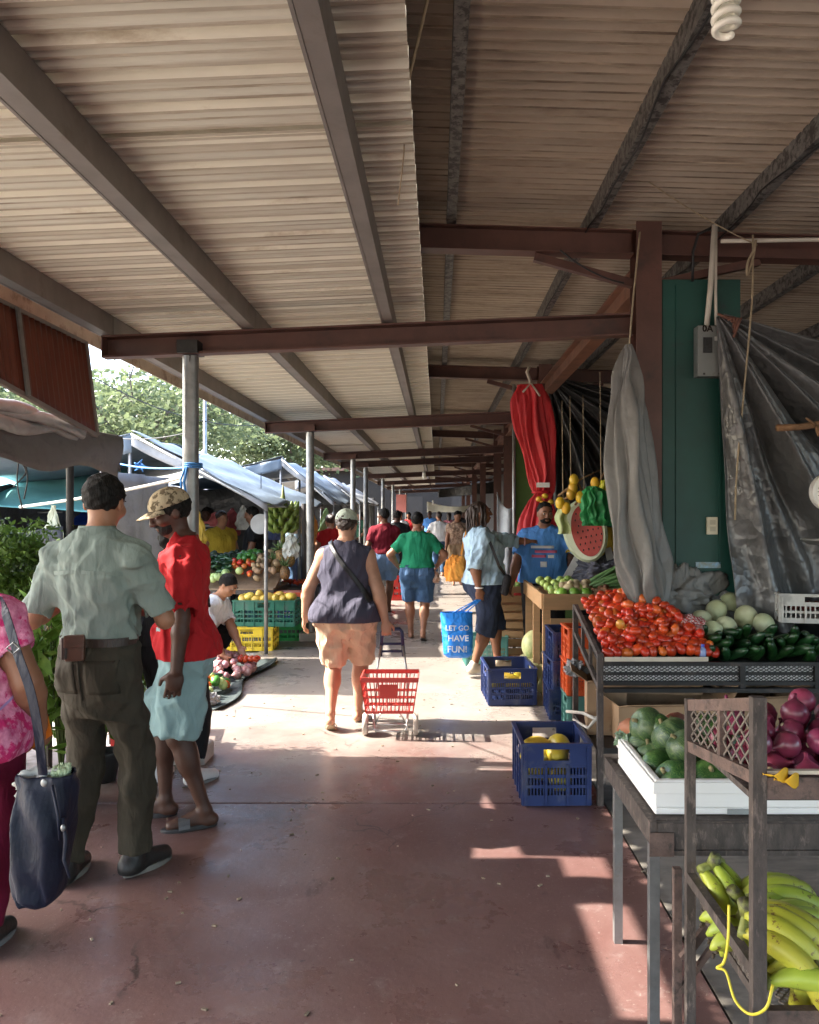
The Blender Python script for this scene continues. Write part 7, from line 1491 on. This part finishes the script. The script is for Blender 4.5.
# 7 vendor in blue
human('bearded vendor in a bright blue shirt standing behind the pine stall',(1.10,8.22,0),172,1.68,.0085,SK_MID,fat=.45,belly=.05,wl=(-.30,.25,1.40),wr=(.34,.18,.86),pl=(-.6,-.3,-1),pr=(.7,-.7,0),head=(16,-8,0),al=(-.12,0,.085),ar=(.12,0,.085),hl=((0,.1,1),(.3,1,0),40),
      top=dict(mat=BLUET,off=.022,zlo=.88,sleeve=.8,soff=.03,amp=.007,k=22,flare=.01),bottom=dict(mat=BLACKC,off=.018,waist=1.0,len=.98),shoes=dict(kind='shoe',mat=BLKSH),hair=dict(kind='short',mat=M_['hair'],line=.085,amp=1.5),beard=M_['hair'],seed=8)
# 8 helper hidden by the watermelon
human('helper in a yellow shirt leaning over the pine stall behind the watermelon',(1.60,8.25,0),165,1.70,.011,SK_DARK,fat=.2,lean=(0,.10),wl=(-.20,.42,.88),wr=(.16,.40,.88),pl=(-1,-.4,-.3),pr=(1,-.4,-.3),head=(0,-20,0),top=dict(mat=YELLC,off=.02,sleeve=.85,soff=.03),bottom=dict(mat=BLACKC,len=.98),shoes=dict(kind='shoe',mat=BLKSH),hair=dict(kind='short',mat=M_['hair']),seed=9)
# 9 crouching seller
human('seller in a white shirt crouching over vegetables on the ground sheet',(-2.46,7.95,0),-105,1.60,.010,SK_TAN,fat=.22,hipz=.25,lean=(.0,.34),wl=(-.02,.62,.20),wr=(.22,.55,.18),pl=(-.6,-.6,.4),pr=(.8,-.3,.3),al=(-.16,.18,.085),ar=(.16,.22,.085),kp=(-.3,1,.5),head=(0,-35,0),
      top=dict(mat=WHITEC,off=.022,sleeve=.8,soff=.028,amp=.007,zlo=.93),bottom=dict(mat=BLACKC,off=.014,len=.97),shoes=dict(kind='shoe',mat=BLKSH),hair=dict(kind='short',mat=M_['hair'],line=.05),seed=10)
# 10 someone standing behind the two men
human('person in dark trousers and white shoes mostly hidden behind the two men',(-1.545,4.66,0),-10,1.50,.012,SK_BROWN,fat=.1,al=(-.09,.0,.085),ar=(.17,-.02,.085),fr=(.4,1,0),top=dict(mat=BLACKC,off=.018,sleeve=.7),bottom=dict(mat=BLACKC,off=.026,len=.90),shoes=dict(kind='shoe',mat=mat('white_trainer',(.6,.6,.6),.6)),hair=dict(kind='short',mat=M_['hair']),seed=11)
far = [  # label, x px, feet distance, heading, H, skin, sex, fat, top, bottom, sleeve, len, hair
 ('woman in a mustard shirt standing inside the left stall',221,11.9,-140,1.60,SK_TAN,'f',.5,YELLC,BLACKC,.45,.98,'bun'),
 ('seller in a black top and jeans standing beside the dial scale',254,11.3,100,1.66,SK_BROWN,'m',.3,BLACKC,DENIM,.6,.98,'short'),
 ('shopper in a striped top behind the mustard-shirted woman',207,13.0,170,1.66,SK_DARK,'m',.1,STRIPE,BLACKC,.8,.98,'short'),
 ('shopper in a red vest between the second steel post and the walking woman',331,12.6,30,1.55,SK_TAN,'f',.3,REDC,DENIM,.4,.98,'bun'),
 ('person in a patterned tan dress coming up the walkway beyond the blue-shirted woman',457,17.5,185,1.62,SK_MID,'f',.3,cloth('tan_print',(.26,.15,.10),var=.4,scale=20,c2=(.40,.28,.2)),TANP,.6,.5,'short'),
 ('far shopper in black beside the red fruit crate',397,15.5,10,1.62,SK_DARK,'m',.2,BLACKC,BLACKC,.7,.98,'short'),
 ('far shopper in white just right of the green-shirted woman\'s head',439,20.0,0,1.60,SK_TAN,'m',.2,WHITEC,DENIM,.7,.98,'short'),
 ('far shopper in black at the right side of the walkway',468,19.0,175,1.66,SK_DARK,'m',.2,BLACKC,DENIM,.7,.98,'short'),
 ('far shopper in grey at the right side of the walkway, behind the one in black',474,23.5,180,1.62,SK_BROWN,'f',.3,GREYC,BLACKC,.6,.98,'bun'),
 ('far shopper in pale pink in the middle of the crowd',449,25.5,0,1.58,SK_TAN,'f',.3,PINKL,DENIM,.5,.98,'long'),
 ('far shopper in white in the crowd left of the green-shirted woman',400,23.0,190,1.62,SK_MID,'m',.2,WHITEC,BLACKC,.7,.98,'short'),
 ('far shopper in red in the crowd left of the green-shirted woman',409,27.0,180,1.60,SK_BROWN,'f',.2,REDC,DENIM,.5,.98,'bun'),
 ('far shopper in blue in the distant crowd',430,29.0,170,1.64,SK_DARK,'m',.2,BLUET,BLACKC,.7,.98,'short'),
 ('distant shopper in dark clothes at the end of the walkway',460,29.5,0,1.64,SK_BROWN,'m',.3,BLACKC,TANP,.7,.98,'short'),
 ('distant shopper in tan at the end of the walkway',418,31.0,0,1.60,SK_TAN,'f',.3,TANP,DENIM,.5,.98,'long'),
 ('shopper in white standing left of the maroon-shirted person',346,19.5,150,1.62,SK_TAN,'m',.2,WHITEC,DENIM,.7,.98,'short'),
 ('shopper in dark green near the second blue tent',361,22.5,120,1.60,SK_BROWN,'f',.3,cloth('dark_green_cotton',(.02,.08,.05)),BLACKC,.6,.98,'bun'),
 ('shopper in pink under the blue tarp at the far left',27,12.4,150,1.60,SK_MID,'f',.3,PINKL,DENIM,.6,.98,'long'),
 ('seller in pale blue in the shade behind the hanging green bananas',299,13.6,200,1.55,SK_TAN,'m',.2,CHAM,DENIM,.7,.98,'short'),
]
for i,(lab,px,d,hd,H,sk,sx,ft,tp,bt,sl,ln,hr_) in enumerate(far):
    rg = random.Random(100+i)
    human(lab,(px_(px,d),d,0),hd,H,.0155 if d < 16 else .02,sk,sex=sx,fat=ft,wl=(-.27,rg.uniform(.02,.25),rg.uniform(.82,1.02)),wr=(.27,rg.uniform(.02,.25),rg.uniform(.82,1.02)),al=(-.09,rg.uniform(-.14,.14),.085),ar=(.09,rg.uniform(-.14,.14),.085),head=(rg.uniform(-20,20),rg.uniform(-14,4),0),
          top=dict(mat=tp,off=.018,sleeve=sl,soff=.02,amp=.005),bottom=dict(mat=bt,off=.018,len=ln,amp=.005),shoes=None if d > 16 else dict(kind='flip',mat=SLIDE),hair=dict(kind=hr_,mat=M_['hair'] if i%3 else HAIRB),seed=20+i,face=True,hands=False)
# ------------------------------------------------------------------ what they carry
STRAPB = mat('black_strap',(.012,.012,.014),.5)
def strip(pts,w,t,up=(0,1,0)):
    b = MB(); pts = [Vector(p) for p in pts]
    for a,c in zip(pts,pts[1:]): b.bar(a,c+(c-a).normalized()*.003,w,t,up)
    return b
def wp(i,p): t,_ = PEOPLE[i]; return Matrix.Translation(t.location) @ Matrix.Rotation(t.rotation_euler.z,4,'Z') @ Vector(p)
# phone and pouch of the grey-shirted man
I0 = PEOPLE[0][1]; hw = wp(0,I0['wrL'])
PH = thing('phone','black phone held in the grey-shirted man\'s left hand','phone',hw); b = MB(); b.cbox(hw+Vector((.035,.035,.085)),(.012,.075,.15),Matrix.Rotation(R(12),3,'Y')); bevel(b.build('body',mat('black_phone',(.01,.01,.011),.3),PH),.004); b = MB(); b.cbox(hw+Vector((.043,.035,.087)),(.002,.064,.13),Matrix.Rotation(R(12),3,'Y')); b.build('screen',mat('dark_glass',(.015,.016,.02),.1),PH)
PO = thing('belt_pouch','brown leather pouch on the belt of the grey-shirted man','pouch',P(77,650,3.24)); q = P(75,648,3.25); b = MB(); b.cbox(q,(.075,.035,.105),Matrix.Rotation(R(12),3,'Z')); bevel(b.build('body',mat('brown_leather',(.10,.042,.024),.45,var=.25,scale=12,bump=.2),PO),.008,3); b = MB(); b.cbox(q+Vector((.004,-.019,.028)),(.077,.006,.05),Matrix.Rotation(R(12),3,'Z')); bevel(b.build('flap',mat('brown_leather',(.10,.042,.024)),PO),.003); b = MB(); b.cbox(q+Vector((-.035,-.002,.0)),(.03,.05,.09)); bevel(b.build('holster',M_['leather'],PO),.008)
# navy tote of the woman in pink
BAGN = mat('navy_leather',(.006,.009,.023),.55,var=.25,scale=6,bump=.35,bscale=22,bdist=.012,wr=.5,spec=.35)
TB = thing('tote_bag','navy leather tote with papers sticking out, hanging at the pink-topped woman\'s side','bag',P(42,905,2.75)); d = 2.74
rows = [(900,40,15,.08),(890,40,22,.10),(860,42,25,.115),(820,45,27,.11),(785,47,27,.09),(772,48,27,.075)]
b = MB(); vs = []; n = 48
Rw = np.array(rows,float); tt = np.linspace(0,1,30); cols = [np.interp(tt,np.linspace(0,1,len(rows)),Rw[:,i]) for i in range(4)]
for j in range(30):
    for i in range(n):
        a = 2*PI*i/n; ca,sa = math.cos(a),math.sin(a); e = .62
        x = px_(cols[1][j],d)+math.copysign(abs(ca)**e,ca)*cols[2][j]*d/FPX*(1+.05*math.sin(9*tt[j]+4*sa)+.03*math.sin(19*tt[j]-3*a)+.018*math.sin(31*tt[j]+5*a)); y = d+math.copysign(abs(sa)**e,sa)*cols[3][j]*.8*(1+.10*math.sin(11*tt[j]+7*ca)+.06*math.sin(23*tt[j]+5*a)+.05*math.sin(7*a+9*tt[j])); vs.append((x,y,pz(cols[0][j],d)))
fs = [(j*n+i,j*n+(i+1)%n,(j+1)*n+(i+1)%n,(j+1)*n+i) for j in range(29) for i in range(n)]+[tuple(range(n-1,-1,-1))]
b.add(vs,fs); o = b.build('body',BAGN,TB,True); o.modifiers.new('t','SOLIDIFY').thickness=.004
sL = wp(2,PEOPLE[2][1]['shR']); top_ = P(43,775,2.66)
pts = [top_,P(38,730,2.60),P(30,690,2.585),P(18,655,2.60),P(6,615,2.66),P(2,602,2.75),P(0,600,2.86)]
b = strip(spline(pts),.030,.004,(0,1,.1)); b.build('strap',BAGN,TB)
b = MB(); q = P(14,648,2.595); b.tube([q+Vector((.022*math.cos(a),-.004,.018*math.sin(a))) for a in np.linspace(0,2*PI,5)],.0035,6); b.build('buckle',STEEL,TB)
b = MB(); b.tube([P(63,818,2.66),P(66,840,2.65),P(64,860,2.65),P(70,878,2.64)],[.006,.008,.006,.004],6); b.tube([P(52,785,2.66),P(58,815,2.65),P(60,840,2.65)],.005,6); b.build('tassel',BAGN,TB,True); b = MB(); b.ell(P(63,828,2.645),(.009,.006,.012),10,6); b.ell(P(44,783,2.64),(.012,.005,.014),10,6); b.build('clasp',STEEL,TB,True)
crumple('newspaper','crumpled newspaper sticking out of the navy tote',P(36,784,2.74),(.085,.05,.065),mat('newsprint',(.50,.49,.46),.8,var=.12,scale=26),51,'newspaper',.4)
crumple('leek_greens','pale green vegetable sticking out of the navy tote',P(61,775,2.75),(.035,.03,.055),mat('pale_green_veg',(.42,.52,.32),.6,var=.2,scale=14),52,'vegetable',.4)
FO = thing('folder','bright orange folder held under the pink-topped woman\'s arm','folder',P(30,730,2.95)); b = MB(); b.prism([P(8,712,3.02),P(44,703,2.98),P(52,735,2.98),P(14,762,3.02)],(0,.006,0)); b.build('cover',mat('orange_card',(.72,.20,.015),.6,var=.04),FO); b = MB(); b.prism([P(10,715,3.028)+Vector((0,.001,0)),P(43,706,2.988)+Vector((0,.001,0)),P(50,735,2.988)+Vector((0,.001,0)),P(15,759,3.028)+Vector((0,.001,0))],(0,.004,0)); b.build('pages',WHITEC,FO)
# pockets and seams of the olive trousers and the shorts
OLS = cloth('olive_pocket',(.043,.038,.027)); DES = cloth('denim_pocket',(.055,.105,.19)); BES = cloth('beige_pocket',(.50,.35,.245))
for (i_,g_,m_,x_,z1_,w_,h_) in ((0,'trousers',OLS,.085,.965,.125,.14),(4,'shorts',DES,.085,.93,.12,.13),(3,'shorts',BES,.10,.90,.13,.13)):
    for sx in (-1,1): cling(i_,g_,'back_pocket',m_,rect_rows(sx*x_-w_/2,sx*x_+w_/2,z1_-h_,z1_,8,8),-1,.003)
cling(0,'trousers','back_seam',OLS,strap_rows([(0,1.02),(0,.80)],.008),-1,.002)
# prints and straps lying on the clothes
cling(2,'shirt','print',mat('blue_print',(.10,.22,.62),.7),[[(.13+.055*r_*math.cos(a),.965+.07*r_*math.sin(a)) for r_ in (.0,.5,1)] for a in np.linspace(0,2*PI,25)],-1)
cling(2,'shirt','print',mat('lilac_print',(.40,.26,.52),.7),[[(.13+.105*r_*math.cos(a),.975+.13*r_*math.sin(a)) for r_ in (.93,1)] for a in np.linspace(-.9,PI-.2,25)],-1)
cling(3,'shirt','bag_strap',mat('black_strap',(.012,.012,.014),.5),strap_rows([(-.115,1.36),(-.05,1.27),(.10,1.08),(.20,.93)],.035),-1,.006)
for (x0_,x1_,z0_,z1_,c_) in ((-.13,.10,1.215,1.24,0),(-.09,.13,1.17,1.195,1),(-.12,.02,1.125,1.15,1),(.04,.10,1.12,1.15,0),(-.035,.03,1.03,1.085,0)):
    cling(7,'shirt','print',(mat('white_print',(.72,.74,.74),.5,var=.03),mat('pink_print',(.60,.12,.22),.6))[c_],rect_rows(-x1_,-x0_,z0_,z1_),1)
# print on the pink shirt
# crossbody strap of the woman with the trolley
I3 = PEOPLE[3][1]; t3 = PEOPLE[3][0]
def surf(name,P2,yoff,label,cat,w=.035):
    pass
# trolley
TRO = thing('shopping_trolley','red wire-basket shopping trolley with a navy handle pulled by the woman in beige shorts','trolley',(-.33,5.66,0)); y0 = 5.66
REDPL = mat('coral_red_plastic',(.66,.075,.060),.4,var=.06,scale=5); CHROME = mat('scuffed_chrome',(.55,.55,.55),.3,.9,var=.1); NAVYPL = mat('navy_handle',(.012,.018,.075),.4)
xc = px_(390.5,y0); zt,zbm = pz(675,y0),pz(708,y0); wt,wb_ = 56*y0/FPX/2,46*y0/FPX/2; dt,db = .15,.125
b = MB()
def ringp(f,inset=0): 
    w = wb_+(wt-wb_)*f-inset; dd = db+(dt-db)*f-inset; z = zbm+(zt-zbm)*f; return [Vector((xc-w,y0-dd,z)),Vector((xc+w,y0-dd,z)),Vector((xc+w,y0+dd,z)),Vector((xc-w,y0+dd,z))]
for f,h in ((0,.018),(.22,.008),(.44,.008),(.66,.008),(.985,.030)):
    r_ = ringp(f)
    for k in range(4): b.bar(r_[k],r_[(k+1)%4],.008,h)
for k in range(4):
    nb = 13 if k%2 == 0 else 9
    for i in range(nb+1): lo = ringp(0)[k].lerp(ringp(0)[(k+1)%4],i/nb); hi = ringp(1)[k].lerp(ringp(1)[(k+1)%4],i/nb); b.bar(lo,hi,.006,.006 if 0<i<nb else .014)
r_ = ringp(0); 
for i in range(1,10): b.bar(r_[0].lerp(r_[1],i/10),r_[3].lerp(r_[2],i/10),.006,.005)
b.build('basket',REDPL,TRO); 
b = MB(); f0,f1 = ringp(.45),ringp(.85); b.prism([f0[0].lerp(f0[1],.32)+Vector((0,-.007,0)),f0[0].lerp(f0[1],.66)+Vector((0,-.007,0)),f1[0].lerp(f1[1],.66)+Vector((0,-.007,0)),f1[0].lerp(f1[1],.32)+Vector((0,-.007,0))],(0,.003,0)); b.build('plate',REDPL,TRO)
b = MB()
for sx in (-1,1):
    b.tube([(xc+sx*.125,y0+.02,zbm-.005),(xc+sx*.115,y0-.02,.05),(xc+sx*.10,y0-.03,.035)],.008,8); b.tube([(xc+sx*.125,y0+.10,zbm),(xc+sx*.11,y0+.08,.06)],.007,8); b.tube([(xc+sx*.05,y0,zbm-.01),(xc+sx*.11,y0,.085)],.006,6)
    b.tube([(xc+sx*.115,y0+.155,zbm),(xc+sx*.108,y0+.165,zt),(xc+sx*.078,y0+.19,pz(650,y0))],.008,8)
b.tube([(xc-.10,y0-.03,.035),(xc+.10,y0-.03,.035)],.008,8); b.tube([(xc-.17,y0,.075),(xc+.17,y0,.075)],.007,8); b.tube([(xc-.12,y0-.02,zbm-.02),(xc+.12,y0-.02,zbm-.02)],.007,8); b.build('frame',CHROME,TRO,True)
for sx in (-1,1):
    w = MB(); w.lathe([(.03,-.017),(.072,-.017),(.078,-.008),(.078,.008),(.072,.017),(.03,.017)],24,Matrix.Translation((xc+sx*.178,y0,.078)) @ Matrix.Rotation(PI/2,4,'Y')); wo = w.build('wheel',mat('cream_wheel',(.50,.45,.40),.6),TRO); sharpish(wo)
    w = MB(); w.lathe([(.001,-.02),(.022,-.02),(.022,.02),(.001,.02)],14,Matrix.Translation((xc+sx*.178,y0,.078)) @ Matrix.Rotation(PI/2,4,'Y')); w.build('hub',CHROME,wo)
hz = pz(629,y0+.2); b = MB(); yy = y0+.20; zl_ = pz(652,yy)
b.tube([(xc-.085,yy,zl_-.03),(xc-.072,yy,hz-.02),(xc-.055,yy,hz),(xc+.055,yy,hz),(xc+.072,yy,hz-.02),(xc+.085,yy,zl_-.03)],[.013,.013,.014,.014,.013,.013],10); b.tube([(xc-.078,yy,zl_+.06),(xc+.078,yy,zl_+.06)],.010,8); b.tube([(xc-.083,yy,zl_+.005),(xc+.083,yy,zl_+.005)],.009,8); b.build('handle',NAVYPL,TRO,True)
# bags of the woman in light blue
I6 = PEOPLE[6][1]; hR_ = wp(6,I6['wrR'])+Vector((0,0,-.10))
BB = thing('shopping_bag','bright blue bag printed LET GO HAVE FUN! held by the dreadlocked woman','bag',P(457,658,7.55)); d = hR_.y-.02
BLUEB = mat('bright_blue_film',(.012,.21,.72),.35,var=.15,scale=5,transl=.08,crinkle=.5,crscale=14); rows = [(657,458,11,.05),(654,458,14.5,.08),(635,457.5,15.5,.09),(615,456.5,16,.07),(612,456.5,16,.065)]
Rw = np.array(rows,float); tt = np.linspace(0,1,26); cols = [np.interp(tt,np.linspace(0,1,len(rows)),Rw[:,i]) for i in range(4)]; vs = []; n = 40; b = MB()
for j in range(26):
    for i in range(n):
        a = 2*PI*i/n; ca,sa = math.cos(a),math.sin(a)
        vs.append((px_(cols[1][j],d)+math.copysign(abs(ca)**.7,ca)*cols[2][j]*d/FPX, d+math.copysign(abs(sa)**.7,sa)*cols[3][j]*(1+.05*math.sin(8*tt[j]+5*ca)), pz(cols[0][j],d)))
b.add(vs,[(j*n+i,j*n+(i+1)%n,(j+1)*n+(i+1)%n,(j+1)*n+i) for j in range(25) for i in range(n)]+[tuple(range(n-1,-1,-1))]); o = b.build('body',BLUEB,BB,True); o.modifiers.new('t','SOLIDIFY').thickness=.002
for dx in (-.035,.02): b = MB(); b.tube([P(457,612,d)+Vector((dx-.03,0,-.02)),hR_+Vector((dx*.2-.01,0,.0)),hR_+Vector((dx*.2+.015,0,.0)),P(457,612,d)+Vector((dx+.05,0,-.02))],.006,6); b.build('handle',BLUEB,BB,True)
WT = mat('white_print',(.72,.74,.74),.5,var=.03)
for s_,py,px,sz in (('LET GO',627,457,.066),('HAVE',637,458,.080),('FUN!',648,457,.086)):
    p = P(px,py,d); o = text_mesh(s_,sz,'lettering',WT,BB, Matrix.Translation((p.x-BB.location.x,d-.105-BB.location.y,p.z-BB.location.z)) @ Matrix.Rotation(PI/2,4,'X'))
    # wrap the letters on to the bulging side of the bag
    for v in o.data.vertices:
        u = (v.co.x+BB.location.x-px_(457,d))/(16*d/FPX); tz_ = np.interp(VY+(CH-v.co.z-BB.location.z)*FPX/d, cols[0][::-1], tt[::-1]); dep = np.interp(tz_,tt,cols[3]); rr = np.interp(tz_,tt,cols[2])/16; q = min(.999,abs(u)/rr)
        v.co.y = d-dep*(1-q**(1/.35))**(.35)*1.06-.006-BB.location.y
OB = thing('shoulder_bag','orange cloth bag slung behind the woman in pale blue','bag',P(455,585,8.0)); q = P(456,572,8.02); o = crumple('body','x',q,(.13,.10,.19),cloth('orange_cloth',(.62,.20,.03),var=.2,scale=4,transl=.15,c2=(.70,.32,.06)),71,'x',.16); o.parent = OB; o.location = q-OB.location; del o['label']; del o['category']; b = strip([q+Vector((.05,.0,.17)),q+Vector((.10,.0,.40)),q+Vector((.14,.0,.52))],.02,.006); b.build('strap',cloth('orange_cloth',(.62,.2,.03)),OB)
KB = thing('crossbody_bag','black crossbody bag on the front of the woman in pale blue','bag',P(505,585,7.66)); q = P(506,585,7.62); b = MB(); b.cbox(q,(.07,.15,.20),Matrix.Rotation(R(12),3,'Y')); bevel(b.build('body',BLACKC,KB),.03,4); b = strip([q+Vector((-.01,0,.10)),P(499,566,7.56),P(493,550,7.58),P(489,540,7.68),P(487,534,7.78)],.028,.006); b.build('strap',STRAPB,KB)
b = MB(); q = wp(6,I6['wrR']); b.tube([q+Vector((.037*math.cos(a),.037*math.sin(a),.015)) for a in np.linspace(0,2*PI,20)],.008,6); tag(b.build('bracelet',WT,base=q,smooth=True),'white bracelet on the lowered wrist of the woman in pale blue','bracelet')
q = wp(6,I6['wrL']); b = MB(); b.tube([q+Vector((-.03,.036*math.cos(a),.036*math.sin(a))) for a in np.linspace(0,2*PI,20)],.008,6); tag(b.build('bracelet',mat('pink_beads',(.6,.35,.33),.5),base=q,smooth=True),'pink beaded bracelet on the outstretched wrist of the woman in pale blue','bracelet')
gl = PEOPLE[6][0]
# orange carrier of the woman in green
crumple('carrier_bag','orange and white carrier bag in the right hand of the woman in green',P(434,578,9.9),(.07,.06,.10),mat('orange_film',(.62,.22,.08),.4,c2=(.62,.5,.4),scale=14,transl=.2),61,'bag',.25)
I4 = PEOPLE[4][1]
# ------------------------------------------------------------------ light, sky, camera
SUN_EL, SUN_AZ = 41.0, 3.0          # degrees; the sun stands to the left of the walkway, a little ahead
sd = Vector((-math.cos(R(SUN_EL))*math.cos(R(SUN_AZ)), math.cos(R(SUN_EL))*math.sin(R(SUN_AZ)), math.sin(R(SUN_EL))))   # towards the sun
w = bpy.data.worlds.new('World'); SC.world = w; w.use_nodes = True; nt = w.node_tree; bg = nt.nodes['Background']
sk = nt.nodes.new('ShaderNodeTexSky'); sk.sky_type = 'NISHITA'; sk.sun_disc = False; sk.sun_elevation = R(SUN_EL); sk.sun_rotation = math.atan2(sd.x,sd.y); sk.air_density = 1.0; sk.dust_density = 2.5; sk.ozone_density = .8
nt.links.new(sk.outputs[0],bg.inputs['Color']); bg.inputs['Strength'].default_value = .15
L = bpy.data.lights.new('sun','SUN'); L.energy = 2.6; L.angle = R(.53); L.color = (1,.93,.82); so_ = bpy.data.objects.new('sun',L); COL.objects.link(so_); so_.rotation_euler = sd.to_track_quat('Z','Y').to_euler()
cam = bpy.data.cameras.new('camera'); co = bpy.data.objects.new('camera',cam); COL.objects.link(co); co.location = (0,0,CH); co.rotation_euler = (PI/2,0,0)
cam.sensor_fit = 'HORIZONTAL'; cam.sensor_width = 36; cam.lens = FPX/819*36; cam.shift_x = -(VX-409.5)/819; cam.shift_y = (VY-512)/819; cam.clip_end = 500; cam.clip_start = .05
SC.camera = co
vs_ = SC.view_settings; vs_.view_transform = 'Standard'; vs_.look = 'None'; vs_.exposure = 3.05; vs_.gamma = 1; vs_.use_curve_mapping = False
SC.cycles.max_bounces = 8; SC.cycles.diffuse_bounces = 5; SC.cycles.caustics_reflective = False; SC.cycles.caustics_refractive = False; SC.cycles.sample_clamp_indirect = 6
